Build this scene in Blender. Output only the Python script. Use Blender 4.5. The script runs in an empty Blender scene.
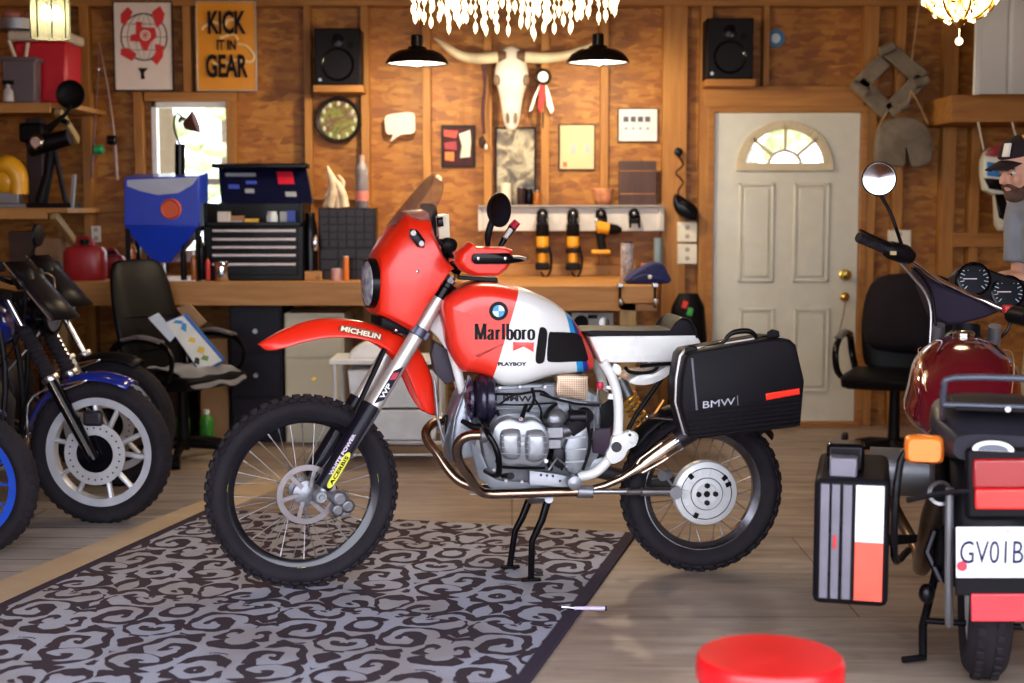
import bpy, bmesh, math, random
from mathutils import Vector, Matrix
SC = bpy.context.scene
COL = SC.collection
PI = math.pi
R = math.radians
V = Vector
# ------------------------------------------------------------------ camera
FPX = 1422.0
CAMH = 1.41
PITCH = math.atan(134.5 / FPX)
cd = bpy.data.cameras.new('camera')
cam = bpy.data.objects.new('camera', cd)
COL.objects.link(cam)
cam.location = (0, 0, CAMH)
cam.rotation_euler = (PI / 2 - PITCH, 0, 0)
cd.sensor_width = 36.0
cd.lens = FPX / 1024 * 36.0
cd.clip_start = 0.05
cd.dof.use_dof = True
cd.dof.focus_distance = 5.35
cd.dof.aperture_fstop = 2.2
SC.camera = cam
# ------------------------------------------------------------------ sky, light, exposure
w = bpy.data.worlds.new('sky')
SC.world = w
w.use_nodes = True
wn = w.node_tree
for n in list(wn.nodes):
    wn.nodes.remove(n)
wo = wn.nodes.new('ShaderNodeOutputWorld')
bg = wn.nodes.new('ShaderNodeBackground')
bg.inputs[0].default_value = (0.84, 0.89, 1.0, 1)
bg.inputs[1].default_value = 4.0
wn.links.new(bg.outputs[0], wo.inputs[0])
def area_light(name, loc, rot, sx, sy, power, color, portal=False):
    ld = bpy.data.lights.new(name, 'AREA')
    ld.shape = 'RECTANGLE'; ld.size = sx; ld.size_y = sy; ld.energy = power; ld.color = color
    o = bpy.data.objects.new(name, ld); COL.objects.link(o)
    o.location = loc; o.rotation_euler = rot
    if portal: ld.cycles.is_portal = True
    return o
SUN = bpy.data.lights.new('sun', 'SUN'); SUN.energy = 0.0; SUN.angle = R(20); SUN.color = (1, 0.95, 0.86)
so = bpy.data.objects.new('sun', SUN); COL.objects.link(so)
so.rotation_euler = V((-0.45, 1.0, -0.62)).to_track_quat('-Z', 'Y').to_euler()
SC.view_settings.view_transform = 'Standard'
SC.view_settings.look = 'None'
SC.view_settings.gamma = 1
SC.view_settings.use_curve_mapping = False
SC.view_settings.exposure = 0.8
SC.cycles.use_denoising = True
SC.cycles.max_bounces = 8
SC.cycles.diffuse_bounces = 4
SC.cycles.sample_clamp_indirect = 6.0
SC.cycles.caustics_reflective = False
SC.cycles.caustics_refractive = False
# ------------------------------------------------------------------ helpers
def ray(px, py):
    a = (px - 512) / FPX; b = (341.5 - py) / FPX
    c, s = math.cos(PITCH), math.sin(PITCH)
    return V((a, c + b * s, -s + b * c))
def W(px, py, Y):
    d = ray(px, py); t = Y / d.y
    return V((d.x * t, Y, CAMH + d.z * t))
def G(px, py, z=0.0):
    d = ray(px, py); t = (z - CAMH) / d.z
    return V((d.x * t, d.y * t, z))
class Fr:
    """a vertical reference plane: o on the ground, u along, v away from the viewer, z up"""
    def __init__(s, o, deg):
        s.o = V(o); a = R(deg); s.deg = deg
        s.u = V((math.cos(a), math.sin(a), 0)); s.n = V((-math.sin(a), math.cos(a), 0))
        s.M = Matrix.Translation(s.o) @ Matrix.Rotation(a, 4, 'Z')
    def P(s, px, py, v=0.0):
        d = ray(px, py); c = V((0, 0, CAMH))
        t = ((s.o + s.n * v - c).dot(s.n)) / d.dot(s.n)
        return c + d * t
    def Q(s, px, py, v=0.0):
        p = s.P(px, py, v) - s.o
        return (p.dot(s.u), p.z)
    def L(s, u, v, z):
        return s.o + s.u * u + s.n * v + V((0, 0, z))
def lin(c):
    out = []
    for x in c[:3]:
        x = x / 255.0
        out.append(x / 12.92 if x <= 0.04045 else ((x + 0.055) / 1.055) ** 2.4)
    return tuple(out) + (1,)
_m = {}
def nt(name):
    m = bpy.data.materials.new(name); m.use_nodes = True
    t = m.node_tree
    b = t.nodes['Principled BSDF']
    return m, t, b
def coords(t, scale=(1, 1, 1), rot=(0, 0, 0), kind='Object'):
    tc = t.nodes.new('ShaderNodeTexCoord'); mp = t.nodes.new('ShaderNodeMapping')
    mp.inputs['Scale'].default_value = scale; mp.inputs['Rotation'].default_value = rot
    t.links.new(tc.outputs[kind], mp.inputs[0])
    return mp.outputs[0]
def ramp(t, src, stops, interp='LINEAR'):
    r = t.nodes.new('ShaderNodeValToRGB'); cr = r.color_ramp; cr.interpolation = interp
    while len(cr.elements) < len(stops): cr.elements.new(0.5)
    for e, (p, c) in zip(cr.elements, stops):
        e.position = p; e.color = c
    t.links.new(src, r.inputs[0])
    return r.outputs[0]
def noise(t, vec, scale, detail=3, dist=0.0, rough=0.5):
    n = t.nodes.new('ShaderNodeTexNoise'); n.inputs['Scale'].default_value = scale
    n.inputs['Detail'].default_value = detail; n.inputs['Distortion'].default_value = dist
    n.inputs['Roughness'].default_value = rough
    if vec is not None: t.links.new(vec, n.inputs['Vector'])
    return n
def bump(t, b, src, strength=0.2, dist=0.01):
    n = t.nodes.new('ShaderNodeBump'); n.inputs['Strength'].default_value = strength; n.inputs['Distance'].default_value = dist
    t.links.new(src, n.inputs['Height']); t.links.new(n.outputs[0], b.inputs['Normal'])
def mix(t, fac, a, c, mode='MIX'):
    n = t.nodes.new('ShaderNodeMix'); n.data_type = 'RGBA'; n.blend_type = mode
    for sock, val in ((n.inputs[0], fac), (n.inputs[6], a), (n.inputs[7], c)):
        if hasattr(val, 'is_output') : t.links.new(val, sock)
        else: sock.default_value = val
    return n.outputs[2]
def mth(t, op, a, b_=0.0):
    n = t.nodes.new('ShaderNodeMath'); n.operation = op
    for sock, val in ((n.inputs[0], a), (n.inputs[1], b_)):
        if hasattr(val, 'is_output'): t.links.new(val, sock)
        else: sock.default_value = val
    return n.outputs[0]
def M(name, c=(128, 128, 128), rough=0.5, metal=0.0, coat=0.0, var=0.08, nscale=12, bmp=0.0, bscale=60, alpha=1.0, trans=0.0, emit=None, es=0.0, sheen=0, ior=None):
    """a plain surface with a little procedural mottling"""
    if name in _m: return _m[name]
    m, t, b = nt(name)
    cl = lin(c)
    b.inputs['Roughness'].default_value = rough; b.inputs['Metallic'].default_value = metal
    if max(c) < 75 and metal < .3: b.inputs['Specular IOR Level'].default_value = .12; coat *= .3
    b.inputs['Coat Weight'].default_value = coat; b.inputs['Coat Roughness'].default_value = 0.06
    if ior: b.inputs['IOR'].default_value = ior
    if sheen: b.inputs['Sheen Weight'].default_value = sheen
    vec = coords(t)
    n = noise(t, vec, nscale, 4)
    lo = tuple(x * (1 - var) for x in cl[:3]) + (1,); hi = tuple(min(1, x * (1 + var)) for x in cl[:3]) + (1,)
    t.links.new(ramp(t, n.outputs[0], [(0.3, lo), (0.7, hi)]), b.inputs['Base Color'])
    t.links.new(mth(t, 'MULTIPLY_ADD', n.outputs[0], 0.12), b.inputs['Roughness'])
    b.inputs['Roughness'].links[0].from_node.inputs[2].default_value = max(0.0, rough - 0.06)
    if bmp:
        bump(t, b, noise(t, vec, bscale, 4).outputs[0], bmp, 0.004)
    if alpha < 1: b.inputs['Alpha'].default_value = alpha
    if trans: b.inputs['Transmission Weight'].default_value = trans
    if emit: b.inputs['Emission Color'].default_value = lin(emit); b.inputs['Emission Strength'].default_value = es
    _m[name] = m
    return m
def wood(name, a, c, scale=(1, 1, 1), g=(3, 40, 40), rough=0.6, knots=True, rot=(0, 0, 0), kind='Object'):
    """sawn board: g gives the grain stretch per axis"""
    if name in _m: return _m[name]
    m, t, b = nt(name)
    vec = coords(t, g, rot, kind)
    n1 = noise(t, vec, 1.0, 5, 0.6)
    col = ramp(t, n1.outputs[0], [(0.3, lin(a)), (0.7, lin(c))])
    n2 = noise(t, coords(t, kind=kind), 2.2, 3)
    col = mix(t, mth(t, 'MULTIPLY', n2.outputs[0], 0.4), col, lin(tuple(x * .7 for x in a)))
    if knots:
        vo = t.nodes.new('ShaderNodeTexVoronoi'); vo.inputs['Scale'].default_value = 3.1
        t.links.new(coords(t, kind=kind), vo.inputs[0])
        k = ramp(t, vo.outputs['Distance'], [(0.02, (.55, .55, .55, 1)), (0.06, (0, 0, 0, 1))])
        col = mix(t, k, col, lin(tuple(x * .35 for x in a)))
    t.links.new(col, b.inputs['Base Color'])
    b.inputs['Roughness'].default_value = rough
    bump(t, b, n1.outputs[0], 0.15, 0.004)
    _m[name] = m
    return m
def rings_from(path, radii, seg, closed=False, up=None):
    pts = [V(p) for p in path]; n = len(pts)
    tang = []
    for i in range(n):
        if closed: a = pts[(i + 1) % n] - pts[i - 1]
        elif i == 0: a = pts[1] - pts[0]
        elif i == n - 1: a = pts[-1] - pts[-2]
        else: a = (pts[i + 1] - pts[i]).normalized() + (pts[i] - pts[i - 1]).normalized()
        if a.length < 1e-9: a = V((0, 0, 1))
        tang.append(a.normalized())
    ref = V(up) if up else (V((0, 0, 1)) if abs(tang[0].z) < 0.9 else V((1, 0, 0)))
    nrm = (ref - tang[0] * ref.dot(tang[0])).normalized()
    out = []
    for i in range(n):
        nrm = nrm - tang[i] * nrm.dot(tang[i])
        if nrm.length < 1e-6: nrm = tang[i].orthogonal()
        nrm.normalize(); bi = tang[i].cross(nrm)
        r = radii[i] if isinstance(radii, (list, tuple)) else radii
        if isinstance(r, (list, tuple)): ra, rb = r
        else: ra = rb = r
        out.append([pts[i] + nrm * (ra * math.cos(2 * PI * k / seg)) + bi * (rb * math.sin(2 * PI * k / seg)) for k in range(seg)])
    return out
def smooth_path(pts, n=6, closed=False):
    """Catmull-Rom through the points"""
    P = [V(p) for p in pts]; out = []; N = len(P)
    rng = range(N if closed else N - 1)
    for i in rng:
        p1 = P[i]; p2 = P[(i + 1) % N]
        p0 = P[i - 1] if (closed or i > 0) else p1 * 2 - p2
        p3 = P[(i + 2) % N] if (closed or i + 2 < N) else p2 * 2 - p1
        for k in range(n):
            s = k / n
            out.append(0.5 * ((2 * p1) + (p2 - p0) * s + (2 * p0 - 5 * p1 + 4 * p2 - p3) * s * s + (3 * p1 - p0 - 3 * p2 + p3) * s ** 3))
    if not closed: out.append(P[-1])
    return out
def sp2(pts, n=5, closed=True):
    return [(p.x, p.y) for p in smooth_path([(a, b, 0) for a, b in pts], n, closed)]
class MB:
    def __init__(s): s.bm = bmesh.new(); s.m = None
    def v(s, p):
        p = V(p)
        if s.m is not None: p = s.m @ p
        return s.bm.verts.new(p)
    def face(s, vs):
        try: return s.bm.faces.new(vs)
        except ValueError: return None
    def loft(s, rings, cap=True, closed=False, wrap=True):
        vr = [[s.v(p) for p in r] for r in rings]
        n = len(vr[0]); k = len(vr)
        for i in range(k if closed else k - 1):
            a = vr[i]; b = vr[(i + 1) % k]
            for j in range(n if wrap else n - 1):
                s.face((a[j], a[(j + 1) % n], b[(j + 1) % n], b[j]))
        if cap and not closed and wrap:
            s.face(list(reversed(vr[0]))); s.face(vr[-1])
        return s
    def tube(s, path, r, seg=10, closed=False, sm=0):
        if sm:
            if isinstance(r, (list, tuple)):
                k = len(path); rr = []
                for i in range(k - 1):
                    for j in range(sm):
                        f = j / sm; p, q = r[i], r[i + 1]
                        rr.append(tuple(x + (y - x) * f for x, y in zip(p, q)) if isinstance(p, tuple) else p + (q - p) * f)
                rr.append(r[-1]); r = rr
            path = smooth_path(path, sm, closed)
        return s.loft(rings_from(path, r, seg, closed), closed=closed)
    def cyl(s, a, b, r, r2=None, seg=16):
        return s.loft(rings_from([a, b], [r, r if r2 is None else r2], seg))
    def box(s, x0, x1, y0, y1, z0, z1):
        p = [(x0, y0), (x1, y0), (x1, y1), (x0, y1)]
        return s.loft([[(a, b, z0) for a, b in p], [(a, b, z1) for a, b in p]])
    def obox(s, c, size, rot=(0, 0, 0), M_=None):
        from mathutils import Euler
        mm = M_ if M_ is not None else Matrix.Translation(V(c)) @ Euler(rot).to_matrix().to_4x4()
        x, y, z = (q / 2 for q in size)
        p = [(-x, -y), (x, -y), (x, y), (-x, y)]
        return s.loft([[mm @ V((a, b, -z)) for a, b in p], [mm @ V((a, b, z)) for a, b in p]])
    def bar(s, a, b, wd, th, up=(0, 0, 1)):
        """rectangular bar from a to b; th along up"""
        a = V(a); b = V(b); t = (b - a).normalized(); u = V(up); u = (u - t * u.dot(t)).normalized(); sd = t.cross(u)
        return s.loft([[p + sd * (x * wd / 2) + u * (y * th / 2) for x, y in ((-1, -1), (1, -1), (1, 1), (-1, 1))] for p in (a, b)])
    def prism(s, poly, fr, v0, v1, inset=0.0):
        """polygon in (u,z) of frame fr pushed from v0 to v1"""
        def ring(pl, v): return [fr.L(a, v, b) for a, b in pl]
        if inset:
            cx = sum(p[0] for p in poly) / len(poly); cy = sum(p[1] for p in poly) / len(poly)
            def shr(k):
                out = []
                for a, b in poly:
                    d = math.hypot(a - cx, b - cy) or 1
                    out.append((a - (a - cx) / d * k, b - (b - cy) / d * k))
                return out
            q = inset * (1 if v1 > v0 else -1)
            return s.loft([ring(shr(inset), v0), ring(shr(inset * .3), v0 + q * .3), ring(poly, v0 + q), ring(poly, v1 - q), ring(shr(inset * .3), v1 - q * .3), ring(shr(inset), v1)])
        return s.loft([ring(poly, v0), ring(poly, v1)])
    def lathe(s, prof, c, axis=(0, 0, 1), seg=32, closed=False, arc=None):
        """prof [(r, h)] about axis through c"""
        ax = V(axis).normalized(); x = ax.orthogonal().normalized(); y = ax.cross(x); c = V(c)
        rings = [[c + ax * h + x * (r * math.cos(2 * PI * k / seg)) + y * (r * math.sin(2 * PI * k / seg)) for k in range(seg)] for r, h in prof]
        return s.loft(rings, cap=not closed, closed=closed)
    def ball(s, c, r, seg=16, rg=10, rot=None):
        if not isinstance(r, (list, tuple)): r = (r, r, r)
        c = V(c); rm = rot.to_3x3() if rot is not None else Matrix.Identity(3)
        rings = []
        for i in range(rg + 1):
            ph = -PI / 2 + PI * i / rg; cr = max(math.cos(ph), 0.02); 
            rings.append([c + rm @ V((r[0] * cr * math.cos(2 * PI * k / seg), r[1] * cr * math.sin(2 * PI * k / seg), r[2] * math.sin(ph))) for k in range(seg)])
        return s.loft(rings)
    def sheet(s, rows, th=0.0):
        """grid of points; th gives thickness later by solidify"""
        return s.loft(rows, cap=False, wrap=False)
    def build(s, name, mat, parent=None, bev=0.0, bseg=2, sub=0, solid=0.0, sharp=38, flat=False, loc=None, kind=None):
        bm = s.bm
        bmesh.ops.recalc_face_normals(bm, faces=bm.faces)
        if loc is not None: bm.transform(Matrix.Translation(-V(loc)))
        elif parent is not None: bm.transform(MW[parent.name].inverted())
        me = bpy.data.meshes.new(name)
        if not flat:
            for f in bm.faces: f.smooth = True
            if not sub:
                for e in bm.edges:
                    if len(e.link_faces) == 2 and e.calc_face_angle(0) > R(sharp): e.smooth = False
        bm.to_mesh(me); bm.free()
        o = bpy.data.objects.new(name, me); COL.objects.link(o)
        if isinstance(mat, (list, tuple)):
            for k in mat: me.materials.append(k)
        else: me.materials.append(mat)
        if loc is not None: o.location = loc; MW[o.name] = Matrix.Translation(V(loc))
        elif parent is not None: o.parent = parent; MW[o.name] = MW[parent.name]
        else: MW[o.name] = Matrix.Identity(4)
        if bev:
            b = o.modifiers.new('bevel', 'BEVEL'); b.width = bev; b.segments = bseg; b.limit_method = 'ANGLE'; b.angle_limit = R(35); b.harden_normals = False
        if solid:
            q = o.modifiers.new('solid', 'SOLIDIFY'); q.thickness = solid; q.offset = 0
        if sub:
            q = o.modifiers.new('sub', 'SUBSURF'); q.levels = sub; q.render_levels = sub
        if kind: o['kind'] = kind
        return o
MW = {}
def T(name, label, cat, loc, rz=0.0, group=None):
    o = bpy.data.objects.new(name, None); COL.objects.link(o)
    o.empty_display_size = 0.1
    o.location = loc; o.rotation_euler = (0, 0, rz)
    MW[o.name] = Matrix.Translation(V(loc)) @ Matrix.Rotation(rz, 4, 'Z')
    o['label'] = label; o['category'] = cat
    if group: o['group'] = group
    return o
def tag(o, label, cat, group=None, kind=None):
    o['label'] = label; o['category'] = cat
    if group: o['group'] = group
    if kind: o['kind'] = kind
    return o
def dup(root, loc=None, rz=None, label=None, group=None):
    kids = {}
    for q in COL.objects:
        if q.parent: kids.setdefault(q.parent.name, []).append(q)
    def cp(o, par):
        c = o.copy(); COL.objects.link(c)
        if par is not None: c.parent = par
        for k in kids.get(o.name, []): cp(k, c)
        return c
    r = cp(root, None)
    if loc is not None: r.location = loc
    if rz is not None: r.rotation_euler = (0, 0, rz)
    if label: r['label'] = label
    if group: r['group'] = group
    return r
def st(o):
    o['kind'] = 'structure'; return o
FONT = None
def text(body, mat, name, parent, o, ux, uy, h, wd=None, depth=0.002, off=0.0, bold=0.0, shear=0.0, up=True, serif=0.0, bend=None):
    """lettering as a mesh: o = centre, ux/uy = directions, h = cap height, wd = total width"""
    cu = bpy.data.curves.new(name, 'FONT'); cu.body = body; cu.size = 1.0; cu.offset = bold; cu.align_x = 'CENTER'; cu.shear = shear
    cu.extrude = 0.02; cu.resolution_u = 3
    tmp = bpy.data.objects.new('tmp', cu); COL.objects.link(tmp)
    dg = bpy.context.evaluated_depsgraph_get(); dg.update()
    me = bpy.data.meshes.new_from_object(tmp.evaluated_get(dg))
    bpy.data.objects.remove(tmp); bpy.data.curves.remove(cu)
    xs = [v.co.x for v in me.vertices]; ys = [v.co.y for v in me.vertices]
    x0, x1, y0, y1 = min(xs), max(xs), min(ys), max(ys)
    sy = h / (y1 - y0); sx = (wd / (x1 - x0)) if wd else sy
    o = V(o); ux = V(ux).normalized(); uy = V(uy).normalized(); n = ux.cross(uy)
    inv = MW[parent.name].inverted() if parent is not None else Matrix.Identity(4)
    for v in me.vertices:
        a = (v.co.x - (x0 + x1) / 2) * sx; b = (v.co.y - (y0 + y1) / 2) * sy
        p = o + ux * a + uy * b + n * (off + (depth if v.co.z > 0 else -depth))
        if bend: p = bend(p)
        v.co = inv @ p
    me.materials.clear(); me.materials.append(mat)
    q = bpy.data.objects.new(name, me); COL.objects.link(q)
    if parent is not None: q.parent = parent; MW[q.name] = MW[parent.name]
    return q
# common materials
m_black = M('black_plastic', (17, 15, 19), 0.45, var=.15)
m_blackg = M('black_gloss', (11, 10, 14), 0.18, coat=.3)
m_rubber = M('rubber', (38, 34, 39), 0.75, var=.2, bmp=.3, bscale=200)
m_steel = M('steel', (176, 174, 178), 0.3, 1.0)
m_chrome = M('chrome', (215, 215, 220), 0.09, 1.0, var=.03)
m_alu = M('cast_aluminium', (140, 140, 146), 0.42, 0.75, bmp=.25, bscale=150)
m_red = M('signal_red_paint', (236, 40, 16), 0.32, coat=.2, var=.03)
m_white = M('white_paint', (232, 230, 228), 0.28, coat=.5, var=.03)
m_orange = M('amber_lens', (240, 120, 30), 0.2, coat=.5)
m_brass = M('brass', (205, 165, 80), 0.25, 1.0)
m_darkmetal = M('dark_metal', (36, 33, 38), 0.35, 0.8)
# ------------------------------------------------------------------ the room
YW = 9.10          # front faces of the studs
YO = 9.19          # sheathing behind them
XL, XR, ZC = -3.95, 4.3, 3.35
def osb(name, a, b_, c):
    m, t, b = nt(name)
    vec = coords(t)
    nz = noise(t, vec, 3.0, 3)
    def flakes(rot, sc, vs):
        mp = coords(t, sc, rot)
        v = t.nodes.new('ShaderNodeTexVoronoi'); v.inputs['Scale'].default_value = vs
        v.inputs['Randomness'].default_value = 1.0
        t.links.new(mp, v.inputs[0])
        return v
    v1 = flakes((0, R(20), 0), (1, 1, 3.6), 9); v2 = flakes((0, R(-65), 0), (1, 1, 3.3), 11)
    s1 = t.nodes.new('ShaderNodeSeparateColor'); t.links.new(v1.outputs['Color'], s1.inputs[0])
    s2 = t.nodes.new('ShaderNodeSeparateColor'); t.links.new(v2.outputs['Color'], s2.inputs[0])
    f = mix(t, ramp(t, noise(t, vec, 7, 2).outputs[0], [(.45, (0, 0, 0, 1)), (.55, (1, 1, 1, 1))]), s1.outputs[0], s2.outputs[0])
    col = ramp(t, f, [(0.0, lin(a)), (0.45, lin(b_)), (1.0, lin(c))])
    col = mix(t, ramp(t, nz.outputs[0], [(.35, (0, 0, 0, 1)), (.75, (.55, .55, .55, 1))]), col, lin(a))
    fine = noise(t, coords(t, (12, 12, 60)), 1.0, 4)
    col = mix(t, mth(t, 'MULTIPLY', fine.outputs[0], 0.25), col, lin(tuple(x * .6 for x in a)))
    t.links.new(col, b.inputs['Base Color']); b.inputs['Roughness'].default_value = 0.55
    bump(t, b, f, 0.2, 0.004)
    return m
m_osb = osb('oriented_strand_board', (132, 76, 18), (168, 102, 28), (198, 138, 54))
m_stud = wood('pine_stud', (154, 98, 38), (186, 130, 62), g=(26, 26, 2.5), rough=.6)
m_beam = wood('pine_beam', (150, 94, 38), (182, 126, 60), g=(2.5, 26, 26), rough=.6)
# floor : brown sheet boards
def floor_mat(name, a, b_, c, rot, seams):
    m, t, b = nt(name)
    vec = coords(t, (1.4, 8, 1), (0, 0, rot))
    n1 = noise(t, vec, 1.6, 6, .4, .6)
    n2 = noise(t, coords(t), 1.1, 4)
    col = ramp(t, n1.outputs[0], [(0.28, lin(a)), (0.5, lin(b_)), (0.75, lin(c))])
    col = mix(t, ramp(t, n2.outputs[0], [(.38, (0, 0, 0, 1)), (.66, (.6, .6, .6, 1))]), col, lin(c))
    br = t.nodes.new('ShaderNodeTexBrick'); br.inputs['Scale'].default_value = 1.0
    br.inputs['Mortar Size'].default_value = 0.006 if seams else 0.004; br.inputs['Brick Width'].default_value = 2.4; br.inputs['Row Height'].default_value = seams or 1.2
    br.inputs['Color1'].default_value = (1, 1, 1, 1); br.inputs['Color2'].default_value = (.86, .86, .88, 1); br.inputs['Mortar'].default_value = (.35, .3, .28, 1)
    t.links.new(coords(t, (1, 1, 1), (0, 0, rot)), br.inputs[0])
    col = mix(t, 1.0, col, br.outputs[0], 'MULTIPLY')
    st_ = ramp(t, noise(t, coords(t), 6, 5).outputs[0], [(.62, (0, 0, 0, 1)), (.72, (.35, .35, .35, 1))])
    col = mix(t, st_, col, lin(tuple(x * .55 for x in a)))
    t.links.new(col, b.inputs['Base Color'])
    t.links.new(ramp(t, n1.outputs[0], [(.2, (.5, .5, .5, 1)), (.8, (.34, .34, .34, 1))]), b.inputs['Roughness'])
    bump(t, b, n1.outputs[0], 0.1, 0.003)
    return m
m_floor = floor_mat('worn_plywood', (110, 92, 80), (146, 126, 112), (178, 162, 148), 0, 0)
m_floor2 = floor_mat('weathered_deck_boards', (112, 104, 102), (148, 140, 136), (176, 168, 164), R(2), .19)
b = MB(); b.box(XL - .1, XR + .1, -1.6, YO + .1, -0.12, 0.0); st(b.build('floor', m_floor))
# lighter deck sheet on the left and the pale joint board beside the rug
a0 = G(0, 583); a1 = G(207, 500); dirn = (a1 - a0).normalized(); perp = V((-dirn.y, dirn.x, 0))
def along(p, s, q, z): return V((p.x + dirn.x * s + perp.x * q, p.y + dirn.y * s + perp.y * q, z))
b = MB()
e0 = along(a0, -2.6, 0, 0); e1 = along(a0, 2.25, 0, 0)
poly = [e0, e1, V((XL + .0, e1.y + 0.2, 0)), V((XL, e0.y, 0))]
b.loft([[V((p.x, p.y, 0.0005)) for p in poly], [V((p.x, p.y, 0.006)) for p in poly]])
st(b.build('floor', m_floor2))
b = MB()
wd = (G(0, 607) - a0).dot(-perp)
rings = [[along(a0, s, q, z) for q, z in ((0, .0005), (-wd, .0005), (-wd, .008), (0, .008))] for s in (-2.6, 2.25)]
b.loft(rings)
m_strip = wood('pale_board', (186, 160, 128), (212, 190, 160), g=(3, 3, 3), rough=.5, knots=False)
st(b.build('trim_1', m_strip))
# back wall sheathing in sheets with openings for window and door
wz0 = W(0, 205, YO).z
win = (W(149, 101, YW).x, W(231, 101, YW).x, W(190, 262, YW).z, W(190, 100, YW).z)
dor = (W(713, 300, YW).x, W(857, 300, YW).x, -0.01, W(785, 113, YW).z)
b = MB()
xs = [XL, win[0], win[1], dor[0], dor[1], XR]
def panel(x0, x1, z0, z1): b.box(x0, x1, YO, YO + .012, z0, z1)
panel(XL, win[0], 0, ZC); panel(win[0], win[1], 0, win[2]); panel(win[0], win[1], win[3], ZC)
panel(win[1], dor[0], 0, ZC); panel(dor[0], dor[1], dor[3], ZC); panel(dor[1], XR, 0, ZC)
st(b.build('wall_back', m_osb))
# outer side walls, ceiling
b = MB(); b.box(XL - .1, XL, 1.9, YO + .1, 0, ZC); st(b.build('wall_left', m_osb))
b = MB(); b.box(XR, XR + .1, 1.9, YO + .1, 0, ZC); st(b.build('wall_right', m_osb))
b = MB(); b.box(XL - .1, XR + .1, 1.9, YO + .1, ZC, ZC + .1); st(b.build('ceiling', M('ceiling_boards', (120, 90, 60), .7)))
# header and sides round the garage opening, unseen, added to dim the back wall
b = MB(); b.box(XL - .1, XR + .1, 1.8, 1.9, 2.5, ZC); b.box(XL - .1, -2.7, 1.8, 1.9, 0, 2.5); b.box(2.9, XR + .1, 1.8, 1.9, 0, 2.5); st(b.build('wall_front', m_osb))
b = MB(); b.box(-30, 30, -40, -1.6, -.12, -.01); st(b.build('ground', M('added_gravel_drive', (150, 146, 140), .9, var=.2, nscale=2)))  # unseen drive added for the mirror and chrome to reflect
# studs
n_trim = [1]
def stud(px, wpx=8, y0=-1, y1=500, Y=YW, mat=None, zt=2.78, name=None, zb=0.0):
    x = W(px, 200, Y).x; w_ = wpx / 156.0
    ztop = W(px, y0, Y).z if y0 >= 0 else zt
    zbot = max(zb, W(px, y1, Y).z) if y1 < 430 else zb
    n_trim[0] += 1
    q = MB(); q.box(x - w_ / 2, x + w_ / 2, Y, YO - .001, zbot, ztop)
    return st(q.build('trim_%d' % n_trim[0], mat or m_stud, bev=.003))
for px, wpx in ((88, 9), (309, 7), (366, 8), (427, 8), (488, 8), (545, 8), (604, 8)): stud(px, wpx)
stud(140, 9, 92); stud(232, 9, 92); stud(190, 8, 0, 92)
stud(674, 24); stud(705, 12); stud(764, 6, 0, 86); stud(868, 15); stud(898, 9); stud(948, 14)
def hboard(px0, px1, py0, py1, Y=YW, Y1=YO - .001, mat=None):
    p = W(px0, py0, Y); q_ = W(px1, py1, Y); n_trim[0] += 1
    q = MB(); q.box(p.x, q_.x, Y, Y1, q_.z, p.z)
    return st(q.build('trim_%d' % n_trim[0], mat or m_beam, bev=.003))
hboard(-120, 1140, -8, 6, YW - .01)            # top plate
hboard(144, 236, 92, 101, YW - .006)                      # window head
hboard(706, 864, 86, 107, YW - .02)            # door header
hboard(313, 363, 85, 92, YW - .22)             # speaker ledge
hboard(706, 756, 79, 86, YW - .22)
hboard(952, 1100, 95, 122, YW - .5)            # beam on the right
hboard(954, 1100, 233, 247, YW - .035)
hboard(88, 140, 204, 212, YW + .02); hboard(60, 92, 111, 119, YW + .02)
hboard(313, 362, 195, 200, YW + .03)
# far right recess post
stud(975, 9, 122, 500, YW - .02)
# ---------------- window
wx0, wx1, wz0, wz1 = win
m_vinyl = M('white_vinyl', (226, 226, 224), .4)
b = MB()
f = .075
for bx in ((wx0, wx1, wz1 - .045, wz1), (wx0, wx1, wz0, wz0 + f), (wx0, wx0 + .035, wz0, wz1), (wx1 - .045, wx1, wz0, wz1), (wx0, wx1, (wz0 + wz1) / 2 - .02, (wz0 + wz1) / 2 + .02)):
    b.box(bx[0], bx[1], YW + .04, YW + .1, bx[2], bx[3])
wf = st(b.build('window_1', m_vinyl, bev=.004))
m_glass, t_, b_ = nt('window_glass')
t_.nodes.remove(b_)
gl = t_.nodes.new('ShaderNodeBsdfGlossy'); gl.inputs['Roughness'].default_value = .03
tr = t_.nodes.new('ShaderNodeBsdfTransparent'); mx = t_.nodes.new('ShaderNodeMixShader'); mx.inputs[0].default_value = .08
nz_ = noise(t_, coords(t_), 3, 2); cr_ = ramp(t_, nz_.outputs[0], [(0, (.93, .95, .95, 1)), (1, (.99, 1, 1, 1))]); t_.links.new(cr_, tr.inputs[0])
t_.links.new(tr.outputs[0], mx.inputs[1]); t_.links.new(gl.outputs[0], mx.inputs[2])
t_.links.new(mx.outputs[0], t_.nodes['Material Output'].inputs[0])
b = MB(); b.box(wx0 + .03, wx1 - .04, YW + .065, YW + .07, wz0 + .05, wz1 - .04); b.build('pane', m_glass, wf)
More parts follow.
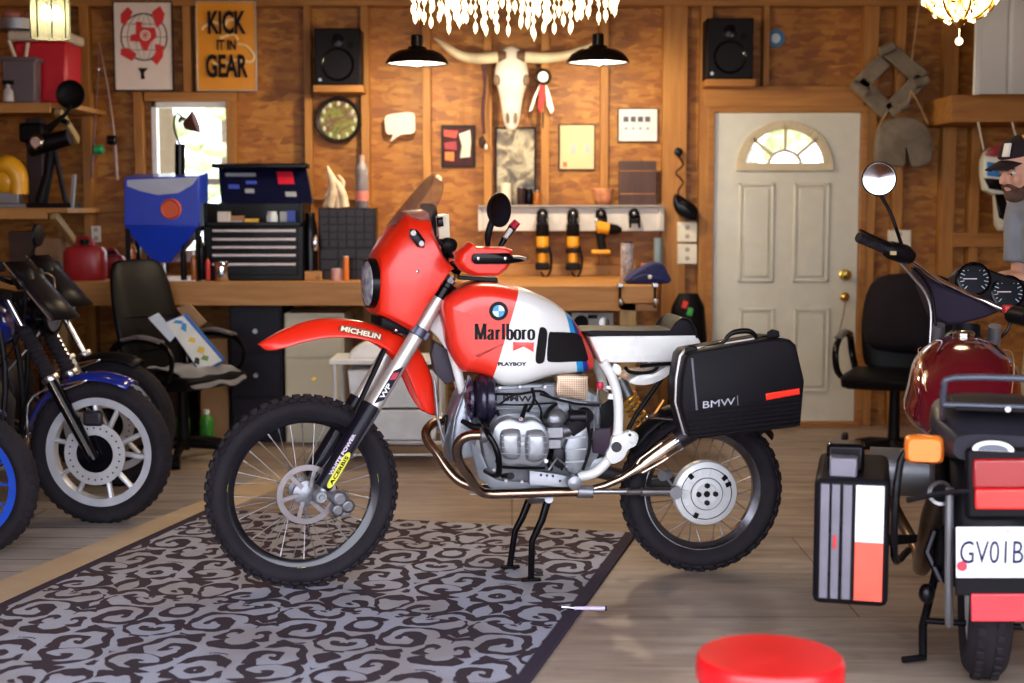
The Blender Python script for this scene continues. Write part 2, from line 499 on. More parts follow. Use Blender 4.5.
# garden outside the back wall : grass and leafy trees far behind
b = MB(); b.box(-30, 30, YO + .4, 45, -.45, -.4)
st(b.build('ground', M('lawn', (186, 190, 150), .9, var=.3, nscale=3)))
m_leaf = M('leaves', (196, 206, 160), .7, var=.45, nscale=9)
m_bark = M('bark', (110, 92, 74), .9)
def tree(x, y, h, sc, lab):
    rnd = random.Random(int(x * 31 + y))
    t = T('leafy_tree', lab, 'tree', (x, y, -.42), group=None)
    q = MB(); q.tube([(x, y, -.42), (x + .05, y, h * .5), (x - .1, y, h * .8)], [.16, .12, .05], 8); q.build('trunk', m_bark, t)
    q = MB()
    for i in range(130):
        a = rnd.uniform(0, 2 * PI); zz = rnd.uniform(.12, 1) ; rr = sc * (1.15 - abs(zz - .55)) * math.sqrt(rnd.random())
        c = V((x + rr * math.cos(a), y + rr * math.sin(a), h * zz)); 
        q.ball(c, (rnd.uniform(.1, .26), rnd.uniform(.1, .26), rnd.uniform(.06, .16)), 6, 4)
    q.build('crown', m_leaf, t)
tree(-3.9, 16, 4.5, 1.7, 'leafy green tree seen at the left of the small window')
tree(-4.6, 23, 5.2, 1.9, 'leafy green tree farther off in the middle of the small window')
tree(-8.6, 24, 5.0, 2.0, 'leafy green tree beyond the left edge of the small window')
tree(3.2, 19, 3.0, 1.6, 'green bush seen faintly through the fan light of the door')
# ---------------- door
dx0, dx1, _, dz1 = dor
m_door = M('door_paint', (206, 204, 190), .38, coat=.2, var=.04)
mid = (dx0 + dx1) / 2; dw = dx1 - dx0
frd = Fr((mid, YW + .02, 0), 0)
dt = T('door_1', 'white entry door', 'door', (mid, YW + .03, 0)); del dt['label']; del dt['category']; dt['kind'] = 'structure'
# slab with the half-round opening
fc = W(785, 166, YW); fr_ = (W(829, 166, YW).x - W(742, 166, YW).x) / 2
fz = fc.z; fx = fc.x
b = MB()
arc = [(fx - mid + fr_ * math.cos(a), fz + fr_ * .93 * math.sin(a)) for a in [PI * k / 24 for k in range(25)]]
x0, x1 = -dw / 2, dw / 2
outer = [(x1, 0.01), (x1, dz1 - .0), (x0, dz1 - .0), (x0, .01)]
def quadface(q, pts2, v0, v1): q.prism(pts2, frd, v0, v1)
quadface(b, [(x0, .01), (x1, .01), (x1, fz), (x0, fz)], 0, .045)
topz = fz + fr_ * .93 + .0
for k in range(24):
    p, q_ = arc[k], arc[k + 1]
    quadface(b, [(p[0], p[1]), (p[0], dz1), (q_[0], dz1), (q_[0], q_[1])], 0, .045)
quadface(b, [(arc[0][0], fz), (x1, fz), (x1, dz1), (arc[0][0], dz1)], 0, .045)
quadface(b, [(x0, fz), (arc[-1][0], fz), (arc[-1][0], dz1), (x0, dz1)], 0, .045)
b.build('door_slab', m_door, dt)
# moulded panels (two tall, two lower)
def moulding(pa, pb, name='door_panel'):
    p = W(pa[0], pa[1], YW + .02); q2 = W(pb[0], pb[1], YW + .02); b = MB()
    X0, X1, Z0, Z1 = p.x, q2.x, max(q2.z, .12), p.z
    for bx in ((X0, X1, Z1 - .02, Z1), (X0, X1, Z0, Z0 + .02), (X0, X0 + .02, Z0, Z1), (X1 - .02, X1, Z0, Z1)):
        b.box(bx[0], bx[1], YW + .008, YW + .021, bx[2], bx[3])
    b.box(X0 + .035, X1 - .035, YW + .008, YW + .021, Z0 + .035, Z1 - .035)
    b.build(name, m_door, dt, bev=.005)
moulding((739, 183), (773, 282)); moulding((794, 183), (828, 282)); moulding((739, 308), (773, 392)); moulding((794, 308), (828, 392))
b = MB()
o = (fx, YW + .02, fz)
def P3(r, a, y): return V((fx + r * math.cos(a), y, fz + r * .93 * math.sin(a)))
for k in range(24):
    a0_, a1_ = PI * k / 24, PI * (k + 1) / 24
    b.loft([[P3(fr_ - .03, a, YW + .002), P3(fr_ + .03, a, YW + .002), P3(fr_ + .03, a, YW + .03), P3(fr_ - .03, a, YW + .03)] for a in (a0_, a1_)])
    b.loft([[P3(fr_ * .34, a, YW + .002), P3(fr_ * .42, a, YW + .002), P3(fr_ * .42, a, YW + .03), P3(fr_ * .34, a, YW + .03)] for a in (a0_, a1_)])
for a in (PI / 4 * .95, PI / 2, PI * 3 / 4 * 1.02):
    b.bar(P3(fr_ * .4, a, YW + .015), P3(fr_, a, YW + .015), .022, .026, (0, 1, 0))
b.bar((fx - fr_ - .032, YW + .012, fz - .005), (fx + fr_ + .032, YW + .012, fz - .005), .05, .03, (0, 1, 0))
b.build('fan_light_frame', M('almond_trim', (206, 192, 160), .45), dt, bev=.003)
b = MB(); b.prism([(p[0], p[1]) for p in arc], frd, .02, .026); b.build('pane', m_glass, dt)
def knob(px, py, nm, key=False):
    p = W(px, py, YW); b = MB()
    b.lathe([(.034, 0), (.036, .006), (.014, .012), (.014, .035), (.03, .045), (.034, .06), (.026, .075), (.002, .078)], (p.x, YW + .02, p.z), (0, -1, 0), 24)
    return b.build(nm, m_brass, dt)
knob(845, 275, 'door_handle')
p = W(845, 297, YW); b = MB(); b.lathe([(.03, 0), (.03, .012), (.02, .02), (.001, .021)], (p.x, YW + .02, p.z), (0, -1, 0), 20); b.bar((p.x, YW - .01, p.z - .02), (p.x, YW - .01, p.z + .02), .008, .02, (0, 1, 0))
b.build('deadbolt', m_brass, dt)
b = MB(); p2 = W(836, 345, YW); b.tube([(p.x, YW - .02, p.z), (p.x - .01, YW - .02, p.z - .1), (p2.x, YW + .0, p2.z)], .003, 6, sm=4); b.build('key_cord', M('cord', (120, 90, 60), .8), dt)
# casing
n_trim[0] += 1
b = MB()
b.box(dx0 - .045, dx0 - .005, YW - .012, YO, 0, dz1 + .004); b.box(dx1 + .005, dx1 + .045, YW - .012, YO, 0, dz1 + .004); b.box(dx0 - .045, dx1 + .045, YW - .012, YO, dz1 + .005, dz1 + .05)
b.box(dx0 - .03, dx1 + .03, YW - .05, YO - .001, 0.001, .03)
st(b.build('trim_%d' % n_trim[0], m_beam, bev=.003))
# ---------------- rug
ra = G(0, 607); rb = G(212, 514); rc = G(637, 531); rd = G(546, 683)
dv = ((rb - ra).normalized() + (rc - rd).normalized()).normalized()
perp = V((dv.y, -dv.x, 0))
left0 = along(a0, 0, -wd - .012, 0)
# left edge follows the board, right edge parallel to it
ldir = dirn; lper = V((ldir.y, -ldir.x, 0))
RW = 2.02
far = 0
frug = V((left0.x, left0.y, 0))
m_rug, t, b_ = nt('damask_rug')
vec = coords(t, (1, 1, 1))
sp = t.nodes.new('ShaderNodeSeparateXYZ'); t.links.new(vec, sp.inputs[0])
def pp(s, sc): 
    return mth(t, 'PINGPONG', s, sc)
cb = t.nodes.new('ShaderNodeCombineXYZ')
t.links.new(pp(sp.outputs[0], .34), cb.inputs[0]); t.links.new(mth(t, 'MODULO', mth(t, 'ADD', sp.outputs[1], 10.0), 1.02), cb.inputs[1])
nA = noise(t, cb.outputs[0], 5.0, .3, 1.5)
nB = noise(t, cb.outputs[0], 12, 1.0, .4)
s_ = mth(t, 'SINE', mth(t, 'MULTIPLY', nA.outputs[0], 34.0))
s_ = mth(t, 'ADD', s_, mth(t, 'MULTIPLY', mth(t, 'SUBTRACT', nB.outputs[0], .5), 4.0))
vd_ = t.nodes.new('ShaderNodeVectorMath'); vd_.operation = 'MULTIPLY_ADD'; nC = noise(t, cb.outputs[0], 4.0, 1.5); t.links.new(nC.outputs['Color'], vd_.inputs[0]); vd_.inputs[1].default_value = (.9, .9, 0)
vs_ = t.nodes.new('ShaderNodeVectorMath'); vs_.operation = 'SCALE'; vs_.inputs[3].default_value = 5.2; t.links.new(cb.outputs[0], vs_.inputs[0]); t.links.new(vs_.outputs[0], vd_.inputs[2])
vo_ = t.nodes.new('ShaderNodeTexVoronoi'); vo_.voronoi_dimensions = '2D'; vo_.inputs['Scale'].default_value = 1.0; vo_.inputs['Randomness'].default_value = .75; t.links.new(vd_.outputs[0], vo_.inputs['Vector'])
df_ = t.nodes.new('ShaderNodeVectorMath'); df_.operation = 'SUBTRACT'; t.links.new(vd_.outputs[0], df_.inputs[0]); t.links.new(vo_.outputs['Position'], df_.inputs[1])
sx_ = t.nodes.new('ShaderNodeSeparateXYZ'); t.links.new(df_.outputs[0], sx_.inputs[0])
hc_ = t.nodes.new('ShaderNodeSeparateColor'); t.links.new(vo_.outputs['Color'], hc_.inputs[0])
hand = mth(t, 'SUBTRACT', mth(t, 'MULTIPLY', mth(t, 'GREATER_THAN', hc_.outputs[0], .5), 2.0), 1.0)
ph_ = mth(t, 'ADD', mth(t, 'ADD', mth(t, 'ARCTAN2', sx_.outputs[1], sx_.outputs[0]), mth(t, 'MULTIPLY', mth(t, 'MULTIPLY', vo_.outputs['Distance'], 15.0), hand)), mth(t, 'MULTIPLY', hc_.outputs[1], 6.28))
s_ = mth(t, 'ADD', mth(t, 'SINE', ph_), mth(t, 'MULTIPLY', mth(t, 'SUBTRACT', nB.outputs[0], .5), 4.5))
pat = ramp(t, mth(t, 'ADD', s_, .15), [(.0, (0, 0, 0, 1)), (.06, (1, 1, 1, 1))])
fz_ = noise(t, vec, 180, 2)
dark = mix(t, fz_.outputs[0], lin((46, 38, 48)), lin((82, 70, 76)))
lgt = mix(t, fz_.outputs[0], lin((140, 142, 160)), lin((184, 186, 200)))
fo = noise(t, vec, 2.3, 3)
lgt = mix(t, ramp(t, fo.outputs[0], [(.45, (0, 0, 0, 1)), (.6, (.7, .7, .7, 1))]), lgt, lin((150, 142, 142)))
colr = mix(t, pat, dark, lgt)
# plain dark border
hx = RW / 2
ax_ = mth(t, 'ABSOLUTE', sp.outputs[0])
bd = ramp(t, mth(t, 'DIVIDE', ax_, hx), [(.948, (0, 0, 0, 1)), (.952, (1, 1, 1, 1))])
colr = mix(t, bd, colr, lin((62, 54, 66)))
t.links.new(colr, b_.inputs['Base Color']); b_.inputs['Roughness'].default_value = 1; b_.inputs['Specular IOR Level'].default_value = .1
bump(t, b_, pat, .6, .006)
ang = math.atan2(-dv.x, dv.y)
mid_far = (rb + rc) / 2
RL = 3.3
b = MB()
# local : x across, y along; far edge at y=RL/2
far_mid = V(((rb.x + rc.x) / 2 - .02, (rb.y + rc.y) / 2, 0))
ctr = far_mid - dv * (RL / 2)
N = 24
pts = [(-RW / 2, -RL / 2), (RW / 2, -RL / 2), (RW / 2, RL / 2), (-RW / 2, RL / 2)]
b.loft([[V((x, y, z)) for x, y in pts] for z in (.001, .011)])
o = b.build('rug', m_rug, bev=.004)
o.location = (ctr.x, ctr.y, 0); o.rotation_euler = (0, 0, ang)
tag(o, 'large grey area rug with dark scrolling damask pattern under the red and white motorcycle', 'rug')
# ------------------------------------------------------------------ the red and white motorcycle
FSo = G(304.5, 590); FSo.z = 0
THB = 7.5
_n = V((-math.sin(R(THB)), math.cos(R(THB)), 0))
FBo = FSo + _n * .07
FB = Fr(FBo, THB); FS = Fr(FSo, 20.0)
moto = T('motorcycle', 'red and white rally motorcycle on its centre stand in the middle of the garage', 'motorcycle', FBo, R(THB))
def wheel(fr, u, v, z, rt, tw, rr, rw, m_rim, root, name, nsp=36, knobs=52, hubr=.05, hubw=.07, m_sp=None):
    c = fr.L(u, v, z); ax = fr.n
    b = MB()  # rim
    b.lathe([(rr, -rw), (rr + .012, -rw), (rr + .012, -rw + .006), (rr - .012, -rw * .5), (rr - .014, rw * .5), (rr + .012, rw - .006), (rr + .012, rw), (rr, rw), (rr - .022, rw * .4), (rr - .022, -rw * .4)], c, ax, 64, closed=True)
    rim = b.build(name, m_rim, root)
    b = MB()
    th = rt - rr - .012
    prof = []
    for k in range(15):
        a = -PI * .62 + PI * 1.24 * k / 14
        prof.append((rr + .0 + th * .48 + th * .52 * math.cos(a), tw * math.sin(a) * (1.0 if abs(a) < 1.6 else .95)))
    prof = [(rr, -rw + .004)] + prof + [(rr, rw - .004)]
    b.lathe(prof, c, ax, 96, closed=True)
    for k in range(knobs):     # tread blocks
        for j, (off, ang, w_) in enumerate(((0, 0, .8), (.5, .62, .55), (.5, -.62, .55))):
            a = 2 * PI * (k + off) / knobs
            x = fr.u; rad = x * math.cos(a) + V((0, 0, 1)) * math.sin(a); tn = -x * math.sin(a) + V((0, 0, 1)) * math.cos(a)
            nn = rad * math.cos(ang) + ax * math.sin(ang); p = c + rad * (rt - .012 - (.012 if j else 0)) + ax * (tw * .82 * math.sin(ang) * 1.1)
            sd = nn.cross(tn).normalized(); L_ = 2 * PI * rt / knobs
            b.loft([[p + nn * h + tn * (xx * L_ * .31) + sd * (yy * tw * w_ * .42) for xx, yy in ((-1, -1), (1, -1), (1, 1), (-1, 1))] for h in (-.012, .012)])
    b.build('tire', m_rubber, rim, bev=.0)
    b = MB()
    b.lathe([(.012, -hubw - .01), (hubr, -hubw), (hubr, -hubw + .014), (hubr * .62, -hubw + .02), (hubr * .62, hubw - .02), (hubr, hubw - .014), (hubr, hubw), (.012, hubw + .01)], c, ax, 32)
    b.build('hub', m_alu, rim, bev=.002)
    rnd = random.Random(5)
    for k in range(nsp):
        sgn = 1 if k % 2 else -1; tws = 1 if (k // 2) % 2 else -1
        a = 2 * PI * k / nsp; a2 = a + tws * .42
        p1 = c + (fr.u * math.cos(a2) + V((0, 0, 1)) * math.sin(a2)) * (hubr * .92) + ax * (sgn * (hubw - .007))
        p2 = c + (fr.u * math.cos(a) + V((0, 0, 1)) * math.sin(a)) * (rr - .018) + ax * (sgn * rw * .15)
        q = MB(); q.tube([p1, p1 + (p2 - p1) * .88, p1 + (p2 - p1) * .885, p2], [.0019, .0019, .0034, .0034], 6); q.build('spoke', m_sp or M('spoke_steel', (140, 136, 138), .4, .8), rim)
    return rim, c
m_rimb = M('black_anodised_rim', (26, 24, 30), .22, .3, coat=.4)
FWu, FWz = FS.Q(302.5, 491.5)
fw, fwc = wheel(FS, 0.0, 0, .371, .358, .045, .276, .022, m_rimb, moto, 'front_wheel', 36, 54, .048, .05)
# rim decals
m_yel = M('yellow_decal', (226, 220, 60), .4)
for a in (PI * .96, PI * .04, -.05 - PI / 2):
    q = MB(); rings = []
    for k in range(7):
        aa = a + (k - 3) * .018
        d = FS.u * math.cos(aa) + V((0, 0, 1)) * math.sin(aa)
        rings.append([fwc + d * rr_ - FS.n * vv for rr_, vv in ((.280, .0232), (.2875, .0232), (.2875, .0222), (.280, .0222))])
    q.loft(rings); q.build('rim_decal', m_yel, fw)
# brake disc, drilled carrier
b = MB()
b.lathe([(.088, -.066), (.110, -.066), (.110, -.062), (.088, -.062)], fwc, FS.n, 48, closed=True)
for k in range(6):
    a = 2 * PI * k / 6; d = FS.u * math.cos(a) + V((0, 0, 1)) * math.sin(a); t_ = FS.u * -math.sin(a) + V((0, 0, 1)) * math.cos(a)
    b.bar(fwc + d * .03 - FS.n * .064, fwc + d * .095 + t_ * .018 - FS.n * .064, .016, .004, FS.n)
b.build('brake_disc', M('disc_steel', (140, 132, 134), .35, .9), fw, bev=.0008)
# rear wheel : silver rim, big drum cover
RCu, RCz = FB.Q(701, 488)
m_rims = M('polished_rim', (150, 150, 160), .2, 1)
rw_, rwc = wheel(FB, RCu, 0, .3225, .318, .058, .226, .03, m_rims, moto, 'rear_wheel', 28, 40, .085, .06)
m_drum = M('drum_aluminium', (214, 214, 216), .4, .25, bmp=.15, bscale=120)
b = MB()
b.lathe([(.02, .0), (.123, .0), (.126, -.03), (.121, -.044), (.10, -.05), (.098, -.046), (.062, -.05), (.06, -.058), (.04, -.06), (.04, -.054), (.0015, -.054)], rwc - FB.n * .03, FB.n, 56)
b.build('brake_drum', m_drum, rw_, bev=.001)
for r0_ in (.061, .099):
    b = MB(); b.tube([rwc - FB.n * (.0785 if r0_ > .09 else .083) + (FB.u * math.cos(2 * PI * k / 40) + V((0, 0, 1)) * math.sin(2 * PI * k / 40)) * r0_ for k in range(40)], .0022, 6, closed=True); b.build('drum_groove', m_darkmetal, rw_)
for k in range(4):
    a = PI / 2 * k; q = MB(); p = rwc - FB.n * .085 + (FB.u * math.cos(a) + V((0, 0, 1)) * math.sin(a)) * .033
    q.cyl(p + FB.n * .01, p - FB.n * .009, .011, seg=6); q.cyl(p - FB.n * .006, p - FB.n * .012, .006, seg=10); q.build('wheel_nut', m_darkmetal, rw_)
q = MB(); q.cyl(rwc - FB.n * .075, rwc - FB.n * .088, .012, seg=16); q.build('axle_cap', m_blackg, rw_)
for a in (2.3, .7, -.45 - PI / 2, .38):
    d = FB.u * math.cos(a) + V((0, 0, 1)) * math.sin(a); t_ = FB.u * -math.sin(a) + V((0, 0, 1)) * math.cos(a); p = rwc + d * .092 - FB.n * .0785
    q = MB(); q.loft([[p + d * x + t_ * y - FB.n * h for x, y in ((-.011, -.009), (.011, -.009), (.011, .009), (-.011, .009))] for h in (0, .004)]); q.build('vent_plug', m_blackg, rw_, bev=.002)
for k in range(16):
    b = MB(); a = 2 * PI * (k + .5) / 16; d = FB.u * math.cos(a) + V((0, 0, 1)) * math.sin(a)
    b.bar(rwc + d * .064 - FB.n * .078, rwc + d * .094 - FB.n * .077, .004, .006, FB.n); b.build('cooling_rib', m_drum, rw_)
# ---- fork
m_forkb = M('fork_guard_black', (22, 20, 30), .3, coat=.3)
def fpt(px, py): return FS.Q(px, py, -.105)
ax0 = fpt(320, 496); gt = fpt(369, 409); cl = fpt(417, 331); tp = fpt(449, 281)
d_ = V((tp[0] - ax0[0], 0, tp[1] - ax0[1])).normalized()
def on(p0, k, v): return FS.L(p0[0] + d_.x * k, v, p0[1] + d_.z * k)
Lf = math.hypot(tp[0] - ax0[0], tp[1] - ax0[1]); Lg = math.hypot(gt[0] - ax0[0], gt[1] - ax0[1]); Lc = math.hypot(cl[0] - ax0[0], cl[1] - ax0[1])
m_tube = M('satin_fork_tube', (214, 208, 202), .38, .55)
for sv in (-.105, .105):
    b = MB(); b.tube([on(ax0, k, sv) for k in (Lg - .06, Lc + .01, Lf - .035)], .028, 20)
    ft = b.build('fork_tube', m_tube, moto)
    b = MB(); b.cyl(on(ax0, Lf - .075, sv), on(ax0, Lf - .03, sv), .031, seg=20); b.build('collar', m_blackg, ft, bev=.002)
    b = MB(); b.cyl(on(ax0, Lf - .032, sv), on(ax0, Lf + .02, sv), .018, seg=16); b.cyl(on(ax0, Lf - .005, sv), on(ax0, Lf + .008, sv), .024, seg=6); b.build('fork_cap', m_alu, ft)
    b = MB(); b.tube([on(ax0, k, sv) for k in (.0, .05, Lg - .11, Lg - .02, Lg + .015)], [.02, .024, .026, .03, .03], 18)
    b.tube([on(ax0, .0, sv) - V((0, 0, .01)), on(ax0, -.025, sv)], [.026, .018], 12)
    b.build('fork_slider', m_alu, moto)
    # plastic guard wraps the slider's front
    b = MB(); rings = []
    for k in (.03, .08, Lg * .6, Lg - .03, Lg + .02):
        c = on(ax0, k, sv); f_ = FS.u * -d_.z + V((0, 0, 1)) * d_.x
        wv = .036 if k > .05 else .03
        rings.append([c + f_ * (math.cos(a) * .037 + .004) + FS.n * (math.sin(a) * wv) for a in [-2.0 + 4.0 * i / 10 for i in range(11)]] + [c + f_ * (math.cos(a) * .033 + .004) + FS.n * (math.sin(a) * (wv - .004)) for a in [2.0 - 4.0 * i / 10 for i in range(11)]])
    b.loft(rings); g_ = b.build('fork_guard', m_forkb, moto, bev=.001)
    if sv < 0:
        fdir = FS.u * d_.x + V((0, 0, 1)) * d_.z; sd = FS.u * d_.z - V((0, 0, 1)) * d_.x
        out = -FS.n
        c = on(ax0, .115, sv) + out * .0375
        q = MB(); N_ = 20
        q.loft([[c + fdir * (math.copysign(abs(math.cos(2 * PI * i / N_)) ** .4, math.cos(2 * PI * i / N_)) * .074) + sd * (math.sin(2 * PI * i / N_) * .0125) + out * h for i in range(N_)] for h in (-.006, .001)])
        q.build('oval_decal', m_yel, g_)
        text('ACERBIS', m_blackg, 'decal_lettering', g_, c + out * .002, fdir, -sd, .013, .115, .001, bold=.02)
        c2 = on(ax0, .17, sv) + out * .036 - sd * .019
        text('WHITE POWER', M('lilac_decal', (220, 200, 226), .4), 'decal_lettering', g_, c2 + out * .001 + sd * .0, fdir, -sd, .013, .17, .001, bold=.03)
        q = MB(); c3 = on(ax0, Lg + .11, sv) + out * .0287
        q.loft([[c3 + fdir * x + sd * y + out * h for x, y in ((-.085, -.012), (.055, -.012), (.085, .012), (-.055, .012))] for h in (-.006, .0005)])
        q.build('fork_decal', M('navy_decal', (26, 26, 44), .3), ft)
        text('WP', m_white, 'decal_lettering', ft, c3 + out * .0012 - fdir * .025, fdir, -sd, .018, .06, .0008, bold=.03)
        q = MB(); c4 = c3 + fdir * .035; q.loft([[c4 + fdir * x + sd * y + out * h for x, y in ((-.018, -.009), (.012, -.009), (.025, .009), (-.005, .009))] for h in (0, .0015)])
        q.build('red_decal_flash', M('crimson_decal', (190, 30, 60), .35), ft)
    b = MB(); c = on(ax0, 0, sv); b.cyl(c - FS.n * .03, c + FS.n * .03, .021, seg=20); b.cyl(c - FS.n * .036, c + FS.n * .036, .012, seg=6); b.build('axle_clamp', m_alu, moto, bev=.002)
b = MB(); b.cyl(on(ax0, 0, -.11), on(ax0, 0, .11), .01); b.build('axle', m_steel, moto)
# triple clamps
m_clamp = M('triple_clamp_grey', (84, 88, 104), .35, .6)
for kk, hh in ((Lc, .035), (Lf - .02, .022)):
    b = MB(); b.bar(on(ax0, kk, -.13) , on(ax0, kk, .13), .075, hh, (d_.x * FS.u + V((0, 0, d_.z))))
    for sv in (-.105, .105): b.cyl(on(ax0, kk - hh / 2, sv), on(ax0, kk + hh / 2, sv), .034, seg=20)
    b.build('triple_clamp', m_clamp if kk == Lc else m_blackg, moto, bev=.004)
# caliper
b = MB(); c = FS.P(341, 503, -.075)
m_cal = M('caliper_metal', (112, 110, 114), .4, .7, bmp=.3, bscale=90)
for du, dz, ru, rz_ in ((-.01, .02, .03, .03), (.02, -.008, .026, .028), (-.018, -.02, .024, .02)):
    b.lathe([(ru * .7, -.035), (ru, -.028), (ru, .02), (ru * .8, .024)], c + FS.u * du + V((0, 0, dz)), FS.n, 20)
b.bar(c + V((0, 0, .045)) + FS.u * .0, c - V((0, 0, .045)) + FS.u * .012, .04, .05, FS.n); b.build('brake_caliper', m_cal, moto, bev=.004)
b = MB(); b.cyl(on(ax0, .02, -.105), c + FS.n * -.005, .016); b.build('caliper_bracket', m_alu, moto)
# brake hose + guide rod on the far leg
b = MB(); b.tube([FS.P(x, y, .06) for x, y in ((338, 492), (330, 470), (345, 430), (362, 395), (385, 345), (397, 322))], .0055, 8, sm=4); b.build('brake_hose', m_black, moto)
b = MB(); b.tube([FS.P(x, y, -.03) for x, y in ((352, 420), (372, 378), (392, 335), (398, 322))], .007, 8, sm=4); b.build('speedometer_cable', m_black, moto)
# ---- front mudguard
pairs = [((257, 345), (268, 352), .018), ((270, 337), (277, 351), .05), ((286, 328), (289, 347), .062), ((309, 320.5), (311, 340), .068), ((331, 317.5), (335, 337), .07), ((359, 320), (358, 338), .07),
         ((383, 328), (378, 344), .068), ((403, 336), (393, 355), .06), ((416, 345), (400, 363), .058), ((428, 366), (409, 379), .058), ((435, 390), (416, 398), .056), ((437, 417), (427, 415), .04)]
b = MB(); rows = []
for (ot, inn, hw) in pairs:
    o_ = FS.Q(*ot, 0); i_ = FS.Q(*inn, -.06); row = []
    for k in range(13):
        s = -1 + 2 * k / 12
        f = abs(s) ** 2.6; rg = .012 * max(0, 1 - abs(abs(s) - .42) / .18)
        row.append(FS.L(o_[0] + (i_[0] - o_[0]) * f * .97, hw * math.copysign(abs(s) ** .8, s), o_[1] + (i_[1] - o_[1]) * f + rg * .35))
    rows.append(row)
b.sheet(rows); b.build('front_mudguard', m_red, moto, solid=.004, sub=1)
# maker's oval decal on it
c = FS.P(361, 332, -.073); cdir = (FS.P(384, 339, -.073) - FS.P(338, 329, -.073)).normalized(); cup = (V((0, 0, 1)) - cdir * cdir.z).normalized()
m_cream = M('cream_lettering', (240, 228, 190), .4)
q = MB(); N_ = 24
q.loft([[c + cdir * (.082 * math.copysign(abs(math.cos(2 * PI * i / N_)) ** .35, math.cos(2 * PI * i / N_))) + cup * (.0135 * math.copysign(abs(math.sin(2 * PI * i / N_)) ** .7, math.sin(2 * PI * i / N_)) - .006 * abs(math.cos(2 * PI * i / N_)) ** 2) - FS.n * h for i in range(N_)] for h in (-.012, .0)])
q.build('mudguard_decal', M('dark_red_decal', (120, 30, 30), .35), moto)
text('MICHELIN', m_cream, 'mudguard_lettering', moto, c - FS.n * .0015 - cup * .002, cdir, cup, .019, .15, .001, bold=.035)
# ---- fairing with headlamp
fa = [((379, 314), (377, 250), .100), ((383, 316), (382, 242), .112), ((392, 320), (393, 226), .132), ((402, 325), (405, 211), .15), ((413, 331), (427, 209), .16), ((427, 306), (429.5, 227), .166), ((438, 290), (438, 252), .168), ((448.5, 271), (447.5, 267), .168)]
shp = [(0, 0), (0, .82), (.03, .96), (.12, 1.0), (.6, 1.0), (.8, .97), (.9, .82), (.97, .5), (1.0, 0)]
full = shp + [(f, -g) for f, g in reversed(shp[1:-1])]
b = MB(); rings = []
for bo, to, hw in fa:
    B_ = FS.Q(*bo, -hw * .9); T_ = FS.Q(*to, -hw * .35)
    rings.append([FS.L(B_[0] + (T_[0] - B_[0]) * f, -g * hw, B_[1] + (T_[1] - B_[1]) * f) for f, g in full])
b.loft(rings); fair = b.build('fairing', m_red, moto, bev=.004)
# raised side crease and screws
for x, y in ((417.5, 271.5),):
    q = MB(); p = FS.P(x, y, -.162); q.lathe([(.0055, 0), (.0055, .004), (.001, .006)], p, -FS.n, 12); q.build('screw', m_chrome, fair)
q = MB(); p1 = FS.P(413, 233, -.162); p2 = FS.P(421, 243.5, -.164); dd = (p2 - p1).normalized()
q.loft(rings_from([p1 - dd * .018 - FS.n * .0, p1 - FS.n * .002, p2 - FS.n * .002, p2 + dd * .018], [(.001, .001), (.004, .018), (.004, .018), (.001, .001)], 12, up=FS.n)); q.build('screen_bracket', m_darkmetal, fair)
for p in (p1, p2):
    q = MB(); q.lathe([(.010, 0), (.010, .004), (.004, .007)], p - FS.n * .004, -FS.n, 14); q.build('screw', m_white, fair)
# headlamp : oval, facing forward
_hq = FS.Q(379, 284.5, -.092); hc = FS.L(_hq[0] - .004, 0, _hq[1]); fwd = -FS.u
hz = .09; hy = .1
b = MB(); N_ = 32
def hring(k, dx): return [hc + fwd * dx + FS.n * (hy * .95 * k * math.cos(2 * PI * i / N_)) + V((0, 0, hz * k * math.sin(2 * PI * i / N_))) for i in range(N_)]
b.loft([hring(1.0, -.05), hring(1.04, .008), hring(1.0, .018), hring(.94, .018), hring(.9, -.01)], cap=False); hl = b.build('headlamp', m_blackg, moto)
b = MB(); b.loft([hring(.95, .012), hring(.9, .020), hring(.6, .028), hring(.05, .03)])
b.build('lens', M('headlamp_lens', (170, 174, 184), .15, 0, coat=.8, var=.6, nscale=28), hl)  # strong dark and bright mottling painted in for fluting and reflections
b = MB(); b.loft([hring(.88, .0), hring(.7, -.03), hring(.35, -.05), hring(.05, -.052)], cap=False); b.build('reflector', m_chrome, hl)
b = MB()
for k in range(-3, 4): b.cyl(hc + fwd * -.0 + FS.n * (k * .024) + V((0, 0, hz * .7)), hc + fwd * -.0 + FS.n * (k * .024) - V((0, 0, hz * .7)), .002, seg=6)
b.build('lamp_fluting', m_darkmetal, hl)
# windscreen
m_screen, t, p_ = nt('smoked_screen')
p_.inputs['Base Color'].default_value = lin((120, 98, 90)); p_.inputs['Roughness'].default_value = .04; p_.inputs['Alpha'].default_value = .42
t.links.new(ramp(t, noise(t, coords(t), 5, 2).outputs[0], [(0, (.26, .26, .26, 1)), (1, (.4, .4, .4, 1))]), p_.inputs['Alpha'])
b = MB(); rows = []
for fr_pt, si_pt, hw in (((387, 226), (430, 226), .13), ((396, 214), (432, 217), .135), ((406, 202), (437, 208), .132), ((418, 188), (442, 198), .115), ((427, 178), (444, 188), .085), ((433, 173.5), (441, 177), .04)):
    a_ = FS.Q(*fr_pt, 0); c_ = FS.Q(*si_pt, -hw); row = []
    for k in range(15):
        s = -1 + 2 * k / 14; q_ = 1 - math.sqrt(max(0, 1 - s * s * .98))
        row.append(FS.L(a_[0] + (c_[0] - a_[0]) * (.25 * abs(s) ** 2 + .75 * q_ / .86), hw * s, a_[1] + (c_[1] - a_[1]) * q_))
    rows.append(row)
b.sheet(rows); b.build('windscreen', m_screen, moto, solid=.003)
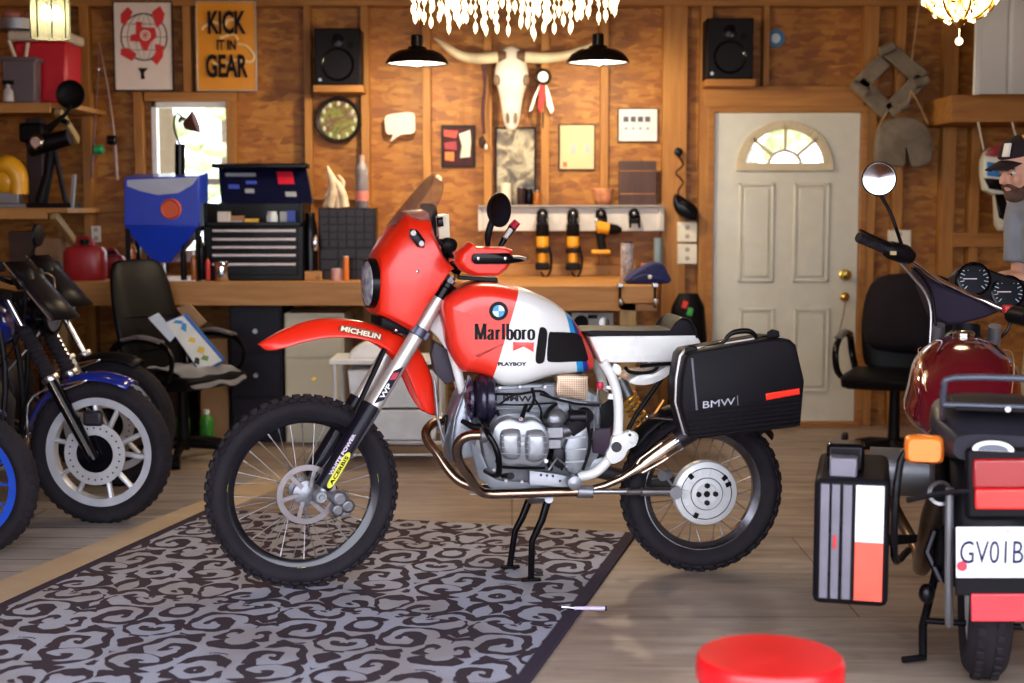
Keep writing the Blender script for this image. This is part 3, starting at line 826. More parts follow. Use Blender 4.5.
# cockpit bits behind the screen
b = MB(); b.prism([FS.Q(*p, -.05) for p in ((430, 203), (434, 206), (437, 222), (436, 240), (430, 240), (429, 222))], FS, -.08, .08); b.build('instrument_panel', m_black, moto, bev=.003)
b = MB(); b.prism([FS.Q(*p, -.07) for p in ((435, 216), (446, 214), (447, 237), (436, 239))], FS, -.11, -.02, .004); rb_ = b.build('road_book_holder', M('bone_plastic', (224, 216, 190), .4), moto)
b = MB(); b.prism([FS.Q(*p, -.12) for p in ((437, 218), (442, 217), (443, 226), (438, 227))], FS, -.13, -.11, .002); b.build('road_book_switch', m_blackg, rb_)
b = MB(); b.lathe([(.012, -.03), (.026, -.02), (.027, .02), (.012, .03)], FS.P(449, 245, -.1), FS.n, 20); b.tube([FS.P(436, 238, -.09), FS.P(446, 247, -.1), FS.P(452, 258, -.09)], .011, 10); b.build('rotary_knob', m_black, moto)
b = MB(); b.tube([FS.P(x, y, -.09) for x, y in ((440, 250), (447, 262), (456, 271), (460, 273))], [.012, .016, .014, .008], 10); b.build('bar_clamp', m_blackg, moto)
b = MB(); b.cyl(FS.P(448, 260, -.12), FS.P(456, 259, -.12), .009); b.cyl(FS.P(450, 260, -.125), FS.P(450.5, 260, -.145), .006); b.build('mirror_bolt', m_chrome, moto)
# ---- handlebar, guards, levers
hbc = FS.L(*FS.Q(455, 262, 0)[:1], 0, FS.Q(455, 262, 0)[1])
hl_ = FS.P(502, 258, -.36); hr_ = V(hbc) + (V(hbc) - hl_) ; hr_.z = hl_.z
mid1 = hbc + FS.n * -.09; mid2 = hbc + FS.n * .09
hr_ = FS.L((hl_ - FS.o).dot(FS.u), .36, hl_.z)
b = MB(); b.tube([hl_, mid1 + (hl_ - mid1) * .45, mid1, mid2, mid2 + (hr_ - mid2) * .45, hr_], .011, 12, sm=5); hb = b.build('handlebar', m_blackg, moto)
for hh in (hl_, hr_):
    mid_ = mid1 if hh is hl_ else mid2
    q = MB(); q.tube([hh, hh + (mid_ - hh) * .38], .018, 14); q.build('grip', m_rubber, hb)
b = MB(); b.prism([FB.Q(*p, -.05) for p in ((457, 275), (496, 277), (497, 282), (457, 279))], FB, -.09, .09); b.build('fork_yoke_cover', m_blackg, moto, bev=.003)
gpoly = [(457, 262), (459, 253), (465, 247), (470, 242), (473, 246), (505, 247), (512, 250), (511, 262), (505, 270), (498, 276), (475, 276), (462, 270)]
for sv in (-1, 1):
    b = MB(); rows = []
    base = [FS.Q(*p, -.34) for p in gpoly]
    cx = sum(p[0] for p in base) / len(base); cz = sum(p[1] for p in base) / len(base)
    for kk, vv in ((1.0, -.30), (1.02, -.33), (.97, -.355), (.85, -.366)):
        rows.append([FS.L(cx + (p[0] - cx) * kk, (vv if sv < 0 else -vv) * (1 if sv < 0 else 1), cz + (p[1] - cz) * kk) for p in base])
    b.loft(rows)
    g_ = b.build('hand_guard', m_red, moto, bev=.003)
    if sv < 0:
        q = MB(); q.prism([FS.Q(*p, -.37) for p in ((472, 257), (474, 253.5), (508, 253), (512, 256), (525, 257), (527, 259), (525, 261), (508, 264), (475, 264), (472, 261))], FS, -.378, -.35, .002); q.build('guard_rail', m_blackg, g_)
        for x in (478.5, 505.5):
            q = MB(); q.lathe([(.006, 0), (.006, .003), (.002, .004)], FS.P(x, 258.5, -.378), -FS.n, 12); q.build('screw', m_chrome, g_)
        q = MB(); q.tube([FS.P(511, 257, -.372), FS.P(520, 257.5, -.38), FS.P(526, 259, -.38)], [.005, .006, .007], 8); q.build('lever', m_steel, g_)
# mirror on near side
b = MB(); c = FS.P(499.5, 210, -.27)
vd = (V((0, 0, CAMH)) - c).normalized(); vd = (vd + FS.u * .9).normalized(); up_ = (V((0, 0, 1)) - vd * vd.z).normalized(); sd = vd.cross(up_)
N_ = 28
def mring(k, dx): return [c + vd * dx + sd * (.062 * k * math.cos(2 * PI * i / N_)) + up_ * (.062 * k * math.sin(2 * PI * i / N_)) for i in range(N_)]
b.loft([mring(.5, -.022), mring(.85, -.016), mring(1, -.004), mring(1, .004), mring(.93, .006)]); mi = b.build('mirror', m_black, moto)
q = MB(); q.loft([mring(.92, .004), mring(.9, .008), mring(.05, .0085)]); q.build('mirror_glass', M('dark_mirror', (60, 56, 66), .08, 1), mi)
q = MB(); q.tube([c, FS.P(492, 222, -.27), FS.P(488, 236, -.26), FS.P(488, 247, -.25)], [.008, .013, .013, .009], 10, sm=3); q.build('mirror_stem', m_black, mi)
b = MB(); b.tube([FS.P(500, 247, .2), FS.P(505, 238, .2), FS.P(512, 228, .2)], [.01, .013, .016], 12); rs = b.build('brake_reservoir', m_blackg, moto)
q = MB(); q.tube([FS.P(505, 238, .18), FS.P(511, 229, .18)], .010, 10); q.build('reservoir_window', m_white, rs)
q = MB(); q.tube([FS.P(512, 228, .2), FS.P(517, 222, .2)], [.018, .016], 12); q.build('reservoir_cap', M('crimson_decal'), rs)
# ---- tank
def hwt(u):   # half width of the tank along u
    u0 = FB.Q(445, 330, -.2)[0]; u1 = FB.Q(530, 330, -.2)[0]; u2 = FB.Q(598, 360, -.15)[0]
    if u < u1: return .185 + .02 * (u - u0) / (u1 - u0)
    return .205 - .065 * ((u - u1) / (u2 - u1)) ** 1.3
tp_ = [(443, 304), (451, 295), (465, 287), (482, 283), (501, 284), (520, 288), (531, 291), (553, 301), (567, 311), (576, 320), (586, 335), (594, 350), (598.5, 363), (595, 372), (578, 375.5), (555, 377.5), (531, 384), (515, 387.6), (500, 386), (488, 379), (472, 374), (463, 373), (454, 361), (448, 347), (445, 332), (442.5, 317)]
tq = [FB.Q(*p, -.17) for p in tp_]
tq = sp2(tq, 3)
cx = sum(p[0] for p in tq) / len(tq); cz = sum(p[1] for p in tq) / len(tq)
def inset_poly(poly, d):
    n = len(poly); out = []
    for i in range(n):
        ax_, az = poly[i - 1]; bx_, bz = poly[(i + 1) % n]; tx, tz = bx_ - ax_, bz - az; l = math.hypot(tx, tz) or 1
        nx, nz_ = -tz / l, tx / l
        if (cx - poly[i][0]) * nx + (cz - poly[i][1]) * nz_ < 0: nx, nz_ = -nx, -nz_
        out.append((poly[i][0] + nx * d, poly[i][1] + nz_ * d))
    return out
lv = [(0, -.62, 0), (0.004, .72, 0), (.012, .86, 0), (.028, .95, 0), (.05, .992, 0), (.075, 1.0, 0)]
b = MB(); rings = []
def tring(k, f):
    q = inset_poly(tq, .06); return [FB.L(cx + (a - cx) * k, hwt(cx + (a - cx) * k) * f, cz + (c_ - cz) * k) for a, c_ in q]
for k in (.05, .35, .7, .9): rings.append(tring(k, -1.0))
for d, f in ((.05, -.992), (.028, -.95), (.012, -.86), (.003, -.72), (0, -.4), (0, .4), (.003, .72), (.012, .86), (.028, .95), (.05, .992)):
    rings.append([FB.L(a, hwt(a) * f, c_) for a, c_ in inset_poly(tq, d)])
for k in (.9, .7, .35, .05): rings.append(tring(k, 1.0))
b.loft(rings)
# paint scheme lives in tank space : (u, z)
m_tank, t, p_ = nt('tank_paint')
sp = t.nodes.new('ShaderNodeSeparateXYZ'); t.links.new(coords(t), sp.inputs[0])
def line_mask(pa, pb):
    (u0, z0), (u1, z1) = FB.Q(*pa, -.19), FB.Q(*pb, -.17)
    k = (u1 - u0) / (z1 - z0)
    # u - (u0 + k (z - z0)) > 0
    e = mth(t, 'SUBTRACT', sp.outputs[0], mth(t, 'ADD', mth(t, 'MULTIPLY', sp.outputs[2], k), u0 - k * z0))
    return mth(t, 'GREATER_THAN', e, 0.0)
cRed = lin((236, 40, 16)); cWh = lin((232, 230, 228))
col = mix(t, line_mask((520, 288), (493, 376)), cRed, cWh)
col = mix(t, line_mask((568, 316), (578, 370)), col, lin((20, 150, 215)))
col = mix(t, line_mask((573, 318), (585, 370)), col, lin((24, 40, 140)))
col = mix(t, line_mask((577.5, 322), (590.5, 370)), col, lin((222, 50, 34)))
col = mix(t, mth(t, 'MULTIPLY', noise(t, coords(t), 9, 2).outputs[0], .05), col, lin((190, 180, 180)))
t.links.new(col, p_.inputs['Base Color']); p_.inputs['Roughness'].default_value = .28; p_.inputs['Coat Weight'].default_value = .3; p_.inputs['Coat Roughness'].default_value = .05
tank = b.build('fuel_tank', m_tank, moto, sharp=60)
def tpt(px, py, extra=0.0):
    u, z = FB.Q(px, py, -.2); u, z = FB.Q(px, py, -hwt(u)); return FB.L(u, -hwt(u) - extra, z)
def tpad(pts, name, mat, th=.006, smo=3):
    q = [FB.Q(*p, -.19) for p in pts]; q = sp2(q, smo) if smo else q
    b = MB(); mx = sum(p[0] for p in q) / len(q); mz = sum(p[1] for p in q) / len(q)
    b.loft([[FB.L(mx + (a - mx) * k, -hwt(a) - e, mz + (c_ - mz) * k) for a, c_ in q] for k, e in ((1, -.012), (1, th * .6), (.96, th))])
    return b.build(name, mat, tank)
m_pad = M('rubber_pad', (24, 20, 22), .6)
tpad([(541, 327), (545, 328), (547, 333), (546, 345), (544, 360), (541, 363), (537, 363), (535, 359), (536.5, 345), (539, 330)], 'knee_pad', m_pad)
tpad([(549, 333), (554, 332), (572, 333), (581, 335.5), (584, 340), (588, 352), (590, 360), (587, 362), (568, 362.3), (551, 362), (547, 359), (547.5, 346)], 'knee_pad', m_pad, smo=2)
# roundel
def disc_on(pxc, pyc, r, name, mat, e, seg=32, wedge=None, par=tank):
    c = tpt(pxc, pyc); b = MB()
    cu, cz_ = FB.Q(pxc, pyc, -hwt(FB.Q(pxc, pyc, -.2)[0]))
    if wedge: pts = [(cu, cz_)] + [(cu + r * math.cos(a), cz_ + r * math.sin(a)) for a in [wedge[0] + (wedge[1] - wedge[0]) * k / 8 for k in range(9)]]
    else: pts = [(cu + r * math.cos(2 * PI * k / seg), cz_ + r * math.sin(2 * PI * k / seg)) for k in range(seg)]
    b.loft([[FB.L(a, -hwt(a) - x, c_) for a, c_ in pts] for x in (-.014, e)]); return b.build(name, mat, par)
rd_ = disc_on(498.5, 311, .034, 'roundel', m_blackg, .002)
for k in range(4): disc_on(498.5, 311, .0215, 'roundel_quarter', M('roundel_blue', (60, 160, 220), .25) if k % 2 else M('roundel_white', (214, 232, 240), .25), .004, wedge=(PI / 2 * k, PI / 2 * (k + 1)), par=rd_)
def bendt(p):
    q = p - FB.o; u = q.dot(FB.u); return FB.L(u, -hwt(u) - .002 + (0), q.z)
def ttext(body, x0, x1, y, h, mat, nm, bold=0.0):
    a = tpt(x0, y); c_ = tpt(x1, y); dx = (c_ - a); c0 = (a + c_) / 2
    q = text(body, mat, nm, tank, c0, dx, (0, 0, 1), h, dx.length, .0012, bold=bold)
    inv = MW[tank.name].inverted(); fw_ = MW[tank.name]
    for v in q.data.vertices:
        p = fw_ @ v.co; r_ = p - FB.o; u = r_.dot(FB.u); sgn = (r_.dot(FB.n) - (c0 - FB.o).dot(FB.n))
        v.co = inv @ FB.L(u, -hwt(u) - .0016 + max(-.001, min(.001, 0)), r_.z)
    q.data.materials[0] = mat
    s_ = q.modifiers.new('solid', 'SOLIDIFY'); s_.thickness = .0016; s_.offset = 0
    return q
m_ink = M('black_lettering', (16, 14, 18), .35)
# tall serif word : condensed stems with slab feet
def serif_word(x0, x1, y0, y1):
    """glyph strokes in a unit box per letter, drawn as ribbons on the tank side"""
    G_ = {
     'M': (1.5, 1.0, [[(0.12, 0), (0.12, 1)], [(.14, 1), (.5, 0.02)], [(.5, .02), (.82, 1)], [(.86, 0), (.86, 1)]], [(0, .26, 0), (.72, 1, 0), (0, .3, 1), (.72, 1, 1)]),
     'a': (.85, .62, [[(.1, .8), (.3, .98), (.62, .96), (.68, .75), (.68, .1), (.95, .04)], [(.68, .55), (.3, .48), (.08, .25), (.25, .03), (.55, .08), (.68, .25)]], []),
     'r': (.7, .62, [[(.3, 0), (.3, 1)], [(.3, .7), (.55, .95), (.9, .92)]], [(.0, .62, 0), (0, .35, 1)]),
     'l': (.5, 1.0, [[(.5, 0), (.5, 1)]], [(.05, .95, 0), (.05, .5, 1)]),
     'b': (.9, 1.0, [[(.22, 0), (.22, 1)], [(.22, .5), (.5, .62), (.8, .5), (.84, .3), (.78, .08), (.5, 0), (.22, .1)]], [(0, .22, 1)]),
     'o': (.85, .62, [[(.5, 1), (.18, .85), (.12, .5), (.18, .15), (.5, 0), (.82, .15), (.88, .5), (.82, .85), (.5, 1)]], []),
    }
    word = 'Marlboro'; tot = sum(G_[c][0] for c in word); x = x0; sc = (x1 - x0) / tot
    b = MB()
    def rib(pts, w_):
        n = len(pts); L_, R_ = [], []
        for i, (a, c_) in enumerate(pts):
            a0_, c0_ = pts[max(0, i - 1)]; a1_, c1_ = pts[min(n - 1, i + 1)]; tx, ty = a1_ - a0_, c1_ - c0_; l = math.hypot(tx, ty) or 1
            # vertical strokes are fat, horizontal strokes hairline
            ww = w_ * (0.35 + .65 * abs(ty) / l)
            L_.append((a - ty / l * ww, c_ + tx / l * ww)); R_.append((a + ty / l * ww, c_ - tx / l * ww))
        for i in range(n - 1):
            quad = [L_[i], L_[i + 1], R_[i + 1], R_[i]]
            b.loft([[tpt(p[0], p[1], e) for p in quad] for e in (-.003, .0016)])
    for c in word:
        w0, h0, strokes, serifs = G_[c]; cw = w0 * sc; H = (y0 - y1) * h0
        for s_ in strokes:
            pts = [(x + .06 * cw + a * cw * .88, y0 - z * H) for a, z in s_]
            if len(pts) > 3: pts = [(p.x, p.y) for p in smooth_path([(q[0], q[1], 0) for q in pts], 3)]
            rib(pts, sc * .165)
        for a, e, z in serifs:
            yy = y0 - z * H; sg = -1 if z == 0 else 1
            quad = [(x + .06 * cw + a * cw * .88, yy), (x + .06 * cw + e * cw * .88, yy), (x + .06 * cw + e * cw * .88, yy + sg * 1.1), (x + .06 * cw + a * cw * .88, yy + sg * 1.1)]
            b.loft([[tpt(p[0], p[1], e_) for p in quad] for e_ in (-.003, .0016)])
        x += cw
    return b.build('tank_lettering', m_ink, tank, flat=True)
serif_word(474, 535, 339.5, 323.8)
ttext('PLAYBOY', 498, 526.5, 364, .0135, M('navy_ink', (30, 30, 60), .35), 'tank_lettering', .045)
b = MB(); b.loft([[tpt(x, y, e) for x, y in ((513, 342), (534, 342.5), (533.5, 352), (523.5, 346.5), (513, 351))] for e in (-.003, .0012)]); b.build('red_chevron', m_red, tank)
b = MB(); b.lathe([(.04, -.02), (.042, .006), (.036, .012), (.01, .016), (.002, .016)], FB.P(486, 283, 0), (0, 0, 1), 24); b.build('filler_cap', m_darkmetal, moto)
# ---- seat and tail
b = MB(); sq = [FB.Q(*p, -.12) for p in ((589, 337), (600, 336.2), (696, 335.5), (700, 341), (702, 362), (601, 362.5), (596, 352))]
b.prism(sq, FB, -.125, .125, .006); b.build('tail_panel', m_white, moto, bev=.003)
b = MB(); sq = [FB.Q(*p, -.1) for p in ((580, 331), (590, 330), (640, 331), (672, 330), (677, 321), (682, 317), (690, 319), (696, 329), (697, 336), (590, 337.5))]
b.prism(sq, FB, -.12, .12, .014); b.build('seat', M('seat_vinyl', (26, 23, 28), .55, bmp=.1), moto, bev=.006)
b = MB(); b.tube([FB.P(x, y, -.13) for x, y in ((683, 319), (690, 321), (695, 331), (697, 338))], .004, 8, sm=4); b.build('seat_strap', m_darkmetal, moto)
b = MB(); sq = [FB.Q(*p, -.1) for p in ((628, 381), (638, 375), (652, 373.5), (662, 368), (672, 362), (675, 366), (665, 377), (650, 384), (636, 384.5))]
b.prism(sp2(sq, 3), FB, -.115, .115, .006); b.build('inner_mudguard', m_white, moto)
b = MB(); b.tube([FB.P(x, y, -.09) for x, y in ((625, 367), (630, 372), (645, 373), (655, 370), (658, 364))], .007, 8, sm=3); b.build('grab_loop', m_black, moto)
# rear mudguard over the wheel
b = MB(); rows = []
for k in range(15):
    a = R(150) - R(112) * k / 14; rr_ = .355
    row = []
    for j in range(9):
        s = -1 + j / 4; row.append(rwc + (FB.u * math.cos(a) + V((0, 0, 1)) * math.sin(a)) * (rr_ - .03 * s * s) + FB.n * (.075 * s))
    rows.append(row)
b.sheet(rows); b.build('rear_mudguard', m_black, moto, solid=.004)
# ---- frame
m_frame = M('white_frame', (236, 234, 232), .3, coat=.4, var=.04)
for sv in (-.135, .135):
    b = MB(); b.tube([FB.P(x, y, -.135) + FB.n * (sv + .135) for x, y in ((603, 362), (610, 373), (615, 386), (618, 400), (618.5, 422), (617, 437), (611, 455), (602, 467), (592, 474), (578, 477))], .0185, 16, sm=3)
    b.build('frame_loop', m_frame, moto)
    b = MB(); b.tube([FB.P(x, y, -.07) + FB.n * (sv * .5 + .0675) for x, y in ((446, 312), (451, 345), (461, 385), (473, 430), (486, 464))], [.022, .018, .017, .017, .017], 14, sm=3)
    b.build('down_tube', m_frame, moto)
    b = MB(); b.tube([FB.P(x, y, -.1) + FB.n * (sv * .74 + .1) for x, y in ((484, 466), (495, 468), (530, 474), (580, 478))], .017, 12); b.build('lower_rail', m_frame, moto)
b = MB(); b.prism([FB.Q(*p, -.05) for p in ((441, 300), (446, 308), (447, 330), (452, 350), (448, 352), (438, 338), (430, 330))], FB, -.04, .04, .004); b.build('steering_head', m_frame, moto)
b = MB(); b.prism(sp2([FB.Q(*p, -.14) for p in ((612, 436), (622, 433), (630, 430), (637, 434), (635, 444), (627, 449), (622, 458), (611, 463), (605, 455), (609, 446))], 3), FB, -.165, -.12, .005); sb = b.build('subframe_casting', m_frame, moto)
b = MB(); b.cyl(FB.P(616.5, 447, -.164), FB.P(616.5, 447, -.17), .0195, seg=24); b.build('casting_hole', m_blackg, sb)  # black disc stands in for the dark hole in the casting
b = MB(); b.prism([FB.Q(*p, -.17) for p in ((629, 430), (637.5, 435), (635, 444), (626, 440))], FB, -.175, -.16, .003); b.cyl(FB.P(627, 440, -.175), FB.P(627, 440, -.18), .006); b.build('hanger_bracket', m_white, sb)
b = MB(); b.cyl(FB.P(630, 435, -.176), FB.P(630, 435, -.1795), .007, seg=4); b.build('hanger_slot', m_blackg, sb)
b = MB(); b.prism(sp2([FB.Q(*p, -.15) for p in ((614, 364), (620, 366), (621, 372), (618, 375), (613, 371))], 3), FB, -.155, -.135, .002); b.build('seat_bracket', m_frame, moto)
# white side brackets beside battery
b = MB(); b.bar(FB.P(606, 387, -.13), FB.P(613, 388, -.13), .012, .012); b.bar(FB.P(608, 396, -.13), FB.P(616, 397, -.13), .014, .02); b.build('frame_tab', m_frame, moto)
# ---- engine
m_eng = M('engine_alloy', (128, 130, 136), .42, .6, bmp=.3, bscale=80, var=.12)
m_cover = M('valve_cover_alloy', (152, 154, 160), .36, .6, var=.08)
b = MB(); eq = [FB.Q(*p, -.13) for p in ((488, 391), (494, 385), (560, 383), (600, 396), (602, 440), (592, 470), (560, 482), (505, 482), (490, 474), (480, 440))]
b.prism(sp2(eq, 2), FB, -.13, .13, .012); eng = b.build('engine_block', m_eng, moto, bev=.004)
b = MB(); b.prism([FB.Q(*p, -.14) for p in ((496, 390), (556, 386), (556, 402), (496, 406))], FB, -.142, -.12, .004); b.build('engine_top_cover', m_eng, eng, bev=.003)
a = FB.P(503, 398, -.143); c_ = FB.P(532, 399, -.143)
text('BMW', m_darkmetal, 'embossed_lettering', eng, (a + c_) / 2, c_ - a, (0, 0, 1), .022, (c_ - a).length, .0015, bold=.03)
for k in range(6):  # fins of the casing
    b = MB(); b.bar(FB.P(488 + k * 1.5, 408 + k * 5, -.133), FB.P(560, 408 + k * 5, -.133), .012, .004); b.build('casing_fin', m_eng, eng)
b = MB(); rings = []
# cylinders, both sides: finned barrel then head then rocker cover
for sg in (-1, 1):
    def CP(px, py, v): # point on left side mirrored for the right
        u, z = FB.Q(px, py, -.34); return FB.L(u, v * (1 if sg < 0 else -1), z)
    cu_, cz_ = FB.Q(520, 441, -.34)
    b = MB()
    for k in range(9):
        v0 = -.135 - k * .016; q = [(cu_ + .098 * math.copysign(abs(math.cos(a)) ** .7, math.cos(a)), cz_ + .088 * math.copysign(abs(math.sin(a)) ** .7, math.sin(a))) for a in [2 * PI * i / 28 for i in range(28)]]
        b.loft([[FB.L(p[0], vv * -sg * (1), p[1]) for p in q] for vv in (v0, v0 - .005)] if sg < 0 else [[FB.L(p[0], -vv, p[1]) for p in q] for vv in (v0, v0 - .005)])
    b.cyl(FB.L(cu_, .12 * sg, cz_), FB.L(cu_, .27 * sg, cz_), .07, seg=28)
    cyl_ = b.build('cylinder', m_eng, moto)
    b = MB()
    oq = [FB.Q(p[0] + 1, 443.5 + (p[1] - 441) * 1.04, -.34) for p in ((491, 440), (492, 428), (499, 420), (510, 417), (521, 420), (533, 418), (544, 424), (549, 434), (549, 448), (545, 459), (534, 464), (520, 462), (508, 464), (497, 458))]
    oq = sp2(oq, 3); mx = sum(p[0] for p in oq) / len(oq); mz = sum(p[1] for p in oq) / len(oq)
    b.loft([[FB.L(mx + (p[0] - mx) * k, v * -sg, mz + (p[1] - mz) * k) for p in oq] for k, v in ((.94, -.265), (1, -.27), (1, -.30), (.985, -.303), (.985, -.318), (.95, -.328), (.86, -.332))])
    hd = b.build('rocker_cover', m_cover, moto, bev=.0)
    for lob in (((499, 440), (500, 430), (506, 427), (516, 427), (519.5, 431), (519.5, 452), (515, 456.5), (505, 456), (500, 450)), ((525, 432), (528, 428.5), (538, 427.5), (544, 431), (546, 442), (544, 454), (537, 459), (529, 459), (525, 454))):
        lq = sp2([FB.Q(p[0] + 1, p[1] + 2.5, -.34) for p in lob], 3); lx = sum(p[0] for p in lq) / len(lq); lz = sum(p[1] for p in lq) / len(lq)
        b = MB(); b.loft([[FB.L(lx + (p[0] - lx) * k, v * -sg, lz + (p[1] - lz) * k) for p in lq] for k, v in ((1.04, -.325), (1.0, -.338), (.95, -.352), (.82, -.361), (.5, -.365), (.1, -.366))])
        b.build('cover_lobe', m_cover, hd, sharp=60)
    for fz in (434.5, 440.5, 446.5, 452.5):
        b = MB(); b.bar(CP(500, fz, -.362), CP(546, fz + 1, -.362), .006, .003); b.build('cover_rib', m_cover, hd, bev=.001)
    for pp_ in ((522.3, 443), (497, 461), (546, 461), (521, 419)):
        b = MB(); p = CP(*pp_, -.33); b.cyl(p, p + FB.n * (.012 * sg), .008, seg=6); b.build('cover_nut', m_chrome, hd)
    # exhaust header
    if sg > 0:
        path = [FB.P(x, y, v) for x, y, v in ((458, 424, .28), (444, 421, .27), (432, 424, .25), (426, 432, .22), (428, 442, .2), (437, 453, .17), (447, 468, .14), (457, 479, .12), (468, 485, .11), (487, 489, .11), (530, 489, .11))]
    pts = [] if sg > 0 else [((487, 435), -.30), ((478, 435), -.30), ((468, 436), -.295), ((460, 441), -.285), ((457, 451), -.27), ((460, 463), -.24), ((468, 475), -.21), ((477, 488), -.18), ((487, 493.5), -.165), ((510, 493.5), -.155), ((545, 492.5), -.15), ((578, 491.5), -.15)]
    if sg < 0: path = []
    for (px, py), v in pts:
        u, z = FB.Q(px, py, v); path.append(FB.L(u, v * -sg, z))
    m_exh = M('heat_tinted_steel', (168, 142, 122), .22, 1, var=.3, nscale=9)
    b = MB(); b.tube(path, .0185, 16, sm=4); b.build('exhaust_header', m_exh, moto)
    b = MB(); b.lathe([(.02, 0), (.028, .004), (.028, .022), (.02, .026)], path[0], (path[1] - path[0]), 16); b.build('exhaust_nut', m_alu, moto)
    # crash bar / black hose
    pts = [((482, 420), -.2), ((486, 430), -.36), ((495, 446), -.385), ((499, 460), -.38), ((497.5, 475), -.34), ((486, 471), -.2)]
    path = []
    for (px, py), v in pts:
        u, z = FB.Q(px, py, v); path.append(FB.L(u, v * -sg, z))
    b = MB(); b.tube(path, .011, 12, sm=4); b.build('crash_bar', m_blackg, moto)
    # carburettor
    cc = FB.Q(554, 418, -.2)
    b = MB(); b.lathe([(.03, -.03), (.036, -.02), (.044, -.012), (.045, .006), (.042, .014), (.03, .03), (.014, .036), (.012, .05), (.002, .052)], FB.L(cc[0], .2 * sg, cc[1]), (0, 0, 1), 28)
    b.loft([[FB.L(cc[0] + x * k, .2 * sg + y * k, cc[1] + z) for x, y in ((-.03, -.03), (.03, -.03), (.03, .03), (-.03, .03))] for k, z in ((1, -.03), (1, -.07), (.8, -.075), (.8, -.11))])
    cb_ = b.build('carburettor', m_alu, moto, bev=.003)
    b = MB()
    for k in range(5): b.cyl(FB.L(cc[0] + .03, .2 * sg, cc[1] - .05 + 0), FB.L(cc[0] + .06 + .0 * k, .2 * sg, cc[1] - .045), .022)
    b.tube([FB.L(cc[0] - .02, .2 * sg, cc[1] - .05), FB.L(cc[0] - .07, .2 * sg, cc[1] - .055), FB.L(cc[0] - .12, .22 * sg, cc[1] - .06)], .02, 14); b.build('intake_stub', m_alu, cb_)
    b = MB(); b.tube([FB.L(cc[0] + .055, .2 * sg, cc[1] - .045), FB.L(cc[0] + .09, .19 * sg, cc[1] - .02), FB.L(cc[0] + .13, .14 * sg, cc[1] + .0)], [.03, .034, .032], 16, sm=3); b.build('intake_rubber', m_rubber, cb_)
# skid / oil cooler shield at the front of the engine
m_shield = M('brushed_shield', (150, 156, 170), .3, .8)
b = MB(); rows = []
for (x, y) in ((463, 389), (456, 400), (450, 418), (447, 440), (447, 462)):
    p0 = FB.Q(x, y, -.12); row = []
    for k in range(9):
        s = -1 + k / 4; row.append(FB.L(p0[0] + .02 * s * s, .12 * s, p0[1]))
    rows.append(row)
b.sheet(rows); b.build('engine_shield', m_shield, moto, solid=.005)
b = MB(); b.prism([FB.Q(*p, -.11) for p in ((466, 388), (477, 386), (478, 432), (474, 458), (452, 460), (453, 430), (458, 405))], FB, -.1, .1, .004); b.build('oil_cooler', M('pale_alloy_panel', (158, 162, 172), .35, .5), moto)
b = MB(); b.prism([FB.Q(*p, -.12) for p in ((470, 440), (486, 462), (500, 468), (560, 476), (560, 488), (492, 489), (478, 478))], FB, -.12, .12, .005); b.build('skid_plate', M('pale_alloy_panel'), moto, bev=.003)
# horn at the top of the downtube
m_horn = M('horn_black', (40, 36, 56), .25, .4, coat=.3)
hcn = FB.P(480, 399, -.14)
b = MB(); b.lathe([(.03, -.055), (.062, -.05), (.078, -.04), (.078, -.03), (.066, -.024), (.084, -.012), (.094, .0), (.096, .01), (.088, .02), (.094, .03), (.09, .045), (.07, .054), (.02, .056)], hcn, FB.u, 32); hn = b.build('horn', m_horn, moto, sharp=50)
for k in range(10):
    a = 2 * PI * k / 10; d = FB.n * math.cos(a) + V((0, 0, 1)) * math.sin(a)
    b = MB(); b.bar(hcn - FB.u * .05 + d * .05, hcn - FB.u * .038 + d * .088, .016, .01, FB.u); b.build('horn_rib', M('horn_rib', (120, 112, 140), .3, .8), hn, bev=.002)
b = MB(); b.tube([FB.P(462, 421, -.16), FB.P(478, 428, -.2), FB.P(492, 422, -.2), FB.P(497, 412, -.18)], [.009, .014, .012, .007], 10, sm=3); b.build('horn_bracket', m_black, moto)
# wires and hoses around the engine
for i, pts in enumerate((((496, 394), (520, 394), (540, 391), (552, 398)), ((532, 388), (534, 400), (526, 414), (520, 424)), ((534, 398), (541, 410), (540, 424)), ((540, 394), (560, 400), (580, 404), (600, 405)), ((497, 410), (500, 424), (492, 430)), ((500, 404), (512, 396), (530, 392)))):
    b = MB(); b.tube([FB.P(x, y, -.2 - .01 * i) for x, y in pts], (.005, .006, .004, .005, .006, .004)[i], 8, sm=4); b.build('cable', m_black, moto)
b = MB(); b.tube([FB.P(522, 417, -.31), FB.P(526, 405, -.26)], [.009, .007], 10); b.build('spark_plug_cap', m_black, moto)
# air filter cover
m_perf, t, p_ = nt('perforated_metal')
vo = t.nodes.new('ShaderNodeTexVoronoi'); vo.inputs['Scale'].default_value = 150; vo.inputs['Randomness'].default_value = .0; t.links.new(coords(t), vo.inputs[0])
t.links.new(ramp(t, vo.outputs['Distance'], [(.32, lin((60, 44, 38))), (.42, lin((206, 176, 150)))]), p_.inputs['Base Color']); p_.inputs['Metallic'].default_value = .5; p_.inputs['Roughness'].default_value = .4
b = MB(); b.prism(sp2([FB.Q(*p, -.16) for p in ((557, 380), (560, 375), (586, 376), (588, 380), (587, 399), (572, 398), (557, 396))], 3), FB, -.165, -.02, .008); b.build('air_filter', m_perf, moto)
b = MB(); b.tube([FB.P(559, 398, -.18), FB.P(570, 401, -.18), FB.P(600, 405.5, -.17)], .0085, 12); b.build('throttle_link_tube', m_alu, moto)
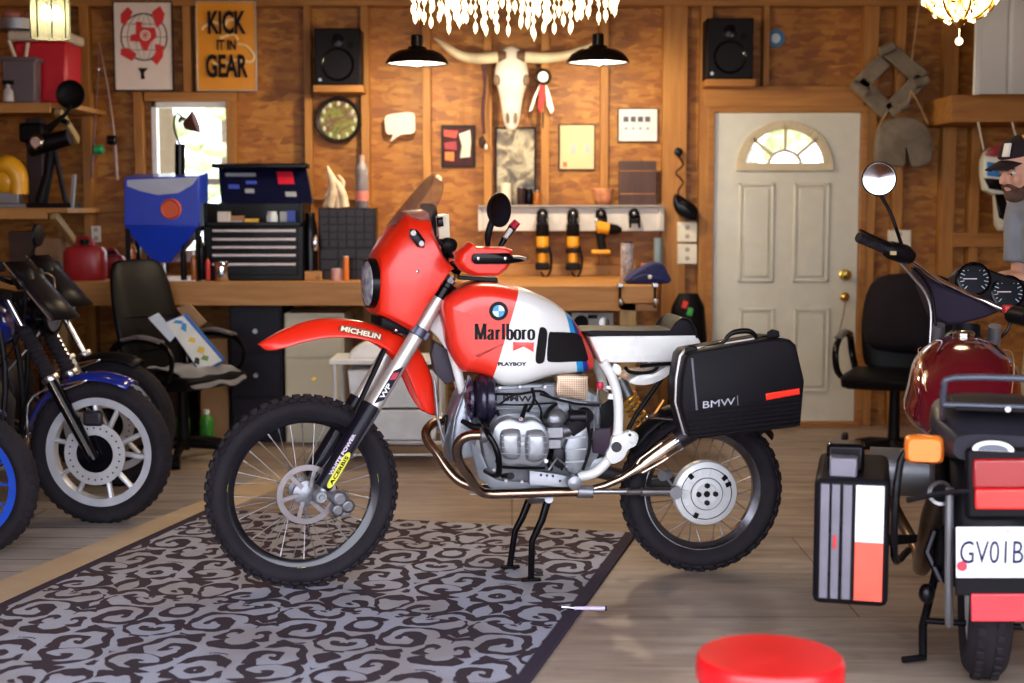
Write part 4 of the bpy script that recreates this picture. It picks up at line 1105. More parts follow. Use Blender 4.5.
# battery, black boxes, gearbox
b = MB(); b.prism([FB.Q(*p, -.1) for p in ((566, 400), (600, 404), (612, 395), (613, 424), (600, 430), (577, 428), (566, 424))], FB, -.13, .1, .006); b.build('airbox', m_black, moto, bev=.003)
b = MB(); b.prism([FB.Q(*p, -.12) for p in ((590, 428), (610, 427), (609, 455), (592, 452))], FB, -.14, .1, .006); b.build('battery_box', M('dark_plum_plastic', (56, 44, 56), .4), moto, bev=.003)
b = MB(); b.prism(sp2([FB.Q(*p, -.12) for p in ((568, 432), (576, 424), (586, 424), (588, 440), (584, 458), (578, 471), (566, 470), (562, 450))], 3), FB, -.16, .1, .012); gb = b.build('gearbox', m_cover, moto)
for y0_, y1_ in ((434, 436), (446, 449), (458, 461)):
    b = MB(); b.bar(FB.P(565, y0_ + 4, -.163), FB.P(586, y0_ + 3, -.163), .008, .006); b.build('gearbox_rib', m_cover, gb)
b = MB(); b.prism(sp2([FB.Q(*p, -.1) for p in ((582, 462), (600, 456), (606, 458), (600, 468), (586, 472))], 3), FB, -.13, .1, .006); b.build('swingarm_pivot', m_eng, moto)
b = MB(); b.tube([FB.P(598, 388, -.16), FB.P(597, 400, -.16), FB.P(594, 430, -.15), FB.P(592, 440, -.15)], .003, 8); b.build('dipstick_rod', m_steel, moto)
b = MB(); b.lathe([(.012, -.012), (.015, 0), (.012, .012)], FB.P(600, 385.5, -.16), (0, 0, 1), 16); b.build('red_cap', M('crimson_decal'), moto)
# dark joints, bolts and small fittings that break up the castings
for pts, r_ in ((((495, 404), (520, 405), (556, 403)), .003), (((488, 412), (491, 425), (490, 440)), .006), (((552, 424), (553, 446), (548, 462), (552, 470)), .007), (((562, 424), (559, 445), (562, 470)), .005), (((500, 467), (520, 468), (545, 468)), .005), (((588, 424), (590, 445), (583, 470)), .006), (((570, 410), (575, 420), (590, 424)), .01)):
    b = MB(); b.tube([FB.P(x, y, -.165) for x, y in pts], r_, 8, sm=3); b.build('hose', m_black, moto)
for x, y in ((500, 388), (520, 387), (545, 387), (566, 430), (566, 466), (584, 430), (494, 470), (506, 481), (522, 482), (540, 480)):
    b = MB(); p = FB.P(x, y, -.16); b.cyl(p + FB.n * .03, p, .006, seg=6); b.build('casing_bolt', m_steel, moto)
b = MB(); b.lathe([(.02, -.03), (.026, -.02), (.026, .03), (.016, .036)], FB.P(577, 417, -.2), FB.u, 18); b.build('intake_clamp', m_darkmetal, moto)
b = MB(); b.prism(sp2([FB.Q(*p, -.15) for p in ((552, 446), (563, 448), (562, 466), (551, 462))], 2), FB, -.2, -.1, .006); b.build('float_bowl', m_darkmetal, moto)
b = MB(); b.tube([FB.P(556, 404, -.2), FB.P(549, 410, -.24), FB.P(545, 418, -.24)], .008, 8, sm=3); b.build('choke_cable', m_black, moto)
# foot rest and levers
b = MB(); b.prism([FB.Q(*p, -.17) for p in ((529, 470), (560, 474), (575, 478), (580, 486), (562, 487), (529, 484))], FB, -.18, -.15, .003); fp = b.build('foot_rest_plate', m_alu, moto)
for x, y in ((541, 475), (547, 475.5), (553, 476), (560, 481)):
    b = MB(); b.cyl(FB.P(x, y, -.179), FB.P(x, y, -.183), .005, seg=10); b.build('plate_hole', m_darkmetal, fp)
b = MB(); b.lathe([(.012, -.05), (.026, -.045), (.026, .0), (.012, .004)], FB.P(573, 481, -.2), FB.n, 20); b.cyl(FB.P(573, 481, -.2), FB.P(573, 481, -.3), .01); b.build('foot_peg', m_alu, moto)
b = MB(); b.tube([FB.P(549, 470, -.2), FB.P(557, 458, -.2), FB.P(566, 466, -.2)], .005, 8); b.build('gear_lever', m_steel, moto)
b = MB(); b.tube([FB.P(502, 476, -.22), FB.P(510, 476, -.26), FB.P(511, 476, -.28)], [.008, .013, .013], 10); b.build('brake_peg', m_black, moto)
# collector, silencer, drive rod
b = MB(); b.cyl(FB.P(577, 491.5, -.15), FB.P(593, 492, -.15), .024, seg=20); b.build('exhaust_collar', m_alu, moto, bev=.003)
b = MB(); b.tube([FB.P(592, 491.5, -.14), FB.P(626, 491.5, -.13), FB.P(627, 491.5, -.13), FB.P(640, 491.8, -.125), FB.P(641, 491.8, -.125), FB.P(674, 492, -.11)], [.011, .011, .015, .012, .017, .017], 14); b.build('torque_rod', m_steel, moto)
b = MB(); b.lathe([(.024, -.02), (.026, .0), (.018, .02)], FB.P(675, 492, -.11), FB.n, 16); b.build('rod_end', m_alu, moto)
m_sil = M('tinted_silencer', (186, 164, 146), .2, 1, var=.2)
b = MB(); b.tube([FB.P(x, y, -.1) for x, y in ((585, 491), (604, 486), (622, 478), (634, 471), (642, 466), (664, 449), (674, 442))], [.014, .014, .014, .016, .032, .04, .04], 18); b.build('silencer_cone', m_sil, moto)
b = MB(); b.tube([FB.P(x, y, -.1) for x, y in ((673, 443), (677, 440))], .043, 20); b.build('silencer_clamp', m_chrome, moto)
b = MB(); b.tube([FB.P(x, y, -.1) for x, y in ((676, 441), (700, 424), (740, 400))], [.038, .046, .046], 20); b.build('silencer', M('silencer_black', (50, 44, 52), .4, .5), moto)
b = MB(); b.tube([FB.P(x, y, -.14) for x, y in ((637, 464), (640, 459), (662, 443))], .005, 8); b.tube([FB.P(x, y, -.14) for x, y in ((642, 473), (662, 462), (668, 458))], .005, 8); b.build('silencer_heat_shield', m_sil, moto)
b = MB(); b.tube([FB.P(668, 474, -.05), FB.P(662, 476, -.08)], [.02, .02], 16); b.tube([FB.P(664, 474, -.08), FB.P(672, 485, -.08)], .005, 8); b.build('brake_cam', m_alu, moto)
# swing arm (behind) and shock
b = MB(); b.tube([FB.P(596, 470, .1), FB.P(640, 480, .1), FB.P(700, 487, .1)], [.03, .028, .03], 14); b.build('swing_arm', M('dark_cast', (70, 66, 70), .5, .6), moto)
m_gold = M('gold_spring', (222, 160, 40), .3, .6)
s0 = FB.P(620, 378, .03); s1 = FB.P(645, 432, .03)
b = MB(); b.tube([s0, s0 + (s1 - s0) * .35], .022, 16); b.tube([s0 + (s1 - s0) * .3, s1], .01, 10); sh = b.build('shock_absorber', m_alu, moto)
b = MB(); dd = (s1 - s0).normalized(); xx = dd.orthogonal().normalized(); yy = dd.cross(xx); L_ = (s1 - s0).length
b.tube([s0 + dd * (L_ * (.28 + .6 * k / 84)) + (xx * math.cos(k * .5) + yy * math.sin(k * .5)) * .031 for k in range(85)], .0058, 8); b.build('spring', m_gold, sh)
b = MB(); b.tube([FB.P(662, 378, -.1), FB.P(650, 395, -.1), FB.P(636, 415, -.09), FB.P(628, 430, -.1)], .009, 10); b.build('rear_brace', m_black, moto)
b = MB(); b.tube([FB.P(645, 417, -.1), FB.P(673, 419.5, -.12)], .0035, 8); b.ball(FB.P(647, 416.5, -.105), .010); b.build('tie_rod', m_chrome, moto)
b = MB(); b.tube([FB.P(x, y, .0) for x, y in ((636, 427), (650, 420), (664, 400))], .009, 8, sm=3); b.build('shock_reservoir', M('bronze', (170, 110, 50), .35, .8), moto)
# centre stand
for sv, pts in ((-.1, ((548, 499.5), (542, 520), (532, 541), (531, 580))), (.1, ((529, 500.5), (522, 518), (515, 531), (510, 567)))):
    b = MB(); ps = [FB.P(x, y, sv) for x, y in pts]; ps[-1].z = .024
    b.tube(ps, [.015, .014, .0125, .0125], 12); sl = b.build('centre_stand_leg', m_blackg, moto)
    q = MB(); q.obox(ps[-1] - V((0, 0, .006)), (.075, .03, .008), (0, 0, R(THB))); q.build('stand_foot', m_blackg, sl, bev=.002)
    q = MB(); q.tube([ps[-1] + V((0, 0, .03)), ps[-1] + FB.u * .045 + FB.n * .0 + V((0, 0, .02))], .006, 8); q.build('stand_tang', m_blackg, sl)
b = MB(); b.cyl(FB.P(548, 500, -.11), FB.P(529, 501, .11), .012); b.cyl(FB.P(549, 499, -.112), FB.P(549, 499, -.125), .016); b.build('stand_pivot', m_alu, moto)
b = MB(); b.tube([FB.P(470, 494, -.13), FB.P(545, 498, -.13)], .0025, 6); b.build('stand_spring', m_steel, moto)
# radiator / electric bits under the fairing
b = MB(); b.prism([FS.Q(*p, 0) for p in ((376, 316), (396, 320), (412, 328), (410, 336), (390, 330), (376, 324))], FS, -.08, .08, .004); b.build('fairing_stay', m_black, moto)
b = MB(); b.ball(FS.P(396, 330, -.09), .008); b.build('screw', m_chrome, moto)
b = MB(); b.prism([FB.Q(*p, .02) for p in ((433, 340), (446, 348), (452, 362), (456, 378), (444, 382), (434, 372), (430, 352))], FB, -.05, .09, .006); b.build('ignition_coil', M('coil_plastic', (66, 60, 70), .4, bmp=.4, bscale=50), moto)
b = MB(); b.tube([FB.P(x, y, -.02) for x, y in ((434, 380), (436, 400), (438, 420), (446, 448))], .006, 8, sm=3); b.build('cable', m_steel, moto)
b = MB(); b.tube([FB.P(x, y, -.04) for x, y in ((441, 420), (447, 416), (446, 432), (452, 452))], .005, 8, sm=3); b.build('cable', m_black, moto)
# ---- hard pannier on the near side and its twin on the far side
m_case = M('case_plastic', (20, 17, 22), .5, var=.12, bmp=.25, bscale=260)
def pannier(sg):
    pan = [FB.Q(*p, -.46) for p in ((685, 358), (690, 352), (774, 338), (790, 339.5), (796, 345), (804.5, 381), (801, 423), (797, 427), (700, 439), (689, 437), (680, 405), (681, 380))]
    def pr(b, poly, v0, v1, ins): b.prism(poly, FB, v0 * sg, v1 * sg, ins)
    b = MB(); pr(b, pan, .39, .47, .016); root_ = b.build('hard_pannier' if sg > 0 else 'hard_pannier', m_case, moto, bev=.004, bseg=3)
    b = MB(); pr(b, [((a - .5 * (pan[0][0] + pan[5][0])) * .985 + .5 * (pan[0][0] + pan[5][0]), c_) for a, c_ in pan], .26, .383, .012); b.build('pannier_back_shell', m_case, root_, bev=.004)
    mx = sum(p[0] for p in pan) / len(pan); mz = sum(p[1] for p in pan) / len(pan)
    b = MB(); pr(b, [(mx + (a - mx) * 1.012, mz + (c_ - mz) * 1.015) for a, c_ in pan], .381, .393, .002); b.build('pannier_seam', M('seam_alloy', (200, 198, 200), .35, .6), root_)
    vv = -.472 * 1
    if sg > 0: return root_
    for k in range(7):
        y_ = 407 + k * 4.1
        q = MB(); q.bar(FB.P(687 + k * .6, y_ + 5.2, -.47), FB.P(800, y_ - 8.5 + 1.5 * k / 6, -.473), .012, .007); q.build('case_rib', m_case, root_, bev=.002)
    q = MB(); q.bar(FB.P(692, 358, -.471), FB.P(697, 412, -.471), .006, .008, FB.u); q.build('case_edge_rib', M('edge_grey', (104, 98, 112), .35), root_, bev=.002)  # narrow strip in a lighter grey than the case
    q = MB(); q.loft([[FB.P(x, y, v) for x, y in ((701, 400), (737.5, 395.5), (738, 406.5), (701.5, 410.5))] for v in (-.466, -.4735)]); pl = q.build('badge_plate', m_black, root_, bev=.001)
    a = FB.P(703, 405, -.475); c_ = FB.P(735, 401, -.475)
    text('BMW', M('badge_silver', (190, 188, 200), .3, .6), 'badge_lettering', pl, (a + c_) / 2, c_ - a, (0, 0, 1), .024, (c_ - a).length, .001, off=.0, bold=.0)
    q = MB(); q.tube([FB.P(x, y, -.4745) for x, y in ((701, 410.5), (738, 406.5), (737.5, 395.5))], .0012, 6); q.build('badge_rim', M('badge_silver'), pl)
    q = MB(); q.loft([[FB.P(x, y, v) for x, y in ((765.5, 393.5), (799.5, 388), (800, 394.5), (766, 400.5))] for v in (-.466, -.478)]); q.build('reflector', M('red_reflector', (250, 50, 30), .25, coat=.6), root_, bev=.003)
    for x, y in ((688, 350), (770, 334)):
        q = MB(); q.loft([[FB.P(x + dx, y + dy, v) for dx, dy in ((-4, 5), (10, 3), (9, -3), (2, -5), (-3, -2))] for v in (-.44, -.36)]); q.build('latch', m_blackg, root_, bev=.004)
    q = MB(); q.tube([FB.P(x, y, -.39) for x, y in ((700, 349), (722, 343), (728, 336), (735, 332), (748, 331), (755, 335), (757, 339), (770, 336))], [.006, .007, .008, .01, .01, .008, .007, .006], 10, sm=3); q.build('carry_handle', m_blackg, root_)
    q = MB(); q.bar(FB.P(705, 347.5, -.4), FB.P(767, 338, -.4), .02, .004); q.build('handle_strip', M('seam_alloy'), root_)
    return root_
pannier(-1)
b = MB()
for sg in (-1, 1):
    b.tube([FB.P(640, 366, -.13) + FB.n * (0 if sg < 0 else .26), FB.P(690, 362, -.2) + FB.n * (0 if sg < 0 else .4), FB.P(770, 358, -.22) + FB.n * (0 if sg < 0 else .44)], .008, 8)
b.tube([FB.P(700, 350, -.12), FB.P(790, 344, -.1), FB.P(790, 344, .1), FB.P(700, 350, .12)], .008, 8)
b.build('pannier_rack', m_blackg, moto)
# ------------------------------------------------------------------ things on the back wall
FW = Fr((0, YW, 0), 0)
def wq(px, py, Y=YW): p = W(px, py, Y); return (p.x, p.z)
def slab(name, x0, y0, x1, y1, Y, th, mat, parent=None, bev=.002, **k):
    """upright box whose front face lies at depth Y"""
    a = W(x0, y0, Y); c = W(x1, y1, Y); b = MB(); b.box(a.x, c.x, Y, Y + th, c.z, a.z)
    return b.build(name, mat, parent, bev=bev, **k)
def frame_thing(name, lab, cat, x0, y0, x1, y1, fw_, m_fr, m_pic, pic='picture_panel', Y=YW - .024, group=None):
    a = W(x0, y0, Y); c = W(x1, y1, Y)
    t = T(name, lab, cat, ((a.x + c.x) / 2, Y, c.z), group=group)
    b = MB()
    for bx in ((a.x, c.x, a.z - fw_, a.z), (a.x, c.x, c.z, c.z + fw_), (a.x, a.x + fw_, c.z + fw_, a.z - fw_), (c.x - fw_, c.x, c.z + fw_, a.z - fw_)): b.box(bx[0], bx[1], Y, Y + .022, bx[2], bx[3])
    b.build('frame', m_fr, t, bev=.002)
    b = MB(); b.box(a.x + fw_ * .5, c.x - fw_ * .5, Y + .008, Y + .02, c.z + fw_ * .5, a.z - fw_ * .5)
    p = b.build(pic, m_pic, t)
    return t, p, Y + .008
m_fblack = M('frame_black', (38, 30, 30), .4)
m_ink2 = M('poster_ink', (30, 22, 26), .6)
# poster : red globe emblem (a plain stand-in emblem of the same layout)
m_poster = M('poster_paper', (228, 216, 206), .45, var=.03)
t, p, Yp = frame_thing('poster', 'white poster with a red and black globe emblem above the window', 'poster', 112, 1, 174, 91, .008, m_fblack, m_poster)
m_pred = M('poster_red', (206, 44, 44), .5)
gc = W(144, 37, Yp)
def ring_flat(b, c, r, w_, seg=32, Y=None, e=.002, ky=1.0, a0=0, a1=2 * PI, kx=1.0):
    Y = c.y if Y is None else Y; N_ = seg
    for k in range(N_):
        aa, ab = a0 + (a1 - a0) * k / N_, a0 + (a1 - a0) * (k + 1) / N_
        q = [(r_ * math.cos(a_) * kx, r_ * math.sin(a_) * ky) for r_, a_ in ((r - w_, aa), (r + w_, aa), (r + w_, ab), (r - w_, ab))]
        b.loft([[V((c.x + x, Y - ee, c.z + z)) for x, z in q] for ee in (e, 0)])
b = MB(); ring_flat(b, gc, .145, .0035)
for k in (.35, .72): ring_flat(b, gc, .145, .002, kx=k)
ring_flat(b, gc, .145, .0025, kx=.02)
for zz in (-.08, 0, .08):
    h = math.sqrt(.145 ** 2 - zz ** 2); b.box(gc.x - h, gc.x + h, gc.y - .002, gc.y, gc.z + zz - .0015, gc.z + zz + .0015)
b.build('globe_lines', m_ink2, t)
def flat_poly(pts, Y, mat, name, par, e=.003):
    q = [W(x, y, Y) for x, y in pts]; b = MB(); b.loft([[V((v.x, Y - ee, v.z)) for v in q] for ee in (e, 0)]); return b.build(name, mat, par)
flat_poly([(136, 22), (142, 22), (142, 27), (155, 28), (157, 37), (151, 42), (147, 51), (143, 50), (140, 42), (130, 41), (131, 35), (136, 34)], Yp, m_pred, 'emblem_shape', t, .004)
for q in ([(121, 14), (128, 7), (133, 12), (125, 26), (121, 22)], [(152, 12), (160, 6), (165, 14), (163, 22), (157, 28), (154, 20)], [(121, 49), (128, 48), (137, 54), (132, 61), (121, 55)], [(155, 44), (164, 46), (163, 57), (157, 65), (152, 60), (156, 52)]):
    flat_poly(q, Yp, m_pred, 'emblem_arm', t, .004)
b = MB(); ring_flat(b, V((gc.x + .01, gc.y - .004, gc.z + .01)), .028, .005, e=.001); ring_flat(b, V((gc.x + .01, gc.y - .004, gc.z + .01)), .014, .003, e=.001); b.build('emblem_rings', m_poster, t)
flat_poly([(138, 68), (148, 68), (144, 73), (145, 79), (141, 79), (141, 73)], Yp, m_ink2, 'poster_badge', t)
# yellow sign
m_ysign = M('yellow_enamel', (224, 148, 30), .3, coat=.4, var=.12, nscale=4)
t, p, Yp = frame_thing('metal_sign', 'yellow metal sign reading KICK IT IN GEAR', 'sign', 195, 1, 257, 91, .007, M('sign_rim', (190, 186, 176), .4, .5), m_ysign, 'sign_panel')
m_swirl = M('pale_swirl', (238, 206, 150), .4)
for pts in (((202, 30), (204, 26), (213, 22), (224, 26), (228, 20), (240, 20)), ((212, 62), (220, 66), (234, 60), (250, 62), (254, 56), (246, 46), (238, 44)), ((220, 38), (232, 34), (238, 40))):
    b = MB(); b.tube([W(x, y, Yp) for x, y in pts], [(.002, .014)] * len(pts) if False else .009, 8, sm=4); b.build('swirl', m_swirl, t)
def wtext(s_, x0, x1, yc, hpx, Y, mat, par, bold=.03, name='lettering', depth=.0015):
    a = W(x0, yc, Y); c = W(x1, yc, Y); sc = 1422 / Y
    return text(s_, mat, name, par, (a + c) / 2 - V((0, .012, 0)) if False else (a + c) / 2 - V((0, .004, 0)), (1, 0, 0), (0, 0, 1), hpx / sc, (c - a).length, depth, bold=bold)
wtext('KICK', 208, 246, 22.5, 23, Yp - .008, m_ink2, t); wtext('IT IN', 217, 236, 45, 10, Yp - .008, m_ink2, t); wtext('GEAR', 206, 248, 66, 23, Yp - .008, m_ink2, t)
# loudspeakers
m_spk = M('speaker_black', (17, 15, 19), .5)
def speaker(x0, y0, x1, y1, lab, Y=YW - .21, dep=.2):
    a = W(x0, y0, Y); c = W(x1, y1, Y); t = T('loudspeaker', lab, 'speaker', ((a.x + c.x) / 2, Y, c.z), group='wall loudspeakers')
    b = MB(); b.box(a.x, c.x, Y, Y + dep, c.z, a.z); b.build('cabinet', m_spk, t, bev=.008)
    w_ = c.x - a.x; h = a.z - c.z; cc = V(((a.x + c.x) / 2, Y, c.z + h * .36))
    b = MB(); b.lathe([(.001, -.012), (.018, -.012), (.026, .0), (.075, -.016), (.088, .002), (.1, .006), (.104, .0)], cc, (0, -1, 0), 36, closed=True); b.build('woofer', m_blackg, t)
    b = MB(); b.lathe([(.001, .004), (.012, .004), (.03, -.004), (.038, .003), (.042, 0)], cc + V((0, 0, h * .42)), (0, -1, 0), 28, closed=True); b.build('tweeter', m_blackg, t)
    b = MB(); b.cyl(cc + V((w_ * .28, 0, h * .34)), cc + V((w_ * .28, -.002, h * .34)), .02, seg=20); b.build('bass_port', M('deep_black', (8, 8, 10), .8), t)
    b = MB(); p = V((a.x + w_ * .12, Y, c.z + h * .09)); b.cyl(p, p - V((0, .006, 0)), .01, seg=12); b.build('badge', m_steel, t)
    return t
speaker(314, 28, 361, 85, 'black loudspeaker on a ledge above the round nature plate')
speaker(707, 18, 753, 79, 'black loudspeaker on the ledge above the white door')
# round plate
c = W(338, 120, YW + .0); t = T('round_plate', 'round green nature plate in a dark rim below the left loudspeaker', 'plate', (c.x, YW + .03, c.z - .15))
b = MB(); b.lathe([(.13, .0), (.146, .006), (.148, .014), (.14, .018), (.12, .008), (.12, 0)], (c.x, YW + .03, c.z), (0, -1, 0), 48, closed=True); b.build('rim', m_fblack, t)
m_pl, tt, pb = nt('nature_print')
vv = coords(tt); n_ = noise(tt, vv, 14, 4, .8)
cl_ = ramp(tt, n_.outputs[0], [(.3, lin((74, 84, 30))), (.45, lin((132, 136, 56))), (.58, lin((96, 60, 34))), (.7, lin((170, 160, 130)))]); tt.links.new(cl_, pb.inputs['Base Color'])
b = MB(); b.lathe([(.001, .004), (.09, .004), (.13, .008)], (c.x, YW + .03, c.z), (0, -1, 0), 40); b.build('picture_panel', m_pl, t)
for k in range(12):
    a = 2 * PI * k / 12; b = MB(); b.ball(V((c.x + .105 * math.cos(a), YW + .02, c.z + .105 * math.sin(a))), (.012, .004, .016), 8, 6); b.build('petal', M('petal', (196, 200, 170), .5), t)
# speech bubble sign
q = sp2([wq(x, y) for x, y in ((386, 116), (399, 113), (413, 113), (415, 121), (414, 133), (401, 135), (390, 142), (393, 135), (387, 134), (385, 125))], 3)
b = MB(); b.prism(q, FW, -.012, -.001); tag(b.build('speech_bubble_sign', M('sign_cream', (226, 214, 200), .5), bev=.002), 'small cream speech bubble shaped sign between studs left of the red picture', 'sign')
# pictures
def picmat(name, stops, sc, dist=1.0, det=3):
    m_, tt, pb = nt(name); n_ = noise(tt, coords(tt), sc, det, dist)
    tt.links.new(ramp(tt, n_.outputs[0], [(p_, lin(c_)) for p_, c_ in stops]), pb.inputs['Base Color']); pb.inputs['Roughness'].default_value = .35
    return m_
t, p, Yp = frame_thing('picture', 'small dark picture with a red scene and a white flower beside the left pendant lamp', 'picture', 441, 125, 475, 167, .014, m_fblack, M('picture_dark', (60, 20, 20), .3), Y=YO - .023)
flat_poly([(444, 130), (458, 131), (456, 138), (444, 136)], Yp, M('pic_red', (230, 60, 40)), 'red_patch', t); flat_poly([(444, 143), (456, 141), (457, 150), (445, 149)], Yp, M('pic_maroon', (150, 26, 40)), 'maroon_patch', t)
flat_poly([(445, 152), (454, 152), (454, 161), (445, 160)], Yp, M('pic_orange', (236, 120, 40)), 'orange_patch', t); flat_poly([(459, 134), (470, 130), (471, 142), (470, 157), (460, 158), (462, 146)], Yp, M('pic_white', (220, 226, 210)), 'white_patch', t)
t, p, Yp = frame_thing('picture', 'large woodland picture in a dark frame under the skull', 'picture', 495, 127, 536, 206, .012, m_fblack, picmat('woodland_print', [(.32, (40, 34, 26)), (.45, (110, 96, 70)), (.6, (190, 180, 150)), (.72, (70, 60, 44))], 9, 1.2, 5), Y=YO - .023)
t, p, Yp = frame_thing('certificate', 'pale certificate in a thin black frame right of the skull', 'certificate', 559, 124, 595, 170, .007, m_fblack, M('certificate_paper', (212, 196, 152), .5, var=.06, nscale=4), Y=YO - .023)
for x in (573, 587): flat_poly([(x - 2, 143), (x + 3, 143), (x + 2, 154), (x - 2, 154)], Yp, M('pale_blue_print', (170, 186, 190)), 'print_mark', t)
flat_poly([(563, 162), (567, 162), (567, 167), (563, 167)], Yp, M('print_red', (190, 110, 60)), 'seal', t)
t, p, Yp = frame_thing('certificate', 'white card with dark print in a black frame, right of the pale certificate', 'certificate', 618, 108, 658, 142, .006, m_fblack, M('white_card', (232, 232, 234), .5), Y=YO - .023)
for k in range(4):
    x = 626 + k * 7.2; flat_poly([(x - 2.6, 116.5), (x + 2.6, 116.5), (x + 2.6, 122), (x - 2.6, 122)], Yp, M('print_grey', (70, 74, 96)), 'print_block', t)
    flat_poly([(x - 1.6, 127), (x + 1.6, 127), (x + 1.6, 130), (x - 1.6, 130)], Yp, M('print_pale', (160, 164, 180)), 'print_block', t)
t = T('wooden_plaque', 'dark plank plaque with two brass bands above the white rail', 'plaque', (W(637, 206, YW).x, YW - .03, W(637, 206, YW).z))
slab('plaque_board', 619, 161, 656, 206, YW - .03, .028, wood('plaque_wood', (52, 30, 28), (78, 46, 40), g=(26, 26, 3)), t)
for y in (171, 194): slab('brass_band', 619, y - .6, 656, y + .6, YW - .033, .004, M('dull_brass', (150, 100, 60), .4, .6), t)
# longhorn skull
sk = W(512, 130, YW); t = T('longhorn_skull', 'longhorn cattle skull with long curved horns between the pendant lamps', 'skull', (sk.x, YW - .05, sk.z))
m_bone = M('bone', (214, 208, 200), .55, bmp=.3, bscale=30)
m_horn2 = M('horn_keratin', (200, 188, 160), .4, var=.35, nscale=5)
secs = [(46, 4, .03), (50, 9, .05), (56, 13, .06), (66, 15.5, .07), (76, 17.5, .07), (84, 15, .065), (94, 12, .05), (106, 10, .04), (116, 9, .035), (126, 7, .03), (131, 3, .015)]
b = MB(); rings = []
for y, hw, dp in secs:
    c = W(511.5, y, YW - .06); w_ = hw / 156
    rings.append([V((c.x + w_ * math.cos(a), c.y - dp * math.sin(a) * (1 if math.sin(a) > 0 else .5), c.z)) for a in [2 * PI * i / 20 for i in range(20)]])
b.loft(rings); b.build('skull_bone', m_bone, t, sub=1)
for sx in (-1, 1):
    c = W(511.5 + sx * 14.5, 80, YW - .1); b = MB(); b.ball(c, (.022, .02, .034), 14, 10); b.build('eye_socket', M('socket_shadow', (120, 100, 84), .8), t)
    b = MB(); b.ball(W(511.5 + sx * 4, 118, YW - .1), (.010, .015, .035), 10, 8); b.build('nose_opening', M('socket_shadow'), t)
hp = [(498, 57), (478, 58.5), (462, 56), (448, 48), (434, 38)]
b = MB(); b.tube([W(x, y, YW - .08 - .0 * i) for i, (x, y) in enumerate(hp)], [.036, .034, .03, .024, .006], 16, sm=5); b.build('horn_left' if False else 'horn', m_horn2, t)
hp = [(525, 57), (545, 58), (564, 56), (582, 50), (598, 42)]
b = MB(); b.tube([W(x, y, YW - .08) for x, y in hp], [.036, .034, .03, .024, .006], 16, sm=5); b.build('horn', m_horn2, t)
for x in (503, 520):
    b = MB(); c = W(x, 57, YW - .08); sg = -1 if x < 510 else 1; b.cyl(c - V((.02 * sg, 0, 0)), c + V((.03 * sg, 0, 0)), .04, .037, 16); b.build('horn_base', M('dark_horn_base', (96, 70, 50), .6), t)
# hanging strap with knife under the left horn
t = T('beaded_strap', 'long dark beaded strap hanging from the left horn', 'strap', W(484, 152, YW - .06))
b = MB(); b.tube([W(x, y, YW - .06) for x, y in ((484, 64), (485, 85), (483, 110), (484, 134))], [(.018, .006), (.01, .006), (.012, .006), (.01, .006)], 10, sm=4); b.build('strap', M('strap_leather', (70, 44, 48), .6, var=.4, nscale=60), t)
b = MB(); b.ball(W(482, 142, YW - .06), (.022, .012, .04), 12, 8); b.build('tassel', M('tassel', (56, 40, 38), .7), t)
b = MB(); b.ball(W(486, 147, YW - .07), (.01, .008, .02), 10, 6); b.build('bead', m_bone, t)
# medallion with ribbons
c = W(543, 77, YW - .06); t = T('rosette', 'round black and white medallion with white and red feathers hanging from the right horn', 'ornament', (c.x, c.y, c.z - .25))
b = MB(); b.lathe([(.001, .014), (.03, .014), (.034, .018), (.05, .012), (.054, 0)], c, (0, -1, 0), 28); b.build('medallion_rim', m_fblack, t)
b = MB(); b.lathe([(.001, .02), (.032, .02), (.034, .014)], c, (0, -1, 0), 24); b.build('medallion_face', m_white, t)
for pts, m_, nm in (([(541, 82), (532, 110), (529, 112), (534, 96)], m_white, 'feather'), ([(545, 82), (550, 94), (554, 110), (551, 114), (547, 106)], m_white, 'feather'), ([(540, 82), (546, 82), (545, 100), (541, 114), (538, 108)], M('ribbon_red', (196, 40, 40), .6), 'ribbon'), ([(542, 112), (544, 112), (543.5, 128), (542, 128)], m_fblack, 'cord')):
    q = [wq(x, y, YW - .06) for x, y in pts]; b = MB(); b.prism(q, Fr((0, YW - .06, 0), 0), -.008, -.002); b.build(nm, m_, t)
# pendant lamps
def pendant(px, py, lab):
    c = W(px, py, 8.3); t = T('pendant_lamp', lab, 'lamp', (c.x, c.y, c.z), group='barn pendant lamps')
    b = MB(); b.lathe([(.028, .115), (.034, .11), (.034, .05), (.05, .045), (.06, .03), (.11, .022), (.15, 0), (.178, -.035), (.182, -.05), (.184, -.052), (.178, -.054), (.172, -.04), (.145, -.008), (.10, .012), (.04, .03), (.028, .04)], c, (0, 0, 1), 48, closed=True)
    b.build('shade', M('barn_black_enamel', (16, 13, 15), .3, coat=.3), t)
    b = MB(); b.lathe([(.171, -.044), (.144, -.012), (.099, .008), (.04, .026), (.02, .026)], c, (0, 0, 1), 48); b.bm.faces.ensure_lookup_table()
    o = b.build('shade_lining', m_white, t)
    b = MB(); b.ball(c - V((0, 0, .012)), (.045, .045, .05), 20, 12); b.build('bulb', M('bulb_glow', (255, 240, 210), .3, emit=(255, 226, 180), es=14), t)
    b = MB(); b.tube([c + V((0, 0, .11)), c + V((0, 0, .2)), (c.x + .01, c.y, ZC)], .004, 8); b.build('lamp_cord', M('red_cord', (120, 50, 34), .6), t)
    ld = bpy.data.lights.new('bulb_light', 'POINT'); ld.energy = 27; ld.color = (1, .82, .56); ld.shadow_soft_size = .05
    lo_ = bpy.data.objects.new('bulb_light', ld); COL.objects.link(lo_); lo_.parent = t; lo_.location = (0, 0, -.085)
pendant(417, 55, 'black barn pendant lamp over the left horn tip'); pendant(598, 54, 'black barn pendant lamp over the right horn tip')
